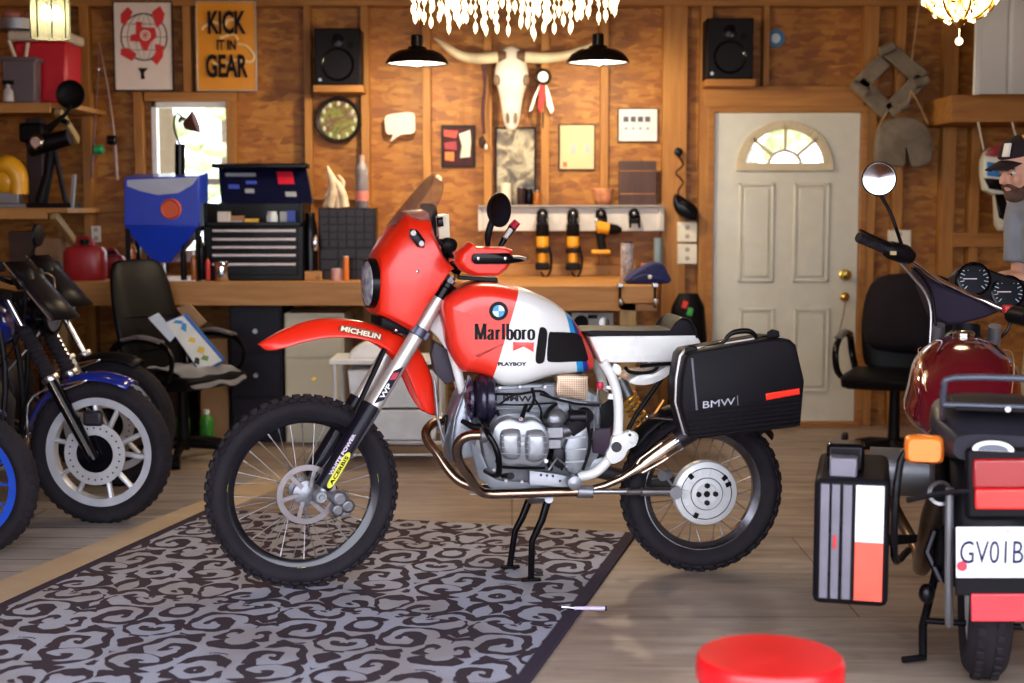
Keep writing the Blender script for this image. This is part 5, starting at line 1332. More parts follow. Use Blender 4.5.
# crystal chandelier
c0 = W(515, -25, 6.4); t = T('crystal_chandelier', 'lit crystal chandelier with rows of dangling drops at the top centre', 'chandelier', (c0.x, 6.4, c0.z))
m_crys = M('crystal', (255, 250, 235), .05, 0, trans=.85, ior=1.5, emit=(255, 225, 170), es=.9)
b = MB()
for rr_, zz in ((.45, .0), (.30, .06), (.15, .1)):
    b.tube([V((c0.x + rr_ * math.cos(2 * PI * k / 36), 6.4 + rr_ * math.sin(2 * PI * k / 36), c0.z + zz)) for k in range(36)], .008, 8, closed=True)
b.cyl((c0.x, 6.4, c0.z), (c0.x, 6.4, c0.z + .35), .015)
for k in range(6): b.cyl((c0.x, 6.4, c0.z + .2), (c0.x + .45 * math.cos(k * PI / 3), 6.4 + .45 * math.sin(k * PI / 3), c0.z), .006, seg=8)
b.build('chandelier_frame', m_brass, t)
b = MB(); b.tube([(c0.x, 6.4, c0.z + .33), (c0.x, 6.4, ZC)], .006, 8); b.build('chain', m_brass, t)
rnd = random.Random(3)
specs = []
for k in range(46): a = 2 * PI * k / 46; specs.append((.45 * math.cos(a), .45 * math.sin(a), 0, rnd.uniform(.10, .24)))
for k in range(34): a = 2 * PI * k / 34; specs.append((.30 * math.cos(a), .30 * math.sin(a), .02, rnd.uniform(.14, .26)))
for k in range(16): a = 2 * PI * k / 16; specs.append((.15 * math.cos(a), .15 * math.sin(a), .04, rnd.uniform(.16, .26)))
proto = []
for i, (x, y, z, L_) in enumerate(specs):
    b = MB(); n_ = max(2, int(L_ / .04))
    for j in range(n_):
        zz = z - L_ * j / n_; last = j == n_ - 1
        if j == 0: b.cyl(V((c0.x + x, 6.4 + y, c0.z + z + .01)), V((c0.x + x, 6.4 + y, c0.z + z - L_)), .0012, seg=4)
        b.ball(V((c0.x + x, 6.4 + y, c0.z + zz - (.012 if last else 0))), (.011, .011, .026) if last else (.0085, .0085, .013), 6, 4)
    b.build('crystal_strand', m_crys, t, flat=True)
for k in range(10):
    a = 2 * PI * k / 10; b = MB(); p = V((c0.x + .36 * math.cos(a), 6.4 + .36 * math.sin(a), c0.z - .01)); b.ball(p, (.016, .016, .034), 10, 8); b.build('candle_bulb', M('candle_glow', (255, 240, 210), .3, emit=(255, 226, 176), es=30), t)
ld = bpy.data.lights.new('chandelier_light', 'POINT'); ld.energy = 40; ld.color = (1, .8, .55); ld.shadow_soft_size = .3
lo_ = bpy.data.objects.new('chandelier_light', ld); COL.objects.link(lo_); lo_.parent = t; lo_.location = (0, 0, -.05)
# small gilt chandelier on the right
c1 = W(960, 8, 6.4); t = T('gilt_chandelier', 'small lit gilt chandelier ending in a glass ball at the top right', 'chandelier', (c1.x, 6.4, c1.z))
b = MB()
for k in range(8):
    a = 2 * PI * k / 8; ca, sa = math.cos(a), math.sin(a)
    b.tube([c1 + V((ca * r_, sa * r_, z_)) for r_, z_ in ((.02, -.05), (.08, -.045), (.14, .0), (.15, .05), (.13, .09))], .007, 8, sm=4)
b.tube([c1 + V((.145 * math.cos(2 * PI * k / 30), .145 * math.sin(2 * PI * k / 30), .04)) for k in range(30)], .006, 6, closed=True)
b.lathe([(.004, -.09), (.02, -.07), (.035, -.05), (.02, -.03), (.015, .1), (.006, .3)], c1, (0, 0, 1), 20)
b.build('gilt_frame', m_brass, t)
for ringr, rz_, nn in ((.155, .03, 26), (.11, -.02, 20), (.06, -.05, 12)):
    for k in range(nn):
        a = 2 * PI * k / nn; b = MB(); b.ball(c1 + V((ringr * math.cos(a), ringr * math.sin(a), rz_ + .01 * (k % 2))), (.012, .012, .018), 6, 4); b.build('crystal_drop', m_crys, t, flat=True)
b = MB(); b.cyl(c1 - V((0, 0, .09)), c1 - V((0, 0, .13)), .003, seg=6); b.ball(c1 - V((0, 0, .145)), .018, 14, 10); b.build('ball_drop', m_crys, t)
for k in range(6):
    a = 2 * PI * k / 6; b = MB(); b.ball(c1 + V((.1 * math.cos(a), .1 * math.sin(a), .05)), (.014, .014, .028), 8, 6); b.build('candle_bulb', M('candle_glow'), t)
b = MB(); b.tube([c1 + V((0, 0, .28)), (c1.x, c1.y, ZC)], .005, 8); b.build('chain', m_brass, t)
ld = bpy.data.lights.new('gilt_light', 'POINT'); ld.energy = 4; ld.color = (1, .8, .55); ld.shadow_soft_size = .12
lo_ = bpy.data.objects.new('gilt_light', ld); COL.objects.link(lo_); lo_.parent = t
# glass lantern on the left
c2 = W(50, 18, 6.4); t = T('glass_lantern', 'lit ribbed glass lantern hanging at the top left in front of the shelf', 'lamp', (c2.x, 6.4, c2.z - .09))
b = MB(); N_ = 8
b.loft([[c2 + V((r_ * math.cos(2 * PI * (k + .5) / N_), r_ * math.sin(2 * PI * (k + .5) / N_), z_)) for k in range(N_)] for r_, z_ in ((.082, -.09), (.082, .12))], cap=False)
b.build('lantern_glass', M('lantern_glass', (230, 236, 220), .2, 0, trans=.6, ior=1.1, alpha=.5), t, solid=.004, flat=True)
for k in range(N_):
    a = 2 * PI * (k + .5) / N_; b = MB(); b.cyl(c2 + V((.083 * math.cos(a), .083 * math.sin(a), -.093)), c2 + V((.083 * math.cos(a), .083 * math.sin(a), .12)), .004, seg=6); b.build('lantern_bar', M('lantern_metal', (120, 130, 110), .4, .5), t)
for k in range(3):
    a = 2 * PI * k / 3; b = MB(); b.ball(c2 + V((.03 * math.cos(a), .03 * math.sin(a), .02)), (.018, .018, .035), 10, 8); b.build('candle_bulb', M('candle_glow'), t)
b = MB(); b.lathe([(.085, .12), (.088, .125), (.03, .2), (.006, .22)], c2, (0, 0, 1), 24); b.tube([c2 + V((0, 0, .2)), (c2.x, c2.y, ZC)], .005, 8); b.build('lantern_cap', m_brass, t)
# fishing rods
for i, (pts, lab) in enumerate((([(99, 42), (97, 90), (94, 140), (92, 178)], 'left fishing rod leaning on the wall stud'), ([(99, 42), (108, 90), (114, 135), (117, 180)], 'right fishing rod slanting down beside the poster'))):
    Yr = YW - .06 - i * .02; t = T('fishing_rod', lab, 'fishing rod', W(pts[-1][0], pts[-1][1], Yr), group='fishing rods')
    b = MB(); b.tube([W(x, y, Yr) for x, y in pts], [.003, .006, .009, .012], 8, sm=3); b.build('rod_blank', M('rod_blank_%d' % i, (110, 66, 56) if i == 0 else (150, 120, 110), .4), t)
    for f in (.2, .4, .6):
        p = W(pts[0][0] + (pts[3][0] - pts[0][0]) * f, pts[0][1] + (pts[3][1] - pts[0][1]) * f, Yr); q = MB(); q.lathe([(.008, -.002), (.012, 0), (.008, .002)], p, (.3, -1, 0), 10, closed=True); q.build('line_guide', m_steel, t)
    p = W((99, 112)[i], (150, 140)[i], Yr - .03); q = MB(); q.lathe([(.01, -.03), (.03, -.025), (.03, .02), (.02, .03)], p, (1, 0, 0), 16); q.build('reel', M('green_reel', (40, 150, 90), .4) if i == 0 else m_darkmetal, t)
    q = MB(); q.cyl(p, W((94, 115)[i], (152, 145)[i], Yr), .006, seg=8); q.build('reel_foot', m_darkmetal, t)
b = MB(); b.tube([W(x, y, YW - .05) for x, y in ((112, 100), (104, 125), (97, 150), (92, 178))], .0015, 5, sm=3); tag(b.build('fishing_line', M('cord'), None), 'thin line strung between the two fishing rods', 'line')
# white rail with tool hangers
t = T('tool_rail', 'long white rail board under the pictures holding the cordless tools', 'rail', (W(572, 232, YW).x, YW - .05, W(572, 232, YW).z))
slab('rail_board', 478, 207, 664, 231, YW - .05, .048, M('rail_white', (206, 200, 196), .45), t)
slab('rail_top', 478, 205, 664, 207, YW - .09, .088, M('rail_edge', (150, 140, 132), .5), t)
for x in (484, 571, 660): slab('rail_bracket', x - 1.5, 207, x + 1.5, 230, YW - .06, .012, M('rail_white'), t)
m_drill = M('drill_yellow', (226, 156, 30), .4)
def hanger(px, lab):
    p = W(px, 214, YW - .08); t = T('tool_hook', lab, 'hook', (p.x, p.y, p.z - .05), group='tool hooks on the rail')
    b = MB(); b.lathe([(.008, -.012), (.034, -.01), (.036, .004), (.012, .012)], p + V((0, .01, .0)), (0, -1, 0), 20); b.build('hook_plate', m_darkmetal, t)
    for k in (-1, 1):
        b = MB(); b.tube([p + V((k * .012, 0, .02)), p + V((k * .03, -.03, -.02)), p + V((k * .028, -.05, -.06)), p + V((k * .03, -.06, -.085))], .008, 8, sm=4); b.build('hook_prong', m_blackg, t)
    b = MB(); b.ball(p + V((0, -.02, .0)), .014, 12, 8); b.build('hook_knob', m_steel, t)
    b = MB(); b.obox(p + V((0, -.02, -.045)), (.07, .04, .03)); b.build('hook_yoke', m_black, t, bev=.006)
hanger(542.5, 'tool hook on the white rail holding the first yellow driver from the left'); hanger(573, 'tool hook on the white rail holding the second yellow driver from the left'); hanger(601, 'tool hook on the white rail holding the yellow drill in profile'); hanger(634, 'empty tool hook at the right end of the white rail')
def driver(px, lab, kind):
    p = W(px, 232, YW - .16); t = T('cordless_driver', lab, 'power tool', (p.x, p.y, p.z - .27), group='yellow cordless tools')
    if kind == 0:   # seen from behind : body, grip, battery and a strap loop
        b = MB(); b.lathe([(.02, .06), (.04, .05), (.044, -.015), (.036, -.03)], p, (0, -.15, 1), 20); b.build('gear_housing', m_black, t)
        b = MB(); b.lathe([(.034, -.02), (.038, -.03), (.038, -.09), (.03, -.1)], p, (0, 0, 1), 20); b.build('motor_body', m_drill, t)
        b = MB(); b.obox(p + V((0, 0, -.115)), (.085, .07, .03)); b.build('band', m_black, t, bev=.008)
        b = MB(); b.tube([p + V((0, 0, -.11)), p + V((0, .0, -.19))], [.03, .028], 14); b.build('grip', m_drill, t)
        b = MB(); b.obox(p + V((0, 0, -.215)), (.09, .09, .045)); b.build('battery', m_black, t, bev=.01)
        b = MB(); b.tube([p + V((.04, 0, -.09)), p + V((.055, -.02, -.16)), p + V((.05, -.02, -.24)), p + V((.02, -.02, -.285)), p + V((-.01, -.02, -.25))], .007, 8, sm=4); b.build('wrist_strap', m_black, t)
        b = MB(); b.lathe([(.018, .1), (.02, .045), (.03, .04)], p, (0, 0, 1), 14); b.build('chuck', m_darkmetal, t)
    else:
        b = MB(); b.tube([p + V((-.03, 0, .03)), p + V((-.02, 0, .03)), p + V((.05, 0, .02))], [.03, .042, .036], 18); b.build('motor_body', m_drill, t)
        b = MB(); b.tube([p + V((.05, 0, .02)), p + V((.10, 0, .015)), p + V((.13, 0, .012))], [.036, .03, .014], 16); b.build('chuck', m_black, t)
        b = MB(); b.tube([p + V((-.005, 0, .01)), p + V((-.0, 0, -.05)), p + V((.012, 0, -.11))], [(.034, .022), (.026, .02), (.028, .022)], 14); b.build('grip', m_black, t)
        b = MB(); b.obox(p + V((.0, 0, -.125)), (.12, .08, .028)); b.build('battery', m_drill, t, bev=.008)
        b = MB(); b.tube([p + V((.03, 0, -.01)), p + V((.03, 0, -.03)), p + V((.02, 0, -.035))], .006, 8); b.build('trigger', m_darkmetal, t)
driver(542.5, 'first yellow and black driver from the left hanging under the white rail', 0); driver(573, 'second yellow and black driver from the left hanging under the white rail', 0); driver(601, 'yellow drill hanging in profile with a yellow battery', 1)
# small things on the rail's top edge
def can(name, lab, cat, px, pyb, pyt, wpx, Y, mat, group=None, dome=False, capm=None):
    s_ = 1422 / Y; pb_ = W(px, pyb, Y); h = (pyb - pyt) / s_; r_ = wpx / 2 / s_
    t = T(name, lab, cat, pb_, group=group); b = MB()
    prof = [(r_ * .92, 0), (r_, .006), (r_, h * (.72 if dome else .97)), (r_ * .96, h * (.76 if dome else 1))]
    if dome: prof += [(r_ * .5, h * .86), (r_ * .42, h * .9)]
    b.lathe(prof, pb_, (0, 0, 1), 24); b.build('body', mat, t)
    b = MB(); b.lathe([(r_ * (.45 if dome else .9), h * (.88 if dome else .995)), (r_ * (.45 if dome else .9), h * (1.0 if dome else 1.03)), (.002, h * (1.005 if dome else 1.035))], pb_, (0, 0, 1), 20); b.build('cap', capm or m_steel, t)
    return t
can('candle', 'white pillar candle on the white rail in front of the woodland picture', 'candle', 506, 205, 184, 10, YW - .04, M('candle_wax', (226, 216, 200), .5), capm=M('candle_wax'))
for k, (x, h_, m_, lb) in enumerate(((521, 17, M('dark_tin', (50, 34, 36), .4), 'short dark tin beside the white candle'), (529, 16, m_blackg, 'black tin in the middle of the row beside the white candle'), (537, 15, M('amber_bottle', (150, 86, 30), .2), 'small amber bottle at the end of the row beside the white candle'))):
    can('tin' if k < 2 else 'bottle', lb, 'tin' if k < 2 else 'bottle', x, 205, 205 - h_, 8, YW - .045, m_, dome=(k == 2))
c = W(603, 205, YW - .05); b = MB(); b.lathe([(.03, .0), (.045, .01), (.06, .04), (.07, .1), (.064, .104), (.055, .05), (.03, .015), (.001, .013)], c, (0, 0, 1), 28); t = T('bowl', 'small mottled bowl on the white rail left of the plank plaque', 'bowl', c)
b.build('bowl_body', M('mottled_clay', (196, 130, 96), .5, var=.4, nscale=18), t)
b = MB(); b.tube([c + V((-.05, -.02, .09)), c + V((0, -.05, .08)), c + V((.05, -.02, .09))], .006, 8, sm=3); b.build('bowl_band', M('dull_brass'), t)
# outlets
def outlet(x0, y0, x1, y1, lab, Y=YW - .01, kind=0):
    a = W(x0, y0, Y); c = W(x1, y1, Y); t = T('wall_outlet', lab, 'outlet', ((a.x + c.x) / 2, Y, c.z), group='wall outlets')
    slab('cover_plate', x0, y0, x1, y1, Y, .01, M('outlet_ivory', (222, 214, 196), .4), t, bev=.003)
    cx_ = (a.x + c.x) / 2; cz_ = (a.z + c.z) / 2
    for dz in (-.028, .028):
        b = MB(); b.cyl((cx_, Y, cz_ + dz), (cx_, Y - .004, cz_ + dz), .015, seg=16); b.build('socket', M('outlet_shadow', (160, 150, 136), .5), t)
outlet(677.5, 222, 697, 242, 'upper white outlet plate beside the door casing'); outlet(677.5, 244, 697, 264, 'lower white outlet plate beside the door casing')
outlet(888, 230, 911, 247, 'ivory outlet plate right of the white door', YW - .012); outlet(91, 226, 101, 242, 'ivory outlet plate above the red fuel cans', YW - .012)
# things hanging on the double post near the door
q = sp2([wq(x, y, YW - .06) for x, y in ((675, 194), (684, 198), (697, 208), (696, 220), (686, 219), (676, 212), (673, 202))], 3)
b = MB(); b.prism(q, Fr((0, YW - .06, 0), 0), -.03, .02, .01); tag(b.build('black_pouch', m_blackg), 'black curved pouch hanging on the post above the outlets', 'pouch')
b = MB(); c = W(678, 152, YW - .03); b.lathe([(.012, 0), (.028, .004), (.028, .02), (.01, .026)], c, (0, -1, 0), 18); tag(b.build('round_hook', m_darkmetal), 'round dark hook on the post left of the door', 'hook')
b = MB(); b.tube([W(x, y, YW - .04) for x, y in ((678, 155), (683, 165), (676, 173), (683, 182), (678, 192), (682, 202))], .006, 6, sm=4); tag(b.build('string_of_beads', M('dark_beads', (70, 40, 30), .5)), 'dark string hanging from the round hook by the door', 'string')
# blue tape roll
c = W(775.5, 38.5, YO - .02); t = T('wall_badge', 'blue round badge with a white centre right of the loudspeaker over the door', 'badge', (c.x, c.y, c.z - .05))
b = MB(); b.lathe([(.03, -.01), (.056, -.01), (.056, .016), (.03, .016)], c, (0, -1, 0), 28, closed=True); b.build('blue_ring', M('blue_ring', (40, 110, 160), .35), t)
b = MB(); b.lathe([(.001, .008), (.03, .008), (.03, 0)], c, (0, -1, 0), 24); b.build('white_centre', M('white_centre', (200, 214, 220), .4), t)
# weathered square frame and log slice on ropes
m_grey = wood('weathered_wood', (104, 92, 78), (142, 130, 114), g=(9, 9, 9), rough=.9)
Yh = YW - .12
t = T('driftwood_frame', 'weathered square frame of grey timbers hung at a tilt right of the door', 'frame', W(888, 110, Yh))
for (a_, c_) in (((857, 82), (888, 112)), ((888, 112), (922, 78)), ((922, 78), (885, 48)), ((884, 60), (857, 88))):
    b = MB(); p, q_ = W(*a_, Yh), W(*c_, Yh); b.bar(p, q_, .1, .06, (0, 1, 0)); b.build('timber', m_grey, t, bev=.008)
for (a_, c_) in (((852, 84), (866, 92)), ((880, 52), (894, 46)), ((914, 84), (928, 80)), ((898, 108), (908, 104))):
    b = MB(); b.tube([W(*a_, Yh - .05), W(*c_, Yh - .05)], .03, 10); b.build('peg_end', m_grey, t)
t = T('log_slice', 'notched grey slice of log hanging on a rope under the tilted square frame', 'wood slice', W(903, 165, Yh))
q = sp2([wq(x, y, Yh) for x, y in ((876, 140), (880, 125), (893, 119), (910, 118), (924, 126), (930, 142), (929, 160), (921, 166), (910, 166), (906, 150), (904, 147), (903, 165), (894, 166), (880, 165), (875, 156))], 3)
b = MB(); b.prism(q, Fr((0, Yh, 0), 0), -.05, .05, .01); b.build('slice', m_grey, t, bev=.004)
t = T('hanging_rope', 'tan rope looped over the square frame and log slice', 'rope', W(905, 110, Yh))
for pts in (((920, -5), (916, 30), (912, 60)), ((911, 90), (920, 106), (928, 124)), ((911, 90), (908, 104), (899, 112)), ((887, 112), (880, 124), (878, 130))):
    b = MB(); b.tube([W(x, y, Yh - .03) for x, y in pts], .005, 6, sm=2); b.build('rope_length', M('jute', (170, 136, 96), .9), t)
# ribbed white panel top right above the beam
a = W(979, 0, 8.3); c = W(1060, 95, 8.3); b = MB(); n_ = 14
t = T('white_ribbed_panel', 'white ribbed panel standing on the beam at the top right', 'panel', ((a.x + c.x) / 2, 8.3, c.z))
rows = []
xs_ = [a.x + (c.x - a.x) * k / 60 for k in range(61)]
b.loft([[V((x, 8.3 + (.014 if (k % 22) in (0, 1) else 0), z)) for k, x in enumerate(xs_)] for z in (c.z + .005, 2.95)], cap=False, wrap=False)
b.build('panel_sheet', M('panel_white', (224, 226, 222), .5, var=.05, nscale=2), t, solid=.01, sharp=20)
slab('panel_edge', 977, 0, 980, 94.5, 8.29, .03, M('panel_white'), t)
# motorcycle fairing piece hanging behind the man
t = T('hanging_fairing', 'white and blue motorcycle fairing piece hanging in the right corner', 'fairing', W(1000, 230, 8.6))
F8 = Fr((0, 8.6, 0), 0)
b = MB(); b.prism(sp2([wq(x, y, 8.6) for x, y in ((981, 160), (990, 148), (1010, 146), (1030, 160), (1034, 200), (1024, 228), (1004, 231), (996, 226), (994, 196), (983, 190))], 2), F8, -.05, .05, .02); b.build('shell', M('fairing_cream', (206, 204, 190), .35), t, bev=.004)
b = MB(); b.prism([wq(x, y, 8.6) for x, y in ((984, 162), (998, 164), (1003, 178), (984, 176))], F8, -.06, -.045, .004); b.build('blue_panel', M('fairing_blue', (40, 120, 190), .3), t)
b = MB(); b.prism([wq(x, y, 8.6) for x, y in ((981, 178), (1003, 180), (1006, 192), (986, 189))], F8, -.06, -.045, .004); b.build('black_panel', m_blackg, t)
b = MB(); b.prism([wq(x, y, 8.6) for x, y in ((992, 194), (1001, 194), (1006, 212), (1004, 222), (996, 218))], F8, -.06, -.045, .004); b.build('black_panel', m_blackg, t)
b = MB(); b.prism(sp2([wq(x, y, 8.6) for x, y in ((982, 156), (990, 147), (1004, 146), (1000, 156))], 2), F8, -.065, -.045, .004); b.build('red_panel', M('fairing_red', (150, 40, 46), .3), t)
for x0_, x1_ in ((978, 976), (1012, 1012)):
    b = MB(); b.tube([W(x0_ + 0, 122, 8.6), W(x1_ + 8, 150, 8.6)], .006, 6); b.build('hanging_cord', M('pale_cord', (200, 190, 170), .8), t)
# ------------------------------------------------------------------ workbench and what stands on it
ZB = .975
YF, YF2 = 8.35, 7.85
m_btop = wood('bench_plank', (166, 110, 50), (196, 142, 78), g=(2.5, 26, 26), rough=.55)
xa = W(-60, 280, YF).x; xb = W(472, 280, YF).x; xc = W(655, 285, YF2).x
t = T('workbench', 'long pine workbench with a thick front beam running along the back wall', 'workbench', ((xa + xc) / 2, 8.7, 0))
b = MB(); b.box(xa, xb, YF, YO - .02, ZB - .035, ZB); b.box(xb, xc, YF2, YO - .02, ZB - .035, ZB); b.build('bench_top', m_btop, t, bev=.004)
b = MB(); b.box(xa, xb, YF - .04, YF, ZB - .14, ZB + .002); b.build('front_beam', m_btop, t, bev=.004)
b = MB(); b.box(W(480, 285, YF2).x, xc + .01, YF2 - .04, YF2, ZB - .135, ZB + .002); b.build('front_beam', m_btop, t, bev=.004)
b = MB(); b.box(xb - .02, xc, YO - .11, YO - .06, ZB, ZB + .07); b.build('back_ledge', m_btop, t, bev=.004)
b = MB(); b.box(xc - .2, xc, YF2 - .09, YF2 - .04, ZB - .09, ZB + .005); b.build('end_block', m_btop, t, bev=.004)
m_leg = wood('bench_leg_wood', (160, 130, 80), (186, 156, 104), g=(26, 26, 2.5))
for px, Y in ((628, YF2 - .04), (440, YF), (60, YF)):
    x = W(px, 340, Y).x; b = MB(); b.box(x - .045, x + .045, Y, Y + .09, 0, ZB - .03); b.build('leg', m_leg, t, bev=.004)
# vice-like clamps on the bench's right end
for px in (620, 655):
    tc = T('bar_clamp', 'dark bar clamp gripping the bench top at its right end, %s of the pair' % ('left' if px == 620 else 'right'), 'clamp', W(px, 300, YF2 - .1), group='bar clamps on the bench end')
    b = MB(); b.tube([W(px, 284, YF2 - .1), W(px, 308, YF2 - .1)], .007, 8); b.build('clamp_bar', m_darkmetal, tc)
    b = MB(); b.obox(W(px, 285, YF2 - .1), (.03, .06, .02)); b.build('clamp_jaw', m_steel, tc, bev=.003)
    b = MB(); b.ball(W(px + 1, 302, YF2 - .12), (.016, .016, .02), 12, 8); b.build('clamp_knob', m_steel, tc)
# tool chest
m_chest = M('chest_black', (13, 11, 13), .35, coat=.2)
YC = 8.42
def cx(px, py, Y=YC): return W(px, py, Y)
p0 = cx(205, 278); p1 = cx(303, 222); zb = ZB; ztop = cx(0, 226).z
t = T('tool_chest', 'black tool chest with silver drawer pulls and its lid standing open', 'tool chest', ((p0.x + p1.x) / 2, YC, zb))
b = MB(); b.box(p0.x, p1.x, YC, YC + .34, zb, ztop); b.build('chest_body', m_chest, t, bev=.006)
b = MB()
zt = cx(0, 203).z
for bx in ((p0.x, p1.x, YC + .32, YC + .34), (p0.x, p0.x + .02, YC, YC + .34), (p1.x - .02, p1.x, YC, YC + .34)): b.box(bx[0], bx[1], bx[2], bx[3], ztop, zt if bx[2] > YC + .1 or True else ztop)
b.box(p0.x, p1.x, YC, YC + .02, ztop, cx(0, 222).z); b.build('tray_walls', m_chest, t, bev=.003)
for y0_, y1_ in ((227.5, 235), (236, 243), (244, 251), (252, 260), (261, 275)):
    a = cx(211, y0_); c = cx(298, y1_); b = MB(); b.box(a.x, c.x, YC - .012, YC + .01, c.z, a.z); d_r = b.build('drawer', m_chest, t, bev=.003)
    zz = cx(0, y0_ + 3.2).z; b = MB(); b.box(a.x + .01, c.x - .01, YC - .022, YC - .012, zz - .008, zz + .008); b.build('drawer_pull', M('pull_silver', (190, 176, 176), .4, .5), d_r, bev=.003)
# lid: leaning back
l0, l1 = cx(221, 204, YC + .36), cx(313, 204, YC + .36); l2, l3 = cx(306, 168, YC + .5), cx(218, 168, YC + .5)
b = MB(); th = V((0, .03, 0)); b.loft([[l0, l1, l2, l3], [l0 + th, l1 + th, l2 + th, l3 + th]]); lid = b.build('lid', M('lid_navy', (15, 17, 44), .35), t, bev=.004)
b = MB(); e0, e1 = cx(213, 166, YC + .45), cx(309, 166, YC + .45); b.bar(e0, e1, .1, .03); b.build('lid_lip', m_chest, lid, bev=.008)
def on_lid(u, v): return l0 + (l1 - l0) * u + ((l3 - l0) * (1 - u) + (l2 - l1) * u) * v - V((0, .004, 0))
for (u0, v0, u1, v1, m_, nm) in ((.08, .76, .42, .86, M('sticker_grey', (150, 156, 170)), 'sticker'), (.1, .42, .22, .54, M('sticker_blue', (60, 80, 190)), 'sticker'), (.28, .3, .38, .42, M('sticker_grey'), 'sticker'), (.3, .55, .42, .64, M('sticker_blue'), 'sticker'), (.66, .55, .84, .9, M('sticker_red', (190, 24, 50)), 'sticker'), (.72, .2, .84, .34, M('sticker_grey'), 'sticker')):
    b = MB(); b.loft([[on_lid(u0, v0) - V((0, e, 0)), on_lid(u1, v0) - V((0, e, 0)), on_lid(u1, v1) - V((0, e, 0)), on_lid(u0, v1) - V((0, e, 0))] for e in (0, .003)]); b.build(nm, m_, lid)
# things in its open tray
items = [((224, 219), 12, 14, 'paper_box', (210, 200, 190)), ((252, 219), 13, 7, 'yellow_box', (230, 180, 40)), ((236, 216), 16, 10, 'cardboard_box', (150, 100, 60)), ((236, 220), 12, 5, 'grey_box', (170, 170, 176)), ((272, 219), 11, 12, 'glass_jar', (200, 210, 220)), ((284, 219), 7, 14, 'grey_box', (130, 140, 150)), ((292, 219), 9, 15, 'blue_box', (30, 60, 170))]
for i, ((x, y), w_, h_, nm, c_) in enumerate(items):
    lb = {'paper_box': 'white paper box at the left of the open chest tray', 'yellow_box': 'yellow box in the middle of the open chest tray', 'cardboard_box': 'brown carton behind in the open chest tray', 'glass_jar': 'shiny glass jar in the open chest tray', 'blue_box': 'blue box at the right of the open chest tray'}.get(nm) or ('low grey box left of the yellow box in the chest tray' if i == 3 else 'narrow grey box between the jar and the blue box')
    Yi = YC + .08 + .03 * (i % 3); p = W(x, y, Yi); s_ = 1422 / Yi; zb_ = ztop
    b = MB()
    if nm == 'glass_jar': b.lathe([(.03, 0), (.034, .01), (.034, .06), (.028, .07), (.028, .085)], (p.x, Yi, zb_), (0, 0, 1), 20)
    else: b.box(p.x - w_ / 2 / s_, p.x + w_ / 2 / s_, Yi - .02, Yi + .025, zb_, zb_ + h_ / s_)
    tag(b.build(nm, M('tray_' + nm, c_, .4), None, bev=.002), lb, 'jar' if nm == 'glass_jar' else 'box')
# small-parts organiser
YG = 8.55
a = W(318, 208, YG); c = W(376, 279, YG)
t = T('parts_organizer', 'dark cabinet of many tiny drawers beside the tool chest', 'organizer', ((a.x + c.x) / 2, YG, ZB))
b = MB(); b.box(a.x, c.x, YG, YG + .16, ZB, a.z); b.build('organizer_frame', m_chest, t, bev=.004)
m_dr = M('smoky_drawer', (44, 38, 44), .3)
W_ = c.x - a.x; H_ = a.z - ZB
for r_ in range(5):
    for k in range(6):
        x0 = a.x + .012 + (W_ - .024) * k / 6; z1 = a.z - .012 - H_ * .105 * r_
        b = MB(); b.box(x0 + .002, x0 + (W_ - .024) / 6 - .003, YG - .012, YG, z1 - H_ * .09, z1); o = b.build('small_drawer', m_dr, t, bev=.002)
for r_ in range(3):
    for k in range(3):
        x0 = a.x + .012 + (W_ - .024) * k / 3; z1 = a.z - .02 - H_ * .53 - H_ * .15 * r_
        b = MB(); b.box(x0 + .003, x0 + (W_ - .024) / 3 - .003, YG - .012, YG, z1 - H_ * .13, z1); b.build('wide_drawer', m_dr, t, bev=.002)
# between chest and organiser: dark jug
t = T('metal_jug', 'dark jug with a shiny handle squeezed between chest and organizer', 'jug', W(311, 270, 8.5)); pz = W(311, 270, 8.5)
b = MB(); b.lathe([(.03, ZB), (.042, ZB + .01), (.042, ZB + .3), (.03, ZB + .36), (.028, ZB + .4)], (pz.x, 8.5, 0), (0, 0, 1), 20); b.build('jug_body', m_blackg, t)
b = MB(); b.ball(W(315, 243, 8.44), (.022, .02, .05), 14, 10); b.build('jug_handle', m_chrome, t)
# horse-like white carving
t = T('white_carving', 'white branching carving standing on the parts organizer', 'sculpture', W(338, 208, 8.6))
for pts, rr in ((((330, 207), (333, 196), (334, 185), (330, 174), (327, 166)), [.03, .034, .03, .02, .006]), (((345, 207), (343, 196), (338, 186), (333, 180)), [.028, .026, .028, .02]), (((338, 208), (338, 196), (336, 186)), [.018, .02, .02]), (((325, 207), (328, 200), (333, 194)), [.016, .018, .018]), (((341, 190), (343, 182), (338, 175)), [.012, .014, .006]), (((334, 186), (329, 190), (326, 196)), [.018, .014, .008])):
    b = MB(); b.tube([W(x, y, 8.6) for x, y in pts], rr, 10, sm=3); b.build('carved_limb', M('carving_white', (214, 190, 160), .6, var=.3, nscale=20), t)
t = can('spray_bottle', 'tall grey bottle with a pink label standing on the parts organizer', 'bottle', 362, 208, 156, 13, 8.62, M('bottle_grey', (120, 112, 116), .35, var=.3, nscale=14), dome=True, capm=M('bottle_cap_grey', (150, 130, 120)))
b = MB(); p = W(362, 196, 8.62); b.lathe([(.0405, -.03), (.0412, 0), (.0405, .03)], p, (0, 0, 1), 20); b.build('label_band', M('pink_label', (206, 120, 110), .5), t)
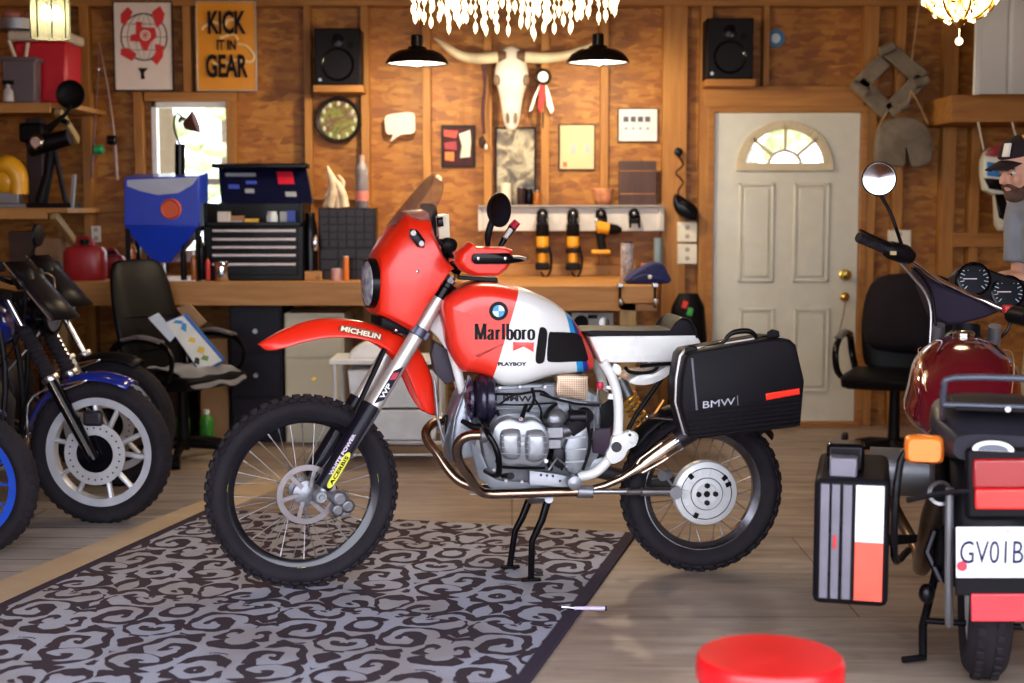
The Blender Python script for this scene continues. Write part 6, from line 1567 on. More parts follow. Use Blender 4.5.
# cans, bottles along the bench front
can('paint_can', 'shiny metal can in front of the tool chest', 'can', 222, 281, 262, 15, 8.4, m_chrome)
can('glue_stick', 'tall orange glue stick in front of the parts organizer', 'glue stick', 346, 281, 257, 6, 8.42, M('glue_orange', (220, 120, 40), .4), capm=m_white)
can('medicine_jar', 'short white jar with a pink label by the orange stick', 'jar', 337, 281, 269, 12, 8.44, M('pinkish_white', (206, 160, 156), .4), capm=m_white)
b = MB(); p = W(313, 281, 8.42); b.box(p.x - .05, p.x + .05, 8.42, 8.47, ZB, ZB + .055); tag(b.build('wood_block', m_btop, None, bev=.003), 'small pale wood block on the bench beside the tool chest', 'block')
for i, (x, y1_, w_, m_, lb) in enumerate(((184, 245, 6, m_black, 'slim black bottle left of the tool chest'), (194, 252, 6, M('amber_bottle'), 'short amber bottle left of the tool chest'), (202, 236, 6, m_blackg, 'tall black bottle touching the tool chest'), (208, 256, 5, M('red_bottle', (180, 40, 30), .4), 'red marker bottle at the corner of the tool chest'))):
    can('bottle', lb, 'bottle', x, 280, y1_, w_, 8.36, m_, group='bottles by the tool chest', dome=True, capm=m_white if i == 1 else m_black)
t = can('marker_bottle', 'black and yellow bottle under the blue blasting cabinet', 'bottle', 132, 281, 238, 10, 8.42, M('amber_bottle'), dome=True, capm=m_black)
# blue blasting cabinet with hopper
m_blue = M('cabinet_blue', (26, 60, 190), .3, coat=.3, var=.05)
YH = 8.38
t = T('blasting_cabinet', 'blue blasting cabinet with orange arm ports and funnel hopper in front of the window', 'cabinet', W(160, 262, YH + .2))
dz_ = .26
b = MB()
def hp_(x, y, Y=YH): return W(x, y, Y)
A = [hp_(124, 178), hp_(199, 176), hp_(199, 226), hp_(124, 226)]
bk = V((0, dz_, 0))
b.loft([A, [v + bk + V((0, 0, .03 if i < 2 else 0)) for i, v in enumerate(A)]]); b.build('cabinet_shell', m_blue, t, bev=.006)
b = MB(); q = [hp_(x, y, YH - .006) for x, y in ((127, 186), (127, 180), (198, 177), (192, 185), (178, 193), (158, 195), (140, 191))]; b.loft([q, [v + V((0, .012, 0)) for v in q]]); b.build('viewing_window', M('lid_silver', (176, 184, 206), .3), t)
m_port = M('port_orange', (206, 84, 40), .5)
for x in (124, 171):
    b = MB(); p = hp_(x, 209) + (V((0, .12, 0)) if x < 150 else V((0, 0, 0))); b.lathe([(.001, .006), (.045, .006), (.055, .014), (.062, 0)], p, (-1, 0, 0) if x < 150 else (0, -1, 0), 28); b.build('arm_port', m_port, t)
b = MB(); top = [hp_(124, 226), hp_(199, 226)]; bot = [hp_(150, 263), hp_(168, 263)]
b.loft([[top[0], top[1], top[1] + bk, top[0] + bk], [bot[0] + V((0, .07, 0)), bot[1] + V((0, .07, 0)), bot[1] + V((0, .19, 0)), bot[0] + V((0, .19, 0))]]); b.build('hopper', m_blue, t, bev=.004)
b = MB(); c = (hp_(150, 264) + hp_(168, 264)) / 2 + V((0, .13, 0)); b.cyl(c, c - V((0, 0, .06)), .03); b.build('hopper_outlet', m_steel, t)
for x in (127, 197):
    for dy in (.02, dz_ - .02):
        p = hp_(x, 226); p = V((p.x, p.y + dy, p.z)); b = MB(); b.box(p.x - .014, p.x + .014, p.y - .014, p.y + .014, ZB, p.z + .02); b.build('leg', m_black, t)
# anglepoise lamp standing on the cabinet, dark against the window
t = T('desk_lamp', 'dark work lamp on a black post silhouetted against the window', 'lamp', W(181, 178, 8.5))
b = MB(); b.cyl(W(180, 175, 8.5), W(180, 144, 8.5), .03, seg=18); b.build('lamp_post', m_blackg, t)
b = MB(); b.cyl(W(184, 126, 8.5), W(196, 122, 8.5), .02, .07, 20); b.lathe([(.015, 0), (.03, .02)], W(180, 118, 8.5), (.5, 0, -.6), 12); b.build('lamp_head', M('lamp_brown', (96, 60, 50), .4), t)
b = MB(); b.tube([W(180, 144, 8.5), W(174, 128, 8.5), W(177, 113, 8.5), W(186, 122, 8.5)], .006, 8, sm=3); b.build('lamp_arm', m_black, t)
# red fuel cans
m_can = M('fuel_can_red', (150, 26, 34), .4)
for i, (x, w_, h_, Y, lb) in enumerate(((86, 34, 44, 8.5, 'large red fuel can on the bench under the outlet'), (112, 22, 30, 8.75, 'smaller red fuel can behind the chair back'))):
    p = W(x, 281, Y); s_ = 1422 / Y; hw = w_ / 2 / s_; h = h_ / s_ * .85
    t = T('fuel_can', lb, 'fuel can', (p.x, Y, ZB), group='red fuel cans')
    b = MB(); b.loft([[V((p.x + x_ * k, Y + y_ * k * .6, ZB + z)) for x_, y_ in sp2([(-hw, -hw), (hw, -hw), (hw, hw), (-hw, hw)], 4)] for k, z in ((.9, 0), (1, .02), (1, h * .75), (.85, h * .88), (.45, h * .94))]); b.build('can_body', m_can, t)
    b = MB(); b.tube([V((p.x - hw * .6, Y, ZB + h * .85)), V((p.x - hw * .3, Y, ZB + h * 1.1)), V((p.x + hw * .3, Y, ZB + h * 1.1)), V((p.x + hw * .6, Y, ZB + h * .85))], .012, 8, sm=3); b.build('can_handle', m_can, t)
    b = MB(); b.cyl((p.x, Y, ZB + h * .9), (p.x, Y, ZB + h * 1.08), .028); b.build('spout_cap', m_black, t)
# right part of the bench
t = can('tumbler', 'tall white speckled tumbler on the right of the bench', 'tumbler', 627, 284, 243, 13, 8.3, M('speckled', (170, 160, 160), .3, var=.6, nscale=45), capm=m_black)
q = [(626, 283), (630, 274), (640, 268), (652, 262), (662, 264), (667, 272), (668, 283)]
Yc = 8.1; b = MB(); F81 = Fr((0, Yc, 0), 0); pts = sp2([wq(x, y, Yc) for x, y in q], 3); b.prism(pts, F81, -.06, .1, .03)
t = T('fabric_bundle', 'navy fabric bundle on the right end of the bench', 'cloth', W(647, 284, Yc)); b.build('bundle', M('navy_fabric', (30, 36, 88), .8, var=.3, nscale=10), t)
b = MB(); b.tube([W(633, 280, Yc - .06), W(645, 276, Yc - .07), W(662, 280, Yc - .06)], .012, 8, sm=3); b.build('bundle_fold', M('navy_fabric'), t); b = MB(); b.ball(W(650, 277, Yc - .08), .012, 10, 8); b.build('white_button', m_white, t)
b = MB(); b.cyl(W(658, 265, YW - .05), W(658, 238, YW - .05), .028, seg=18); tag(b.build('grey_tube', M('tube_blue_grey', (120, 140, 150), .4), None), 'blue grey tube standing at the right end under the white rail', 'tube')
b = MB(); _p = W(648, 278, 9.03); b.obox((_p.x, 9.03, ZB + .04), (.09, .05, .08)); tag(b.build('terracotta_block', M('terracotta', (190, 130, 110), .6), None, bev=.004), 'small terracotta block at the end of the bench by the post', 'block')
# radio under the bench
ra_ = W(571, 333, 8.5); rb_ = W(614, 312, 8.5)
t = T('radio', 'silver portable radio on the shelf under the bench', 'radio', ((ra_.x + rb_.x) / 2, 8.5, ra_.z))
b = MB(); b.box(ra_.x, rb_.x, 8.5, 8.62, ra_.z, rb_.z); b.build('radio_case', M('radio_silver', (170, 168, 164), .35, .5), t, bev=.006)
b = MB(); b.cyl((ra_.x + .06, 8.5, (ra_.z + rb_.z) / 2), (ra_.x + .06, 8.494, (ra_.z + rb_.z) / 2), .045, seg=20); b.build('radio_speaker', m_black, t)
b = MB(); b.cyl((rb_.x - .06, 8.5, (ra_.z + rb_.z) / 2), (rb_.x - .06, 8.494, (ra_.z + rb_.z) / 2), .03, seg=20); b.build('radio_dial', m_chrome, t)
b = MB(); b.box(ra_.x + .1, rb_.x - .1, 8.494, 8.5, rb_.z - .04, rb_.z - .015); b.build('radio_display', m_blackg, t)
b = MB(); b.box(ra_.x - .2, rb_.x + .25, 8.45, 9.1, ra_.z - .03, ra_.z - .001); o = b.build('under_shelf', m_leg, None, bev=.003); tag(o, 'dim shelf board under the right half of the bench carrying the radio', 'shelf')
# cabinets under the bench
def cabinet(name, lab, cat, x0, y0, x1, zb_, Y, dep, mat, rows_, knobm):
    a = W(x0, y0, Y); c = W(x1, y0, Y); t = T(name, lab, cat, ((a.x + c.x) / 2, Y, zb_))
    b = MB(); b.box(a.x, c.x, Y, Y + dep, zb_, a.z); b.build('carcass', mat, t, bev=.006)
    H = a.z - zb_
    for k in range(rows_):
        z0, z1 = zb_ + .02 + (H - .03) * k / rows_, zb_ + .02 + (H - .03) * (k + 1) / rows_ - .012
        b = MB(); b.box(a.x + .012, c.x - .012, Y - .015, Y, z0, z1); d = b.build('drawer', mat, t, bev=.003)
        b = MB(); b.cyl(((a.x + c.x) / 2, Y - .015, (z0 + z1) / 2), ((a.x + c.x) / 2, Y - .035, (z0 + z1) / 2), .014); b.build('knob', knobm, d)
    return t
cabinet('drawer_cabinet', 'old cream drawer cabinet under the bench behind the front mudguard', 'cabinet', 284, 313, 344, 0, 8.45, .45, M('old_cream', (196, 186, 160), .5, var=.08, nscale=3), 3, m_brass)
cabinet('drawer_cabinet', 'black steel drawer cabinet under the bench left of the cream one', 'cabinet', 229, 306, 282, 0, 8.45, .45, M('steel_black', (30, 28, 36), .4), 3, m_steel)
b = MB(); p = W(214, 330, 8.5); b.box(p.x - .09, p.x + .08, 8.5, 8.8, 0, .62); tag(b.build('cardboard_box', M('cardboard', (150, 116, 80), .8), None, bev=.004), 'tall brown cardboard box under the bench behind the office chair', 'box')
b = MB(); p = W(150, 330, 8.6); b.box(p.x - .18, p.x + .2, 8.62, 8.95, 0, .55); tag(b.build('storage_crate', M('dark_crate', (60, 44, 40), .7), None, bev=.004), 'dark crate under the bench behind the left chair', 'crate')
# white wire drawer cart
Yk = 7.75
t = T('drawer_cart', 'white wire cart with pale plastic drawers behind the front fork', 'cart', G(385, 462))
m_wire = M('white_wire', (220, 222, 226), .4)
x0, x1 = W(329, 360, Yk).x, W(446, 360, Yk).x; zt = W(0, 362, Yk).z
for x, y in ((x0 + .03, Yk), (x1 - .03, Yk), (x0 + .03, Yk + .35), (x1 - .03, Yk + .35)):
    b = MB(); b.tube([V((x - .03 if x < (x0 + x1) / 2 else x + .03, y, 0)), V((x, y, .2)), V((x, y, zt))], .01, 8); b.build('leg', m_wire, t)
b = MB(); b.box(x0, x1, Yk - .02, Yk + .37, zt - .012, zt + .012); b.build('top_shelf', m_wire, t, bev=.004)
for zz in (.05, .12, zt * .5):
    b = MB(); b.tube([V((x0 + .02, Yk, zz)), V((x1 - .02, Yk, zz)), V((x1 - .02, Yk + .35, zz)), V((x0 + .02, Yk + .35, zz))], .006, 6, closed=True); b.build('wire_rail', m_wire, t)
for k, (z0, z1) in enumerate(((.13, .30), (.31, .52))):
    b = MB(); b.loft([[V((x0 + .12 - s_, Yk - .01 - s_ * .3, z)), V((x1 - .06 + s_, Yk - .01 - s_ * .3, z)), V((x1 - .06 + s_, Yk + .33, z)), V((x0 + .12 - s_, Yk + .33, z))] for z, s_ in ((z0, 0), (z1, .02))]); b.build('plastic_drawer', M('frosted_plastic', (206, 212, 220), .3, var=.1), t, bev=.01)
q = sp2([wq(x, y, 7.8) for x, y in ((352, 361), (350, 352), (360, 345), (372, 342), (384, 346), (390, 355), (388, 361))], 3)
b = MB(); b.prism(q, Fr((0, 7.8, 0), 0), -.0, .22, .03); tag(b.build('plastic_bag', M('bag_white', (230, 230, 232), .4), None), 'crumpled white plastic bag lying on the wire cart', 'bag')
# green bottles under the chair
for x, lb in ((183, 'green bottle with a blue label, left of the pair under the office chair'), (207, 'green bottle with a blue label, right of the pair under the office chair')):
    t = can('green_bottle', lb, 'bottle', x, 440, 402, 14, 8.3, M('bottle_green', (50, 130, 40), .3), group='green bottles under the chair', dome=True, capm=m_white)
    o = t; p = W(x, 430, 8.3); p.z = .12
for o in list(COL.objects):
    if o.name.startswith('green_bottle'): o.location.z = 0.0
for (x, w_, h_, c_, lb) in ((48, 24, 40, (130, 96, 66), 'brown carton under the lower left shelf'), (22, 24, 46, (70, 54, 50), 'dark carton under the lower left shelf')):
    p = W(x, 285, 8.7); s_ = 1422 / 8.7; b = MB(); b.box(p.x - w_ / 2 / s_, p.x + w_ / 2 / s_, 8.7, 8.95, ZB, ZB + h_ / s_); tag(b.build('carton', M('carton_%d' % x, c_, .8), None, bev=.003), lb, 'box')
# ------------------------------------------------------------------ shelves on the left
YS = 8.45
for y0_, y1_, x1_, lb in ((103, 113, 72, 'upper left wall shelf carrying the red drink cooler'), (208, 219, 68, 'lower left wall shelf carrying the power tools')):
    a = W(-95, y0_, YS); c = W(x1_, y1_, YS); t = T('wall_shelf', lb, 'shelf', ((a.x + c.x) / 2, YS, c.z))
    b = MB(); b.box(a.x, c.x, YS, YO - .02, a.z - .03, a.z); b.build('shelf_board', m_btop, t, bev=.003)
    b = MB(); b.box(a.x, c.x - .12, YS - .035, YS, c.z, a.z); b.build('shelf_lip', m_btop, t, bev=.003)
    b = MB(); b.bar((c.x - .1, YS + .05, a.z - .04), (c.x - .1, YS + .4, a.z - .2), .04, .05); b.build('shelf_brace', m_leg, t, bev=.003)
def zs(y): return W(0, y, YS).z
ZU, ZL = zs(103), zs(208)
# cooler
def bx_th(x0, x1, Y, h, zb_, mat, nm, lab, cat, dep=.3, bev=.01, taper=.0):
    a = W(x0, 100, Y).x; c = W(x1, 100, Y).x; b = MB()
    b.loft([[V((a - s_, Y - s_, z)), V((c + s_, Y - s_, z)), V((c + s_, Y + dep, z)), V((a - s_, Y + dep, z))] for z, s_ in ((zb_, -taper), (zb_ + h, 0))])
    t = T(nm, lab, cat, ((a + c) / 2, Y, zb_)); b.build('body', mat, t, bev=bev)
    return t, a, c
t, a, c = bx_th(14, 69, 8.56, .37, ZU, M('cooler_red', (196, 24, 44), .35), 'drink_cooler', 'red drink cooler with a cream lid on the upper left shelf', 'cooler', .3, .02, .02)
b = MB(); b.box(a - .02, c + .01, 8.53, 8.88, ZU + .371, ZU + .43); b.build('lid', M('cooler_lid', (206, 196, 180), .45), t, bev=.015)
b = MB(); b.tube([V((a - .01, 8.53, ZU + .37)), V((a + .06, 8.54, ZU + .2)), V((a + .1, 8.54, ZU + .36))], .012, 8, sm=3); b.build('cooler_handle', M('cooler_lid'), t)
t, a, c = bx_th(2, 36, 8.46 - .12 + .06, .25, ZU, M('bin_grey', (96, 84, 92), .5), 'plastic_bin', 'grey plastic bin in front of the red cooler', 'bin', .12, .01, .01)
b = MB(); b.box(a - .012, c + .012, 8.385, 8.54, ZU + .24, ZU + .262); b.build('bin_rim', M('bin_grey'), t, bev=.006)
c = W(16, 24, 8.6); b = MB(); t = T('steel_pan', 'steel pan on top of the red cooler', 'pan', (c.x, 8.6, ZU + .43)); b.lathe([(.1, ZU + .432), (.13, ZU + .44), (.135, ZU + .5), (.128, ZU + .5), (.12, ZU + .445), (.001, ZU + .44)], (c.x, 8.62, 0), (0, 0, 1), 32); b.build('pan_bowl', m_alu, t)
b = MB(); b.ball((c.x + .1, 8.6, ZU + .53), (.05, .04, .035), 12, 8); b.ball((c.x - .02, 8.6, ZU + .525), (.06, .05, .03), 12, 8); b.build('pan_contents', M('pan_rag', (190, 120, 110), .7), t)
c = W(72, 95, YS - .08); t = T('black_pan', 'round black pan hanging at the end of the upper left shelf', 'pan', (c.x, c.y, c.z - .09)); b = MB(); b.lathe([(.001, .0), (.05, 0), (.075, .01), (.085, .03), (.08, .032), (.07, .018), (.045, .01), (.001, .01)], c, (0, -1, 0), 32); b.build('pan_disc', m_black, t)
b = MB(); b.tube([c + V((0, -.02, -.06)), c + V((-.04, -.03, -.12)), c + V((-.16, -.03, -.2))], .012, 8, sm=3); b.build('pan_handle', m_black, t)
b = MB(); b.tube([c + V((0, 0, .05)), V((c.x - .08, YS - .02, c.z + .06)), V((c.x - .12, YS + .05, c.z + .0))], .006, 8); b.build('pan_hook', m_steel, t)
c = W(9, 92, 8.36); t = T('spray_bottle', 'small white spray bottle beside the grey bin on the upper shelf', 'bottle', (c.x, 8.35, ZU)); b = MB(); b.lathe([(.03, ZU), (.034, ZU + .01), (.03, ZU + .06), (.012, ZU + .08), (.012, ZU + .1)], (c.x, 8.35, 0), (0, 0, 1), 18); b.build('bottle_body', M('grey_white', (180, 176, 180), .4), t); b = MB(); b.obox((c.x, 8.35, ZU + .11), (.06, .02, .025)); b.build('nozzle', m_black, t)
# power tools
t = T('power_sander', 'yellow and silver power sander on the lower left shelf', 'power tool', (W(9, 190, 8.5).x, 8.5, ZL)); px_ = W(9, 190, 8.5).x
b = MB(); b.tube([V((px_ - .1, 8.53, ZL + .2)), V((px_ - .02, 8.53, ZL + .25)), V((px_ + .04, 8.53, ZL + .2)), V((px_ + .05, 8.53, ZL + .08))], [.045, .065, .06, .055], 16, sm=4); b.ball(V((px_ - .03, 8.53, ZL + .16)), (.09, .055, .085), 18, 12); b.build('tool_body', M('tool_yellow', (222, 160, 30), .35), t)
b = MB(); b.box(px_ - .12, px_ + .1, 8.46, 8.6, ZL, ZL + .025); b.box(px_ - .08, px_ + .06, 8.48, 8.58, ZL + .025, ZL + .09); b.build('tool_base', m_alu, t, bev=.004)
t = T('drill_press', 'tall black stand with a motor head on the lower left shelf', 'power tool', (W(24, 190, 8.6).x, 8.65, ZL)); px_ = W(22, 190, 8.6).x
b = MB(); b.box(px_ - .05, px_ + .05, 8.84, 8.94, ZL, ZL + .55); b.build('stand_column', M('charcoal', (62, 52, 58), .5), t, bev=.01)
b = MB(); b.obox((px_, 8.86, ZL + .46), (.15, .16, .12)); b.build('motor_head', m_black, t, bev=.02)
t = T('bench_grinder', 'black tool with chrome parts and angled legs on the lower left shelf', 'power tool', (W(48, 190, 8.55).x, 8.6, ZL)); px_ = W(46, 190, 8.55).x
b = MB(); b.box(px_ - .14, px_ + .16, 8.5, 8.7, ZL, ZL + .03); b.build('tool_base', m_black, t, bev=.005)
b = MB(); b.tube([V((px_ - .05, 8.6, ZL + .03)), V((px_, 8.6, ZL + .2)), V((px_ + .03, 8.6, ZL + .4))], [.04, .03, .035], 12); b.tube([V((px_ + .1, 8.6, ZL + .03)), V((px_ + .04, 8.6, ZL + .36))], .016, 8); b.build('tool_arm', m_black, t)
b = MB(); b.tube([V((px_ - .1, 8.58, ZL + .36)), V((px_ + .14, 8.58, ZL + .42))], [.06, .05], 16); b.build('tool_motor', m_darkmetal, t)
b = MB(); b.lathe([(.001, .02), (.03, .02), (.045, 0)], V((px_ - .04, 8.53, ZL + .39)), (0, -1, 0), 18); b.build('chrome_cap', m_chrome, t)
b = MB(); b.tube([V((px_ + .03, 8.55, ZL + .46)), V((px_ + .1, 8.52, ZL + .52)), V((px_ + .16, 8.5, ZL + .5))], .016, 8, sm=3); b.build('tool_handle', m_black, t)
p = W(72, 190, 8.5); b = MB(); b.obox((p.x, 8.52, ZL + .1), (.02, .03, .2), (0, R(6), 0)); tag(b.build('steel_bar', m_alu, None, bev=.002), 'upright grey steel bar at the end of the lower left shelf', 'bar')
# ------------------------------------------------------------------ parked motorcycles on the left
m_dark = M('engine_dark', (44, 40, 46), .5, .4, bmp=.3, bscale=60)
def road_bike(name, lab, o, deg, paint, rimm, fork_m, r=.325, cast=True, screen=False, gaiter=True, disc=True, extra=None, forkup=1.02):
    F = Fr(o, deg); t = T(name, lab, 'motorcycle', F.o, R(deg))
    UP = V((0, 0, 1))
    for u0, nm in ((0, 'front_wheel'), (-1.46, 'rear_wheel')):
        c = F.L(u0, 0, r); rr = r * .755
        b = MB(); b.lathe([(rr - .034, -.026), (rr + .012, -.03), (rr + .012, -.022), (rr - .008, -.012), (rr - .008, .012), (rr + .012, .022), (rr + .012, .03), (rr - .034, .026), (rr - .036, .01), (rr - .036, -.01)], c, F.n, 56, closed=True)
        wh = b.build(nm, rimm, t)
        b = MB(); th = r - rr; prof = [(rr, -.03)] + [(rr + th * .45 + th * .55 * math.cos(a), .052 * math.sin(a)) for a in [-1.9 + 3.8 * k / 12 for k in range(13)]] + [(rr, .03)]
        b.lathe(prof, c, F.n, 72, closed=True)
        for k in range(48):
            for s_ in (-1, 1):
                a = 2 * PI * (k + (.5 if s_ > 0 else 0)) / 48; d = F.u * math.cos(a) + UP * math.sin(a); tn = F.u * -math.sin(a) + UP * math.cos(a)
                nn = (d * .8 + F.n * (.6 * s_)); b.obox(None, (.02, .03, .008), M_=Matrix.Translation(c + d * (r - .011) + F.n * (.031 * s_)) @ Matrix((tn, nn.cross(tn), nn)).transposed().to_4x4())
        b.build('tire', m_rubber, wh)
        b = MB(); b.lathe([(.02, -.06), (.05, -.055), (.05, .055), (.02, .06)], c, F.n, 24); b.build('hub', rimm if cast else m_alu, wh)
        if cast:
            for k in range(5):
                for s_ in (-1, 1):
                    a = 2 * PI * (k + .12) / 5; a2 = a + s_ * .26; d1 = F.u * math.cos(a + s_ * .1) + UP * math.sin(a + s_ * .1); d2 = F.u * math.cos(a2) + UP * math.sin(a2)
                    b = MB(); b.loft(rings_from([c + d1 * .04, c + d2 * (rr - .02)], [(.016, .014), (.018, .011)], 8, up=F.n)); b.build('wheel_spoke', rimm, wh)
        else:
            for k in range(12):
                a = 2 * PI * k / 12; d = F.u * math.cos(a) + UP * math.sin(a); b = MB(); b.cyl(c + d * .04, c + d * (rr - .02), .006, seg=6); b.build('wheel_spoke', rimm, wh)
        if u0 == 0 and disc:
            b = MB(); b.lathe([(.085, -.07), (.14, -.07), (.14, -.064), (.085, -.064)], c, F.n, 48, closed=True); b.build('brake_disc', M('pale_disc', (196, 192, 194), .4, .3), wh)
            b = MB(); b.lathe([(.02, -.075), (.084, -.07), (.084, -.064), (.02, -.05)], c, F.n, 24, closed=True); b.build('disc_carrier', m_blackg, wh)
            for k in range(24):
                a = 2 * PI * k / 24; d = F.u * math.cos(a) + UP * math.sin(a); p = c + d * .116 - F.n * .0705; b = MB(); b.cyl(p + F.n * .001, p - F.n * .0006, .0045, seg=6); b.build('disc_hole', m_black, wh)
            b = MB(); b.lathe([(.001, -.10), (.016, -.10), (.02, -.08), (.02, -.07)], c, F.n, 16); b.build('axle_nut', m_steel, wh)
    rk = math.tan(R(28)); top = forkup
    def fk(z, v): return F.L(-(z - r) * rk, v, z)
    for v in (-.1, .1):
        b = MB(); b.tube([fk(r - .02, v), fk(r + .34, v)], [.026, .03], 14); fl = b.build('fork_leg', fork_m, t)
        if fork_m is m_blackg:
            b = MB(); b.cyl(fk(r + .0, v) - F.n * .028 + F.u * .004, fk(r + .33, v) - F.n * .031 + F.u * .004, .0022, seg=6); b.build('fork_highlight', m_steel, fl)  # thin steel line stands in for the highlight along the black leg
        b = MB()
        if gaiter:
            ps = [r + .33 + .22 * k / 22 for k in range(23)]; b.tube([fk(z, v) for z in ps], [.036 if k % 2 else .028 for k in range(23)], 14); b.build('fork_gaiter', m_rubber, fl)
            b = MB()
        b.tube([fk(r + .32, v), fk(top, v)], .019, 12); b.build('stanchion', m_chrome, fl)
        b = MB(); b.lathe([(.037, -.012), (.04, 0), (.037, .012)], fk(r + .335, v), fk(1, 0) - fk(.5, 0), 18); b.build('fork_collar', m_steel, fl)
    b = MB(); b.bar(fk(top - .14, -.12), fk(top - .14, .12), .07, .03); b.build('triple_clamp', m_black, t, bev=.004)
    b = MB(); b.bar(fk(top, -.12), fk(top, .12), .07, .03); b.build('triple_clamp', m_black, t, bev=.004)
    b = MB(); rows = []
    for k in range(13):
        a = R(62) + R(105) * k / 12; rows.append([F.L(0, 0, r) + (F.u * math.cos(a) + UP * math.sin(a)) * (r + .035 - .035 * s_ * s_) + F.n * (.07 * s_) for s_ in [-1 + j / 4 for j in range(9)]])
    b.sheet(rows); b.build('front_fender', paint, t, solid=.004)
    b = MB(); b.tube([fk(r + .28, -.1), F.L(-.02, -.08, r + .33), fk(r + .26, -.11) + F.u * -.12, F.L(-.3, -.09, r + .08)], .006, 8, sm=4); b.build('fender_stay', m_chrome, t)
    # bars, lamp, clocks
    bz = top + .09; bu = -(top - r) * rk
    b = MB(); b.tube([F.L(bu - .18, -.36, bz), F.L(bu - .06, -.2, bz + .02), F.L(bu, -.06, bz - .03), F.L(bu, .06, bz - .03), F.L(bu - .06, .2, bz + .02), F.L(bu - .18, .36, bz)], .011, 10, sm=4); hb = b.build('handlebar', m_chrome, t)
    for v in (-1, 1):
        b = MB(); b.tube([F.L(bu - .18, .37 * v, bz), F.L(bu - .1, .26 * v, bz + .01)], .018, 12); b.build('grip', m_rubber, hb)
        b = MB(); b.obox(F.L(bu - .09, .23 * v, bz + .01), (.05, .05, .05), (0, 0, R(deg))); b.build('switchgear', m_black, hb, bev=.008)
        if fork_m is m_alu: continue
        b = MB(); b.tube([F.L(bu - .07, .22 * v, bz + .03), F.L(bu - .03, .27 * v, bz + .13)], .005, 8); p = F.L(bu - .04, .3 * v, bz + .17); b.lathe([(.03, .015), (.05, .01), (.055, -.004), (.05, -.006), (.001, -.006)], p, F.u, 20); b.build('mirror', m_black, hb)
        b = MB(); b.tube([F.L(bu - .1, .2 * v, bz), F.L(bu + .1, .16 * v, bz - .02), F.L(bu + .06, .1 * v, bz - .25), F.L(bu - .1, .06 * v, bz - .45)], .005, 6, sm=4); b.build('cable', m_black if v < 0 else m_steel, t)
    lc = F.L(bu + .16, 0, top - .08)
    b = MB(); b.lathe([(.02, -.13), (.06, -.1), (.088, -.03), (.092, .0), (.096, .004), (.09, .012)], lc, F.u, 28); hl = b.build('headlamp', m_blackg, t)
    b = MB(); b.lathe([(.088, .006), (.07, .02), (.03, .03), (.002, .032)], lc, F.u, 24); b.build('lens', M('lens_silver', (120, 124, 132), .15, .6), hl)
    for v in (-.05, .05):
        b = MB(); b.lathe([(.045, -.05), (.05, 0), (.045, .012)], F.L(bu + .05, v, bz - .0), (F.u * -.5 + UP), 20); b.build('gauge', m_black, t)
        b = MB(); b.lathe([(.04, .013), (.002, .014)], F.L(bu + .05, v, bz - .0), (F.u * -.5 + UP), 20); b.build('gauge_dial', M('dial_pale', (160, 160, 170), .4), t)
    if screen:
        b = MB(); rows = [[F.L(bu + .27 - .22 * q - .05 * s_ * s_, .14 * s_ * (1 - .2 * q), top - .1 + .25 * q) for s_ in [-1 + j / 4 for j in range(9)]] for q in (0, .35, .7, 1)]
        b.sheet(rows); b.build('fly_screen', M('dark_screen', (18, 15, 20), .35), t, solid=.005)
        b = MB(); b.tube([F.L(bu + .22, -.145, top - .1), F.L(bu + .0, -.12, top + .15)], .004, 6); b.build('screen_edge', m_steel, t)
    # tank, seat, engine, tail
    b = MB(); rings = []
    for u, zc, hz_, hy_ in ((-.40, .86, .03, .04), (-.44, .87, .1, .11), (-.58, .88, .135, .15), (-.75, .86, .12, .15), (-.9, .82, .08, .12), (-.98, .8, .04, .08)):
        rings.append([F.L(u, hy_ * math.copysign(abs(math.cos(a)) ** .7, math.cos(a)), zc + hz_ * math.copysign(abs(math.sin(a)) ** .7, math.sin(a))) for a in [2 * PI * i / 24 for i in range(24)]])
    b.loft(rings); tk = b.build('fuel_tank', paint, t, sub=1)
    b = MB(); b.prism(sp2([(-.95, .8), (-1.2, .77), (-1.5, .8), (-1.75, .86), (-1.78, .8), (-1.5, .7), (-.95, .7)], 2), F, -.12, .12, .02); b.build('seat', m_black, t)
    b = MB(); b.prism(sp2([(-.5, .62), (-.95, .62), (-1.0, .4), (-.85, .26), (-.55, .26), (-.46, .42)], 2), F, -.13, .13, .02); en = b.build('engine_block', m_dark, t)
    for s_ in (-1, 1):
        b = MB()
        for k in range(7): b.cyl(F.L(-.68, s_ * (.14 + k * .018), .45), F.L(-.68, s_ * (.145 + k * .018), .45), .08, seg=20)
        b.cyl(F.L(-.68, s_ * .12, .45), F.L(-.68, s_ * .28, .45), .06, seg=20); b.build('cylinder', m_dark, en)
        b = MB(); b.prism(sp2([(-.77, .4), (-.77, .5), (-.59, .5), (-.59, .4)], 3), F, .27 * s_, .33 * s_, 0); b.build('rocker_cover', m_alu, en, bev=.01)
        b = MB(); b.tube([F.L(-.62, s_ * .25, .42), F.L(-.5, s_ * .24, .4), F.L(-.46, s_ * .2, .3), F.L(-.6, s_ * .16, .2), F.L(-1.0, s_ * .16, .2), F.L(-1.7, s_ * .17, .26)], [.018, .018, .018, .02, .03, .04], 12, sm=4); b.build('exhaust_pipe', m_chrome, t)
        b = MB(); b.tube([F.L(-.44, s_ * .05, .95), F.L(-.4, s_ * .08, .6), F.L(-.5, s_ * .12, .26), F.L(-1.0, s_ * .12, .24), F.L(-1.3, s_ * .12, .74)], .014, 8, sm=3); b.build('frame_tube', m_black, t)
        b = MB(); b.tube([F.L(-.95, s_ * .12, .34), F.L(-1.46, s_ * .1, r)], .02, 8); b.build('swing_arm', m_black, t)
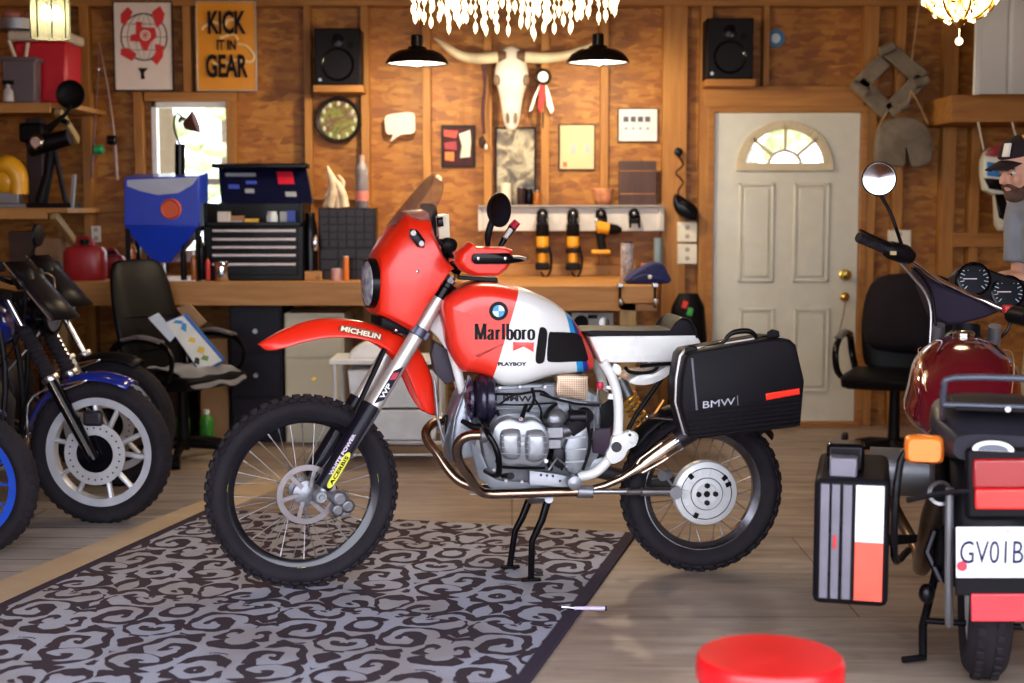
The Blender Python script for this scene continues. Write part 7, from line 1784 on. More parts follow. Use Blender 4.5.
        b = MB(); b.tube([F.L(-1.38, s_ * .14, .68), F.L(-1.44, s_ * .13, r + .03)], .028, 10); b.build('shock_absorber', m_darkmetal, t)
    b = MB(); rows = []
    for k in range(9):
        a = R(40) + R(100) * k / 8; rows.append([F.L(-1.46, 0, r) + (F.u * math.cos(a) + UP * math.sin(a)) * (r + .05) + F.n * (.08 * s_) for s_ in (-1, 0, 1)])
    b.sheet(rows); b.build('rear_fender', paint, t, solid=.004)
    b = MB(); b.tube([F.L(-.8, -.12, .28), F.L(-.78, -.26, .012)], .012, 8); b.build('side_stand', m_black, t)
    if extra: extra(F, t)
    return t
m_navy = M('navy_paint', (22, 38, 128), .2, coat=.6, var=.03)
m_cast = M('silver_cast', (206, 206, 212), .35, .4)
gA = G(103, 523); gA.z = 0
def exA(F, t):
    b = MB(); b.obox(F.L(.0, -.075, .485), (.09, .03, .07), (0, 0, R(F.deg))); b.build('brake_caliper', m_dark, t, bev=.015)
    b = MB(); b.prism([(-1.0, .92), (-.7, .86), (-.5, .76), (-.52, .74), (-.72, .83), (-1.0, .88)], F, -.158, -.15); b.build('tank_stripe', M('pale_stripe', (150, 170, 200), .3), t)
def exC(F, t):
    b = MB(); b.obox(F.L(-.16, -.145, .62), (.03, .02, .09), (0, R(-28), R(F.deg))); b.build('fork_reflector', M('reflector_amber', (206, 90, 30), .3), t, bev=.006)
road_bike('road_motorcycle', 'dark blue motorcycle with a silver cast front wheel parked at the left', gA, -7, m_navy, m_cast, m_blackg, screen=True, extra=exA)
gC = G(114, 486); gC.z = 0
road_bike('road_motorcycle', 'motorcycle with silver fork legs and dark fly screen behind the cast-wheeled blue one', gC, -6, m_black, m_cast, m_alu, screen=True, gaiter=False, extra=exC)
gB = G(-30, 556); gB.z = 0
road_bike('road_motorcycle', 'motorcycle with a bright blue rim, only its front wheel showing at the far left edge', gB, -9, m_navy, M('bright_blue_rim', (24, 74, 190), .3, coat=.4), m_black, r=.30, cast=False)
# ------------------------------------------------------------------ motorcycle on the right, seen from behind
FT = Fr((1.405, 4.12, 0), 76); UP = V((0, 0, 1))
t = T('touring_motorcycle', 'dark red touring motorcycle seen from behind at the right edge', 'motorcycle', FT.o, R(76))
def wheelR(u0, nm, r=.315, tw=.062):
    c = FT.L(u0, 0, r); rr = r * .74; b = MB(); b.lathe([(rr - .02, -.04), (rr + .012, -.045), (rr + .012, -.036), (rr - .01, -.02), (rr - .01, .02), (rr + .012, .036), (rr + .012, .045), (rr - .02, .04)], c, FT.n, 56, closed=True)
    wh = b.build(nm, m_cast, t); b = MB(); th = r - rr; prof = [(rr, -.045)] + [(rr + th * .45 + th * .55 * math.cos(a), tw * math.sin(a)) for a in [-1.9 + 3.8 * k / 14 for k in range(15)]] + [(rr, .045)]
    b.lathe(prof, c, FT.n, 72, closed=True); b.build('tire', m_rubber, wh)
    b = MB()
    for k in range(44):
        a = 2 * PI * k / 44; tn = FT.u * -math.sin(a) + UP * math.cos(a); d = FT.u * math.cos(a) + UP * math.sin(a)
        for s_ in (-1, 1):
            p = c + d * (r + .000) + FT.n * (.026 * s_) + tn * (.012 * s_); b.obox(None, (.026, .022, .008), M_=Matrix.Translation(p) @ Matrix((tn, FT.n, d)).transposed().to_4x4())
    b.build('tread_block', m_rubber, wh, bev=.002)
    b = MB(); b.lathe([(.03, -.08), (.07, -.07), (.07, .07), (.03, .08)], c, FT.n, 24); b.build('hub', m_alu, wh)
    for k in range(10):
        a = 2 * PI * k / 10; d = FT.u * math.cos(a) + UP * math.sin(a); b = MB(); b.cyl(c + d * .06, c + d * (rr - .015), .011, seg=8); b.build('wheel_spoke', m_cast, wh)
wheelR(.09, 'rear_wheel'); wheelR(1.46, 'front_wheel')
# swing arm, shock, frame, stand
b = MB(); b.tube([FT.L(0, .1, .315), FT.L(.5, .12, .36)], .032, 12); b.tube([FT.L(0, -.1, .315), FT.L(.5, -.12, .36)], .032, 12); b.build('swing_arm', m_black, t)
b = MB(); b.prism(sp2([(.45, .3), (.5, .62), (.95, .66), (1.02, .4), (.9, .24), (.5, .22)], 2), FT, -.14, .14, .02); b.build('engine_block', m_dark, t)
for s_ in (-1, 1):
    b = MB(); b.cyl(FT.L(.8, .12 * s_, .48), FT.L(.8, .34 * s_, .48), .085, seg=20); b.build('cylinder', m_alu, t)
    b = MB(); b.tube([FT.L(.88, .28 * s_, .42), FT.L(.98, .24 * s_, .3), FT.L(.8, .17 * s_, .2), FT.L(.4, .17 * s_, .24), FT.L(.1, .155 * s_, .46), FT.L(-.12, .145 * s_, .585)], [.02, .02, .022, .028, .038, .034], 14, sm=4); ex = b.build('exhaust_pipe', M('burnt_steel', (112, 92, 76), .35, .9, var=.3), t)
    b = MB(); b.lathe([(.034, .0), (.037, .01), (.028, .012), (.026, -.03), (.001, -.03)], FT.L(-.125, .145 * s_, .588), (FT.u * -1 + UP * .45), 24); b.build('tail_pipe_end', M('pipe_end', (120, 116, 118), .3, .9), ex)
    b = MB(); b.cyl(FT.L(-.129, .145 * s_, .590), FT.L(-.131, .145 * s_, .591), .026, seg=20); b.build('pipe_bore', M('deep_black'), ex)
    b = MB(); b.tube([FT.L(.3, .13 * s_, .74), FT.L(-.1, .2 * s_, .72), FT.L(-.15, .26 * s_, .68), FT.L(-.13, .27 * s_, .4), FT.L(.2, .22 * s_, .34)], .0115, 10, sm=4); b.build('pannier_rack', m_blackg, t)
    b = MB(); b.tube([FT.L(.3, .12 * s_, .72), FT.L(.0, .13 * s_, .34)], .026, 12); b.build('shock_absorber', m_darkmetal, t)
    b = MB(); b.tube([FT.L(.35, .12 * s_, .28), FT.L(.2, .17 * s_, .1), FT.L(.14, .17 * s_, .013)], .013, 10); b.build('centre_stand_leg', m_black, t)
b = MB(); b.cyl(FT.L(.2, -.16, .12), FT.L(.2, .16, .12), .01); b.tube([FT.L(.14, .17, .02), FT.L(.1, .23, .02)], .011, 8); b.build('stand_crossbar', m_black, t)
b = MB(); b.tube([FT.L(.55, .18, .3), FT.L(.5, .28, .3), FT.L(.5, .36, .31)], [.014, .02, .02], 10); b.build('foot_peg', m_rubber, t)
b = MB(); b.tube([FT.L(.0, .13, .3), FT.L(.02, .17, .38), FT.L(.04, .15, .44)], .012, 8); b.ball(FT.L(0, .17, .26), (.025, .025, .03), 10, 8); b.build('suspension_link', m_darkmetal, t)
# rear mudguard with tail lamp and plate
b = MB(); rows = []
for u, z, hw in ((.3, .72, .11), (.05, .74, .12), (-.12, .70, .12), (-.2, .6, .115), (-.235, .48, .105), (-.245, .36, .095)):
    rows.append([FT.L(u + .03 * s_ * s_, hw * s_, z - .02 * s_ * s_) for s_ in [-1 + j / 4 for j in range(9)]])
b.sheet(rows); b.build('rear_mudguard', m_black, t, solid=.006)
for s_ in (-1, 1):
    b = MB(); b.tube([FT.L(-.2, .125 * s_, .62), FT.L(-.17, .12 * s_, .4), FT.L(-.1, .11 * s_, .2), FT.L(.1, .1 * s_, .24)], [(.012, .012)] * 4, 8, sm=3); b.build('mudguard_stay', m_alu, t)
def rear(pxa, pya, pxb, pyb, uu, th, mat, nm, par=None, bev=.004):
    # panel facing backwards at distance uu along the bike
    o_ = FT.L(uu, 0, 0); nrm = FT.u
    def hit(px, py):
        d = ray(px, py); c = V((0, 0, CAMH)); k = (o_ - c).dot(nrm) / d.dot(nrm); return c + d * k
    q = [hit(pxa, pya), hit(pxb, pya), hit(pxb, pyb), hit(pxa, pyb)]
    b = MB(); b.loft([q, [p + FT.u * th for p in q]]); return b.build(nm, mat, par or t, bev=bev), hit
tl, hit = rear(966, 449, 1062, 520, -.25, .09, m_black, 'tail_lamp_housing', bev=.012)
rear(973, 459, 1056, 489, -.262, .03, M('lamp_dark_red', (150, 24, 30), .15, coat=.6), 'lamp_lens', tl, .008)
rear(975, 489, 1054, 510, -.266, .03, M('lamp_bright_red', (226, 40, 36), .2, coat=.6), 'lamp_reflector', tl, .006)
b = MB(); c = hit(993, 450); b.loft([[c + FT.n * (-.055 * math.cos(a)) * k + UP * (.026 * max(-.1, math.sin(a)) * k) - FT.u * e for a in [2 * PI * i / 24 for i in range(24)]] for k, e in ((1, -.01), (1, .004))]); em = b.build('tail_emblem', m_white, t)
b = MB(); b.loft([[c + FT.n * (-.05 * math.cos(a)) * k + UP * (.02 * max(-.1, math.sin(a)) * k) - FT.u * e for a in [2 * PI * i / 24 for i in range(24)]] for k, e in ((.8, .002), (.8, .0055))]); b.build('emblem_centre', M('emblem_grey', (90, 96, 110), .3), em)
pl, hit = rear(956, 527, 1060, 578, -.275, .004, M('plate_white', (228, 226, 232), .35, var=.02), 'license_plate', bev=.003)
a = hit(960, 552); c = hit(1040, 552); dd = (c - a)
text('GV01BM', M('plate_ink', (36, 40, 70), .4), 'plate_lettering', pl, (a + c) / 2 - FT.u * .002, dd, UP, .064, dd.length, .001)
b = MB(); p = hit(962, 566); b.cyl(p + FT.u * .003, p - FT.u * .003, .014, seg=18); b.build('plate_sticker', M('sticker_pink_red', (200, 50, 70), .4), pl)
b = MB(); p = hit(1008, 531); b.cyl(p, p - FT.u * .004, .006, seg=12); b.build('plate_screw', m_steel, pl)
rear(955, 578, 1060, 596, -.262, .01, m_black, 'plate_bracket')
rear(971, 594, 1056, 622, -.268, .012, M('reflector_red', (214, 50, 60), .25, coat=.5), 'lower_reflector', None, .004)
b = MB(); b.tube([FT.L(-.2, .24, .58), FT.L(-.24, .1, .62), FT.L(-.24, -.1, .62), FT.L(-.2, -.24, .58)], .008, 8, sm=3); b.build('cross_stay', m_black, t)
# turn signals
for s_ in (-1, 1):
    p = FT.L(-.14, .195 * s_, .72)
    b = MB(); b.tube([FT.L(-.1, .05 * s_, .74), p], .013, 10); b.build('signal_stalk', m_darkmetal, t)
    b = MB(); rings = []
    for e, k in ((.03, .85), (.02, 1), (-.02, 1), (-.035, .8)):
        rings.append([p - FT.u * -e + FT.n * (.055 * k * math.copysign(abs(math.cos(a)) ** .4, math.cos(a))) + UP * (.04 * k * math.copysign(abs(math.sin(a)) ** .4, math.sin(a))) for a in [2 * PI * i / 20 for i in range(20)]])
    b.loft(rings); b.build('turn_signal', M('amber_signal', (255, 130, 40), .2, coat=.5), t)
# tail cowl, seat, rack
b = MB(); rings = []
for u, hw, z0, z1 in ((-.22, .12, .7, .78), (-.1, .17, .68, .84), (.15, .17, .68, .85), (.45, .14, .7, .8), (.62, .11, .7, .78)):
    rings.append([FT.L(u, hw * math.copysign(abs(math.cos(a)) ** .6, math.cos(a)), (z0 + z1) / 2 + (z1 - z0) / 2 * math.copysign(abs(math.sin(a)) ** .6, math.sin(a))) for a in [2 * PI * i / 24 for i in range(24)]])
b.loft(rings); b.build('seat', M('seat_dark', (40, 38, 46), .4), t)
m_rail = M('rack_tube', (74, 76, 90), .35, .3)
b = MB(); b.tube([FT.L(.12, .14, .79), FT.L(-.1, .145, .8), FT.L(-.2, .15, .85), FT.L(-.24, .15, .91), FT.L(-.25, .12, .94), FT.L(-.25, -.12, .94), FT.L(-.24, -.15, .91), FT.L(-.2, -.15, .85), FT.L(-.1, -.145, .8), FT.L(.12, -.14, .79)], .0095, 10, sm=3); rk = b.build('luggage_rack', m_rail, t)
b = MB(); b.cyl(FT.L(-.22, .15, .86), FT.L(-.22, -.15, .86), .008); b.build('rack_rail', m_rail, rk)
b = MB(); b.box(-.001, .001, 0, .001, 0, .001) if False else b.loft([[FT.L(u, v, z) for u, v in ((-.23, .12), (-.23, -.12), (-.0, -.12), (-.0, .12))] for z in (.845, .857)]); b.build('rack_plate', m_black, rk, bev=.003)
b = MB(); b.cyl(FT.L(-.235, -.02, .855), FT.L(-.24, -.02, .855), .008, seg=12); b.build('rack_bolt', m_chrome, rk)
# tank
m_maroon = M('maroon_paint', (96, 10, 26), .12, coat=.9, var=.03)
b = MB(); rings = []
for u, zc, hz_, hy_ in ((.5, .70, .04, .1), (.54, .73, .10, .15), (.66, .77, .15, .185), (.82, .79, .17, .19), (.98, .8, .16, .175), (1.08, .81, .11, .13), (1.12, .81, .05, .08)):
    rings.append([FT.L(u, .03 + hy_ * math.copysign(abs(math.cos(a)) ** .75, math.cos(a)) * (1.12 if math.sin(a) < 0 else 1 - .25 * math.sin(a) ** 2), zc + hz_ * math.copysign(abs(math.sin(a)) ** .7, math.sin(a))) for a in [2 * PI * i / 32 for i in range(32)]])
b.loft(rings); tk = b.build('fuel_tank', m_maroon, t, sub=1)
for s_ in (-1, 1):
    b = MB(); b.tube([FT.L(.56, .03 + .135 * s_, .80), FT.L(.66, .03 + .15 * s_, .875), FT.L(.82, .03 + .155 * s_, .91), FT.L(.98, .03 + .14 * s_, .905)], .0018, 6, sm=4); b.build('pinstripe', M('gold_stripe', (206, 150, 100), .3), tk)
b = MB(); b.lathe([(.035, -.02), (.04, .006), (.03, .014), (.001, .016)], FT.L(.9, .03, .962), UP, 24); b.build('filler_cap', m_chrome, tk)
# handlebar, controls, mirror, clocks : bars turned
Yb = 5.25
gr0, gr1, sw, b1, b2, b3 = W(858, 237, Yb - .05), W(886, 249, Yb), W(898, 251, Yb + .02), W(914, 262, Yb + .04), W(940, 281, Yb + .08), W(1008, 312, Yb + .1)
b = MB(); b.tube([gr1, b1, b2, W(975, 297, Yb + .12), b3], [.0115] * 5, 12, sm=3)
b.tube([b3, W(1040, 322, Yb + .0), W(1075, 318, Yb - .2), W(1110, 300, Yb - .35)], .0115, 12, sm=3); hb = b.build('handlebar', m_chrome, t)
b = MB(); b.tube([W(1080, 316, Yb - .23), W(1112, 299, Yb - .36)], .018, 14); b.build('grip', m_rubber, hb)
b = MB(); dd = gr1 - gr0; b.tube([gr0 + dd * (k / 22) for k in range(23)], [.02 if k % 2 else .0175 for k in range(23)], 14); b.build('grip', m_rubber, hb)
b = MB(); b.tube([W(884, 248, Yb), W(890, 250, Yb), W(904, 254, Yb + .03), W(912, 258, Yb + .04)], [.024, .034, .036, .024], 14); sg_ = b.build('switchgear', m_black, hb)
b = MB(); b.obox(W(893, 253, Yb - .035), (.022, .012, .014)); b.build('switch_marking', M('gold_mark', (180, 150, 90), .4), sg_)
b = MB(); b.tube([W(890, 244, Yb - .02), W(872, 236, Yb - .1), W(860, 230, Yb - .16)], [.008, .006, .005], 8); b.build('clutch_lever', m_darkmetal, hb)
mc = W(879, 179, Yb - .02); vd = (V((.7, -.5, 2.27)) - mc).normalized(); up_ = (UP - vd * vd.z).normalized(); sd = vd.cross(up_)
b = MB(); N_ = 32
def mr(k, e): return [mc + vd * e + sd * (.0635 * k * math.cos(2 * PI * i / N_)) + up_ * (.0635 * k * math.sin(2 * PI * i / N_)) for i in range(N_)]
b.loft([mr(.3, -.03), mr(.8, -.022), mr(1, -.006), mr(1, .004), mr(.92, .006), mr(.92, .002)]); mi = b.build('mirror', m_blackg, hb)
b = MB(); b.loft([mr(.93, .001), mr(.92, .0035), mr(.05, .004)]); b.build('mirror_glass', M('mirror_silver', (225, 228, 235), .02, 1, var=0), mi)
b = MB(); b.tube([mc - vd * .02 - up_ * .04, W(890, 212, Yb), W(896, 228, Yb), W(902, 246, Yb + .02)], .007, 8, sm=3); b.build('mirror_stem', m_blackg, mi)
b = MB(); q = [W(x, y, Yb + .13) for x, y in ((918, 266), (938, 279), (975, 297), (1004, 310), (985, 318), (962, 324), (948, 326), (936, 318), (925, 290))]
b.loft([q, [p + V((0, .12, 0)) for p in q]]); b.build('bar_bag', M('bag_plum', (46, 38, 54), .7), t, bev=.01)
for pts in (((900, 262), (912, 276), (925, 292), (931, 312), (930, 345)), ((914, 268), (926, 282), (933, 300), (936, 335)), ((1012, 318), (1006, 332), (990, 346))):
    b = MB(); b.tube([W(x, y, Yb + .06) for x, y in pts], .006, 8, sm=4); b.build('cable', m_blackg if pts[0][0] != 900 else m_steel, t)
b = MB(); b.obox(W(1008, 309, Yb - .0), (.035, .04, .03)); b.build('kill_switch', M('switch_red', (200, 50, 50), .4), t, bev=.006)
b = MB(); b.tube([W(1012, 314, Yb), W(1030, 318, Yb - .1)], .034, 12); b.build('reservoir', m_black, t)
# clock binnacle
Yg = 5.45
b = MB(); q = [W(x, y, Yg) for x, y in ((955, 290), (956, 272), (966, 264), (980, 264), (995, 271), (1030, 282), (1036, 292), (1032, 306), (1010, 310), (980, 300))]
b.loft([q, [p + V((0, .1, -.02)) for p in q]]); bn = b.build('clock_binnacle', m_black, t, bev=.01)
for cx0, cy0, r0 in ((974, 279, .062), (1008, 292, .062)):
    c = W(cx0, cy0, Yg - .004); ax = V((0, -1, .22)).normalized()
    b = MB(); b.lathe([(r0, -.01), (r0 + .004, .004), (r0 - .004, .006), (r0 - .006, .001)], c, ax, 32, closed=True); b.build('gauge_rim', m_blackg, bn)
    b = MB(); b.lathe([(r0 - .004, .001), (.001, .002)], c, ax, 32); dl = b.build('gauge_dial', M('dial_black', (24, 26, 34), .3), bn)
    x_ = V((1, 0, 0)); y_ = ax.cross(x_)
    for k in range(17):
        a = R(-45) + R(270) * k / 16; d = x_ * math.cos(a) - y_ * -math.sin(a); b = MB(); b.bar(c + ax * .003 + d * (r0 * (.62 if k % 2 == 0 else .76)), c + ax * .003 + d * (r0 * .88), .0026, .001, ax); b.build('dial_mark', M('dial_white', (200, 205, 215), .4), dl, flat=True)
    b = MB(); b.bar(c + ax * .005 - x_ * (r0 * .7), c + ax * .005 + x_ * .01, .004, .001, ax); b.build('needle', M('needle_pale', (226, 200, 206), .4), dl)
b = MB(); b.tube([FT.L(1.14, 0, .75), FT.L(1.2, 0, .97)], .05, 14); b.build('steering_head', m_black, t)
for s_ in (-1, 1):
    b = MB(); b.tube([FT.L(1.46, .1 * s_, .315), FT.L(1.2, .1 * s_, .97)], .024, 12); b.build('fork_leg', m_alu, t)
b = MB(); b.lathe([(.02, -.12), (.08, -.05), (.09, .03), (.08, .05)], FT.L(1.34, 0, .86), FT.u, 24); b.build('headlamp', m_blackg, t)
# left hard pannier with white and red reflective strip
def rpn(sg):
    v0, v1 = .29, .49
    def bx(ua, ub, va, vb, za, zb_, mat, nm, par=None, bev=.004):
        b = MB(); q = [(ua, va * sg), (ub, va * sg), (ub, vb * sg), (ua, vb * sg)]; b.loft([[FT.L(u, v, z) for u, v in q] for z in (za, zb_)]); return b.build(nm, mat, par or t, bev=bev)
    o = bx(-.16, .3, .285, .5, .25, .625, m_case, 'side_case', bev=.02)
    m_strip2 = M('case_strip_grey', (112, 108, 120), .4, .4)
    for va, vb in ((.392, .418), (.426, .450), (.456, .482)):
        bx(-.168, -.15, va, vb, .27, .61, m_strip2, 'case_rib', o, .003)
    bx(-.17, -.15, .302, .382, .443, .61, M('tape_white', (236, 234, 236), .3), 'white_tape', o, .002)
    bx(-.17, -.15, .302, .382, .27, .442, M('tape_red', (236, 88, 70), .3), 'red_tape', o, .002)
    for z in (.34, .47):
        for va in (.421, .453): bx(-.17, -.16, va - .002, va + .003, z, z + .01, m_blackg, 'rivet', o, .001)
    bx(-.173, -.16, .434, .444, .42, .46, M('switch_red'), 'case_lock', o, .002)
    bx(-.12, -.04, .38, .46, .62, .68, m_strip2, 'latch', o, .006); bx(-.06, .04, .36, .47, .625, .71, m_blackg, 'latch_lever', o, .012)
    b = MB(); b.tube([FT.L(.02, .42 * sg, .62), FT.L(.06, .42 * sg, .7), FT.L(.16, .42 * sg, .7), FT.L(.2, .42 * sg, .62)], .011, 8, sm=3); b.build('carry_handle', m_black, o)
rpn(1); rpn(-1)
# ------------------------------------------------------------------ office chairs
m_leather = M('black_leather', (13, 11, 14), .42, bmp=.15, bscale=40)
def office_chair(lab, o, deg, tall=1.02):
    F = Fr(o, deg); t = T('office_chair', lab, 'chair', F.o, R(deg))   # faces +u
    b = MB(); b.tube([F.L(0, 0, .06), F.L(0, 0, .4)], [.035, .028], 14); b.build('gas_column', m_black, t)
    for k in range(5):
        a = 2 * PI * k / 5 + .3; d = F.u * math.cos(a) + F.n * math.sin(a)
        b = MB(); b.tube([F.o + V((0, 0, .1)), F.o + d * .18 + V((0, 0, .09)), F.o + d * .3 + V((0, 0, .065))], [.03, .024, .018], 10); lg = b.build('base_leg', m_black, t)
        b = MB(); p = F.o + d * .3 + V((0, 0, .028)); nn = d.cross(V((0, 0, 1))); b.cyl(p - nn * .022, p + nn * .022, .027, seg=16); b.build('caster', m_blackg, lg)
    b = MB(); b.prism(sp2([(-.24, .42), (.2, .42), (.27, .45), (.26, .49), (.1, .51), (-.22, .5)], 3), F, -.25, .25, .035); b.build('seat', m_leather, t)
    b = MB(); rows = []
    for u, z, hw, th in ((-.21, .47, .2, .03), (-.25, .56, .23, .05), (-.27, .72, .245, .055), (-.31, .88, .24, .05), (-.35, tall - .04, .21, .04), (-.365, tall, .16, .02)):
        rows.append([F.L(u + th * math.sin(a) - .03 * abs(math.cos(a)) * -1, hw * math.copysign(abs(math.cos(a)) ** .6, math.cos(a)), z) for a in [2 * PI * i / 24 for i in range(24)]])
    b.loft(rows); bk = b.build('backrest', m_leather, t, sub=1)
    for z_, u_ in ((.62, -.2), (.8, -.235)):
        b = MB(); b.tube([F.L(u_, -.2, z_), F.L(u_ + .008, 0, z_), F.L(u_, .2, z_)], .004, 6, sm=3); b.build('seam', m_black, bk)
    for s_ in (-1, 1):
        b = MB(); b.tube([F.L(-.2, .25 * s_, .44), F.L(-.24, .29 * s_, .58), F.L(-.18, .29 * s_, .67), F.L(-.02, .29 * s_, .695), F.L(.14, .29 * s_, .67), F.L(.2, .29 * s_, .6), F.L(.17, .28 * s_, .5), F.L(.08, .24 * s_, .44)], [(.02, .014)] * 8, 10, sm=4); b.build('armrest', m_blackg, t)
        b = MB(); b.tube([F.L(-.15, .29 * s_, .69), F.L(-.02, .29 * s_, .712), F.L(.13, .29 * s_, .69)], [(.012, .026), (.014, .03), (.012, .026)], 12, sm=3); b.build('arm_pad', M('arm_pad_grey', (104, 98, 100), .5), t)
    b = MB(); b.tube([F.L(.02, 0, .4), F.L(.02, -.26, .4)], .007, 8); b.build('height_lever', m_black, t)
    return F, t
gch = G(184, 460); gch.z = 0
FC, ch = office_chair('black leather office chair holding a picture box, in front of the tool bench', gch, -30, 1.12)
# grey cloth on the seat
b = MB(); rows = []
rnd = random.Random(8)
for i in range(10):
    u = -.06 + .36 * i / 9; rows.append([FC.L(u, -.23 + .44 * j / 11, (.53 + .012 * math.sin(j * 1.3 + i * .7)) - .03 * max(0, (i - 6)) - (.012 * math.sin(j * 1.1) if i > 7 else 0)) for j in range(12)])
b.sheet(rows); tag(b.build('grey_cloth', M('grey_fleece', (104, 102, 106), .95, sheen=.4, bmp=.4, bscale=60), None, solid=.014, sub=1), 'crumpled grey cloth draped over the left office chair seat', 'cloth')
# picture box leaning on the chair
Yx = FC.o.y - .05
def bxp(x, y, d=0): return W(x, y, Yx + d)
tb = T('picture_box', 'white and blue printed carton leaning in the left office chair', 'box', bxp(200, 372))
q = [bxp(165, 322), bxp(186, 313), bxp(226, 360), bxp(200, 373)]
b = MB(); b.loft([q, [p + V((-.006, .05, -.01)) for p in q]]); bx_ = b.build('carton', M('carton_blue_side', (40, 96, 170), .5), tb, bev=.003)
q2 = [p - V((0, .003, 0)) for p in (bxp(166, 322.5), bxp(183, 315.5), bxp(222, 360.5), bxp(200.5, 371.5))]
b = MB(); b.loft([q2, [p + V((0, .002, 0)) for p in q2]]); b.build('printed_face', M('carton_white', (226, 224, 216), .45), bx_)
for (x, y, w_, h_, c_, nm) in ((184, 327, 3, 5, (60, 140, 200), 'print_blue'), (192, 340, 4, 3, (230, 190, 60), 'print_yellow'), (201, 350, 4, 4, (200, 170, 50), 'print_yellow'), (205, 358, 4, 3, (120, 150, 60), 'print_green'), (197, 361, 3, 4, (60, 60, 50), 'print_dark'), (178, 322, 5, 2, (70, 130, 200), 'print_blue')):
    b = MB(); c = bxp(x, y) - V((0, .005, 0)); s_ = Yx / 1422; b.loft([[c + V((dx * w_ * s_, -e, dz * h_ * s_)) for dx, dz in ((-1, -.4), (.7, -1), (1, .6), (-.4, 1))] for e in (-.002, .001)]); b.build(nm, M(nm, c_, .5), bx_)
b = MB(); q = [bxp(148, 318), bxp(158, 313), bxp(176, 335), bxp(170, 342)]; b.loft([q, [p + V((0, .012, 0)) for p in q]]); b.build('carton_flap', M('flap_white', (206, 214, 226), .5), bx_)
b = MB(); q = [bxp(176, 308, .1), bxp(190, 304, .1), bxp(206, 322, .1), bxp(196, 330, .1)]; b.loft([q, [p + V((0, .02, 0)) for p in q]]); b.build('inner_flap', M('cardboard'), bx_)
gcr = G(893, 461); gcr.z = 0
FC2, ch2 = office_chair('black office chair with a dark jacket on it, right of the white door', gcr, -115, 1.0)
b = MB(); rows = []
for z, hw, th, du in ((1.04, .15, .05, .0), (.98, .24, .1, .0), (.85, .27, .12, .02), (.7, .27, .13, .05), (.58, .25, .1, .08)):
    rows.append([FC2.L(-.27 + du + th * math.sin(a), hw * math.cos(a) + .04 + .012 * math.sin(5 * a + z * 9), z) for a in [2 * PI * i / 28 for i in range(28)]])
b.loft(rows); tag(b.build('jacket', M('jacket_dark', (26, 21, 27), .85, var=.25, bmp=.3, bscale=25), None, sub=1), 'dark jacket draped over the right office chair', 'jacket')
# things at the post left of the door
p = W(700, 333, 8.7); t = T('leaning_bag', 'black bag with red and green tabs beside the door casing', 'bag', (p.x - .06, 8.7, 0))
b = MB(); b.loft([[V((p.x - .07 + .12 * k * math.cos(a), 8.74 + .08 * k * math.sin(a), z)) for a in [2 * PI * i / 20 for i in range(20)]] for k, z in ((.8, 0), (1, .1), (1, .6), (.85, .8), (.5, .88))]); b.build('bag_body', m_black, t)
for x, y, c_, nm in ((685, 305, (220, 50, 36), 'red_tab'), (690, 312, (60, 170, 70), 'green_tab')):
    b = MB(); b.obox(W(x, y, 8.66), (.035, .02, .05), (0, R(15), 0)); b.build(nm, M(nm, c_, .4), t, bev=.006)
b = MB(); b.tube([W(668, 340, 8.64), W(672, 322, 8.62), W(684, 318, 8.62), W(694, 330, 8.64)], .01, 8, sm=4); b.build('bag_strap', m_black, t)
# ------------------------------------------------------------------ red stool in front
c = W(770, 655, 3.02); t = T('shop_stool', 'round red cushioned stool in the foreground at the bottom of the picture', 'stool', (c.x, c.y, 0))
r_ = .16; zt = c.z
b = MB(); b.lathe([(r_ * .95, zt - .06), (r_ * 1.0, zt - .05), (r_ * 1.0, zt - .014), (r_ * .985, zt - .005), (r_ * .95, zt), (r_ * .5, zt + .001), (.002, zt + .001)], (c.x, c.y, 0), V((0, 0, 1)), 48); b.build('seat', M('stool_red', (206, 16, 24), .36, coat=.25), t)
b = MB(); b.lathe([(r_ * .94, zt - .07), (r_ * .965, zt - .06), (r_ * .94, zt - .05)], (c.x, c.y, 0), V((0, 0, 1)), 48, closed=True); b.build('seat_band', m_chrome, t)
b = MB(); b.cyl((c.x, c.y, .14), (c.x, c.y, zt - .06), .02); b.build('column', m_chrome, t)
for k in range(5):
    a = 2 * PI * k / 5 + .2; d = V((math.cos(a), math.sin(a), 0)); b = MB(); b.tube([V((c.x, c.y, .15)), V((c.x, c.y, .13)) + d * .1, V((c.x, c.y, .055)) + d * .19], .014, 10); lg = b.build('leg', m_chrome, t)
    b = MB(); p = V((c.x, c.y, .025)) + d * .19; nn = d.cross(V((0, 0, 1))); b.cyl(p - nn * .012, p + nn * .012, .024, seg=16); b.build('caster', m_black, lg)
# screwdriver on the rug
p0, p1, p2 = G(562, 607, .022), G(574, 608, .022), G(605, 608.5, .022)
t = T('screwdriver', 'screwdriver with a lilac handle lying across the edge of the rug', 'screwdriver', (p1.x, p1.y, .012))
b = MB(); b.tube([p1, p2], [.006, .0075], 8); b.build('handle', M('lilac_handle', (190, 176, 214), .3), t); b = MB(); b.tube([p0, p1], [.0045, .003], 8); b.build('shaft', m_chrome, t); b = MB(); b.tube([p2, p2 + (p2 - p1) * .06], .008, 8); b.build('handle_cap', m_blackg, t)
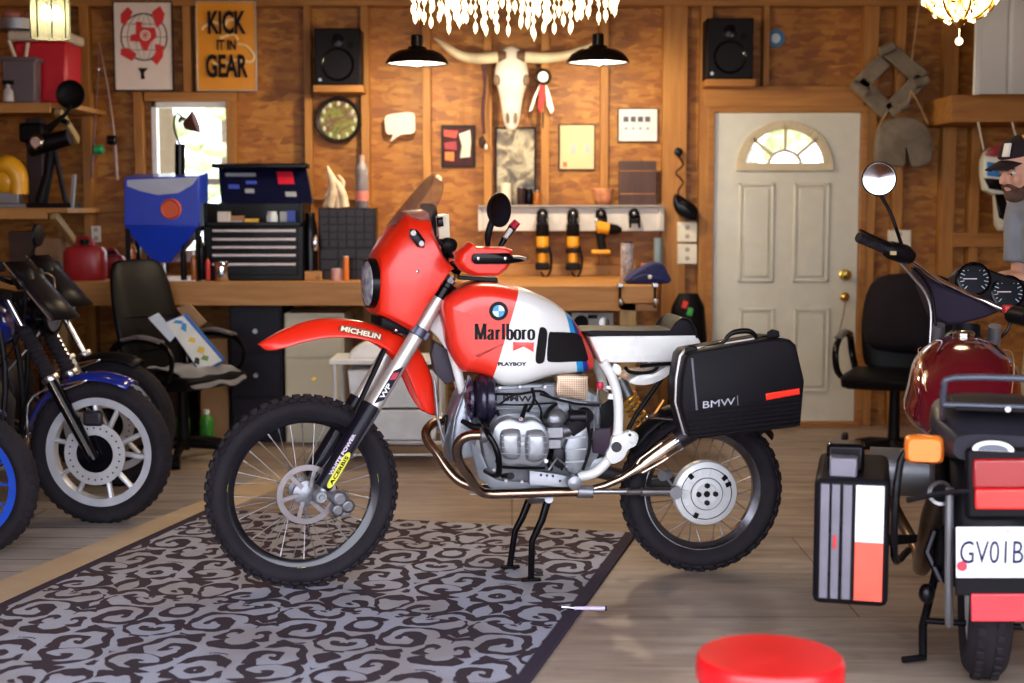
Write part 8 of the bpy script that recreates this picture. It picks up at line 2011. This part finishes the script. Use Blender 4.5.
# ------------------------------------------------------------------ the man behind the right motorcycle
Yp_ = 5.75
hd_ = W(1022, 168, Yp_)              # centre of the head
pm = T('person', 'bearded man in a dark cap and grey shirt looking down behind the red touring motorcycle', 'person', (hd_.x + .13, Yp_ + .02, 0))
fw = V((-.88, -.32, -.24)).normalized(); rt = fw.cross(V((0, 0, 1))).normalized(); uh = rt.cross(fw).normalized()
def H(f, r, u): return hd_ + fw * f + rt * r + uh * u
def hm(v): return v
b = MB()
Rm = Matrix((fw, rt, uh)).transposed()
b.ball(H(-.012, 0, .035), (.098, .075, .088), 20, 14, Rm)
b.ball(H(.012, 0, -.035), (.072, .064, .085), 20, 14, Rm)
b.ball(H(.045, 0, -.085), (.038, .038, .03), 14, 10, Rm)
b.ball(H(.078, 0, .01), (.02, .05, .012), 12, 8, Rm)
b.tube([H(.082, 0, .012), H(.098, 0, -.012), H(.108, 0, -.03), H(.085, 0, -.038)], [.008, .011, .015, .012], 10)
b.ball(H(.083, 0, -.058), (.012, .026, .007), 10, 6, Rm); b.ball(H(.081, 0, -.068), (.012, .022, .007), 10, 6, Rm)
for s_ in (-1, 1): b.ball(H(-.01, .075 * s_, -.01), (.022, .009, .032), 12, 8, Rm); b.ball(H(.06, .035 * s_, -.03), (.025, .022, .025), 10, 8, Rm)
bx0 = V((hd_.x + .13, Yp_ + .02, 0))
sh = V((hd_.x + .14, Yp_ + .02, 1.425)); side = V((.3, -.95, 0)).normalized()
nk = sh + V((-.03, 0, .05))
b.tube([H(-.045, 0, -.06), nk, sh + V((.02, 0, -.04))], [.055, .06, .075], 14)
pel = V((bx0.x + .08, Yp_ + .03, .92))
b.tube([sh + V((.01, 0, .0)), sh + V((.03, 0, -.16)), sh + V((.05, 0, -.3)), pel, pel - V((0, 0, .1))], [(.1, .15), (.12, .185), (.115, .165), (.12, .17), (.1, .16)], 18, sm=3)
hands = []
for s_ in (1, -1):
    S = sh + side * (.19 * s_) + V((0, 0, -.03)); E = S + V((-.03 - .02 * s_, -.02, -.27)); Wr = E + V((-.23, -.03 + .04 * s_, .0 if s_ > 0 else -.06)); 
    b.tube([sh + side * (.08 * s_), S, S + (E - S) * .5, E, E + (Wr - E) * .35, Wr], [.07, .058, .05, .042, .043, .029], 12, sm=3)
    d = (Wr - E).normalized(); l_ = d.cross(V((0, 0, 1))).normalized(); dn = V((0, 0, -1))
    b.tube([Wr, Wr + d * .05, Wr + d * .09], [(.022, .03), (.018, .042), (.015, .042)], 12)
    for k, (off, L_) in enumerate(((-.033, .062), (-.011, .074), (.011, .07), (.032, .055))):
        p = Wr + d * .088 + l_ * off; b.tube([p, p + d * (L_ * .45) + dn * .004, p + d * (L_ * .7) + dn * .022, p + d * (L_ * .78) + dn * .044], [.0095, .009, .0085, .007], 8)
    p = Wr + d * .03 - l_ * (.032 * s_); b.tube([p, p + d * .03 - l_ * (.022 * s_) + dn * .012, p + d * .052 - l_ * (.02 * s_) + dn * .028], [.012, .0105, .008], 8)
    hp2 = pel + side * (.09 * s_) - V((0, 0, .06)); kn = hp2 + V((-.04, 0, -.38)); an = V((kn.x + .05, kn.y, .09))
    b.tube([hp2, hp2 + (kn - hp2) * .5, kn, kn + (an - kn) * .35, an], [.085, .075, .055, .055, .036], 12, sm=3)
    b.tube([an - V((-.03, 0, .03)), an + V((-.08, 0, -.05)), an + V((-.16, 0, -.065))], [.04, .04, .025], 10)
m_skin = M('skin', (206, 150, 124), .5, var=.05)
m_skin.node_tree.nodes['Principled BSDF'].inputs['Subsurface Weight'].default_value = .08
body = b.build('body', m_skin, pm)
q = body.modifiers.new('remesh', 'REMESH'); q.mode = 'VOXEL'; q.voxel_size = .0065; q.use_smooth_shade = True
q = body.modifiers.new('smooth', 'SMOOTH'); q.iterations = 4; q.factor = .5
m_shirt = M('grey_shirt', (124, 128, 140), .85, var=.1, bmp=.3, bscale=40)
b = MB()
b.tube([nk + V((0, 0, -.035)), sh + V((.01, 0, -.02)), sh + V((.03, 0, -.16)), sh + V((.05, 0, -.3)), pel + V((0, 0, .02)), pel - V((0, 0, .06))], [(.075, .08), (.115, .17), (.135, .2), (.13, .185), (.135, .185), (.135, .185)], 20, sm=3)
for s_ in (1, -1):
    S = sh + side * (.19 * s_) + V((0, 0, -.03)); E = S + V((-.03 - .02 * s_, -.02, -.27)); b.tube([sh + side * (.08 * s_), S, S + (E - S) * .55, S + (E - S) * .8], [.085, .074, .072, .074], 14, sm=3)
o = b.build('shirt', m_shirt, pm); q = o.modifiers.new('remesh', 'REMESH'); q.mode = 'VOXEL'; q.voxel_size = .012; q.use_smooth_shade = True; q = o.modifiers.new('smooth', 'SMOOTH'); q.iterations = 5
b = MB()
b.tube([pel + V((0, 0, .03)), pel - V((0, 0, .12))], [(.128, .178), (.13, .18)], 18)
for s_ in (1, -1):
    hp2 = pel + side * (.09 * s_) - V((0, 0, .06)); kn = hp2 + V((-.04, 0, -.38)); b.tube([hp2, hp2 + (kn - hp2) * .5, hp2 + (kn - hp2) * .95], [.1, .095, .085], 14, sm=2)
o = b.build('shorts', M('khaki_shorts', (150, 140, 112), .85), pm); q = o.modifiers.new('remesh', 'REMESH'); q.mode = 'VOXEL'; q.voxel_size = .014; q.use_smooth_shade = True
for s_ in (1, -1):
    hp2 = pel + side * (.09 * s_) - V((0, 0, .06)); kn = hp2 + V((-.04, 0, -.38)); an = V((kn.x + .05, kn.y, .09))
    b = MB(); b.tube([an + V((.035, 0, -.02)), an + V((-.02, 0, -.025)), an + V((-.1, 0, -.048)), an + V((-.17, 0, -.062))], [.05, .056, .048, .028], 14, sm=3); b.build('shoe', m_black, pm)
m_cap = M('cap_dark', (44, 34, 36), .8, bmp=.3, bscale=80)
b = MB(); rings = []
for k in range(8):
    a = PI / 2 * k / 7.3; rings.append([H(-.014 + .108 * math.cos(a) * math.cos(c_), .086 * math.cos(a) * math.sin(c_), .046 + .088 * math.sin(a)) for c_ in [2 * PI * i / 28 for i in range(28)]])
b.loft(rings); cp = b.build('cap', m_cap, pm, sub=1)
b = MB(); rows = []
for k in range(6):
    f = .085 + .085 * k / 5; rows.append([H(f - .03 * s_ * s_ * (1 + k / 5) + .0, .074 * s_ * (1 - .06 * k), .05 - .016 * (k / 5) - .02 * s_ * s_) for s_ in [-1 + j / 5 for j in range(11)]])
b.sheet(rows); b.build('brim', m_cap, cp, solid=.005)
b = MB(); q = [H(.094, .025, .064), H(.094, -.025, .064), H(.07, -.025, .11), H(.07, .025, .11)]; q = [H(.0905, r__, .066) if i < 2 else H(.066, r__, .115) for i, r__ in enumerate((-.052, -.018, -.018, -.05))]
b.loft([q, [p + fw * .012 - uh * -.004 for p in q]]); b.build('cap_patch', M('patch_white', (226, 224, 216), .6), cp, bev=.002)
b = MB(); rows = [[H(-.014 + .1105 * math.cos(a) * math.cos(c_), .0885 * math.cos(a) * math.sin(c_), .046 + .0905 * math.sin(a)) for c_ in [-1.25 - 1.0 * i / 8 for i in range(9)]] for a in [.02 + 1.2 * k / 6 for k in range(7)]]
b.sheet(rows); b.build('cap_panel', M('cap_yellow', (226, 150, 40), .7), cp, solid=.003)
m_hair = M('beard_hair', (84, 58, 46), .9, var=.3, nscale=90, bmp=.6, bscale=220)
b = MB(); b.ball(H(.052, 0, -.092), (.044, .046, .036), 18, 12, Rm)
for s_ in (-1, 1): b.tube([H(.0, .068 * s_, -.02), H(.015, .062 * s_, -.06), H(.045, .04 * s_, -.09)], [.012, .02, .026], 10); b.tube([H(.094, .002 * s_, -.047), H(.088, .022 * s_, -.052), H(.07, .036 * s_, -.075)], [.008, .008, .012], 8)
o = b.build('beard', m_hair, pm); q = o.modifiers.new('remesh', 'REMESH'); q.mode = 'VOXEL'; q.voxel_size = .004; q.use_smooth_shade = True
for s_ in (-1, 1):
    b = MB(); b.ball(H(.07, .032 * s_, -.004), (.012, .013, .011), 12, 8, Rm); e_ = b.build('eye', M('eye_white', (206, 196, 190), .3), pm)
    b = MB(); b.ball(H(.079, .032 * s_, -.007), .0055, 10, 8); b.build('iris', M('iris_dark', (50, 40, 36), .2), e_)
    b = MB(); b.tube([H(.088, .014 * s_, .014), H(.088, .03 * s_, .018), H(.075, .05 * s_, .013)], [.003, .0045, .003], 8); b.build('eyebrow', m_hair, pm)
    b = MB(); b.ball(H(-.03, .066 * s_, -.0), (.045, .016, .04), 12, 8, Rm); b.build('hair', m_hair, pm)
text('3X', m_ink, 'sleeve_print', pm, W(1013, 262, Yp_ - .25), (1, 0, 0), (0, 0, 1), .02, .03, .0005) if False else None
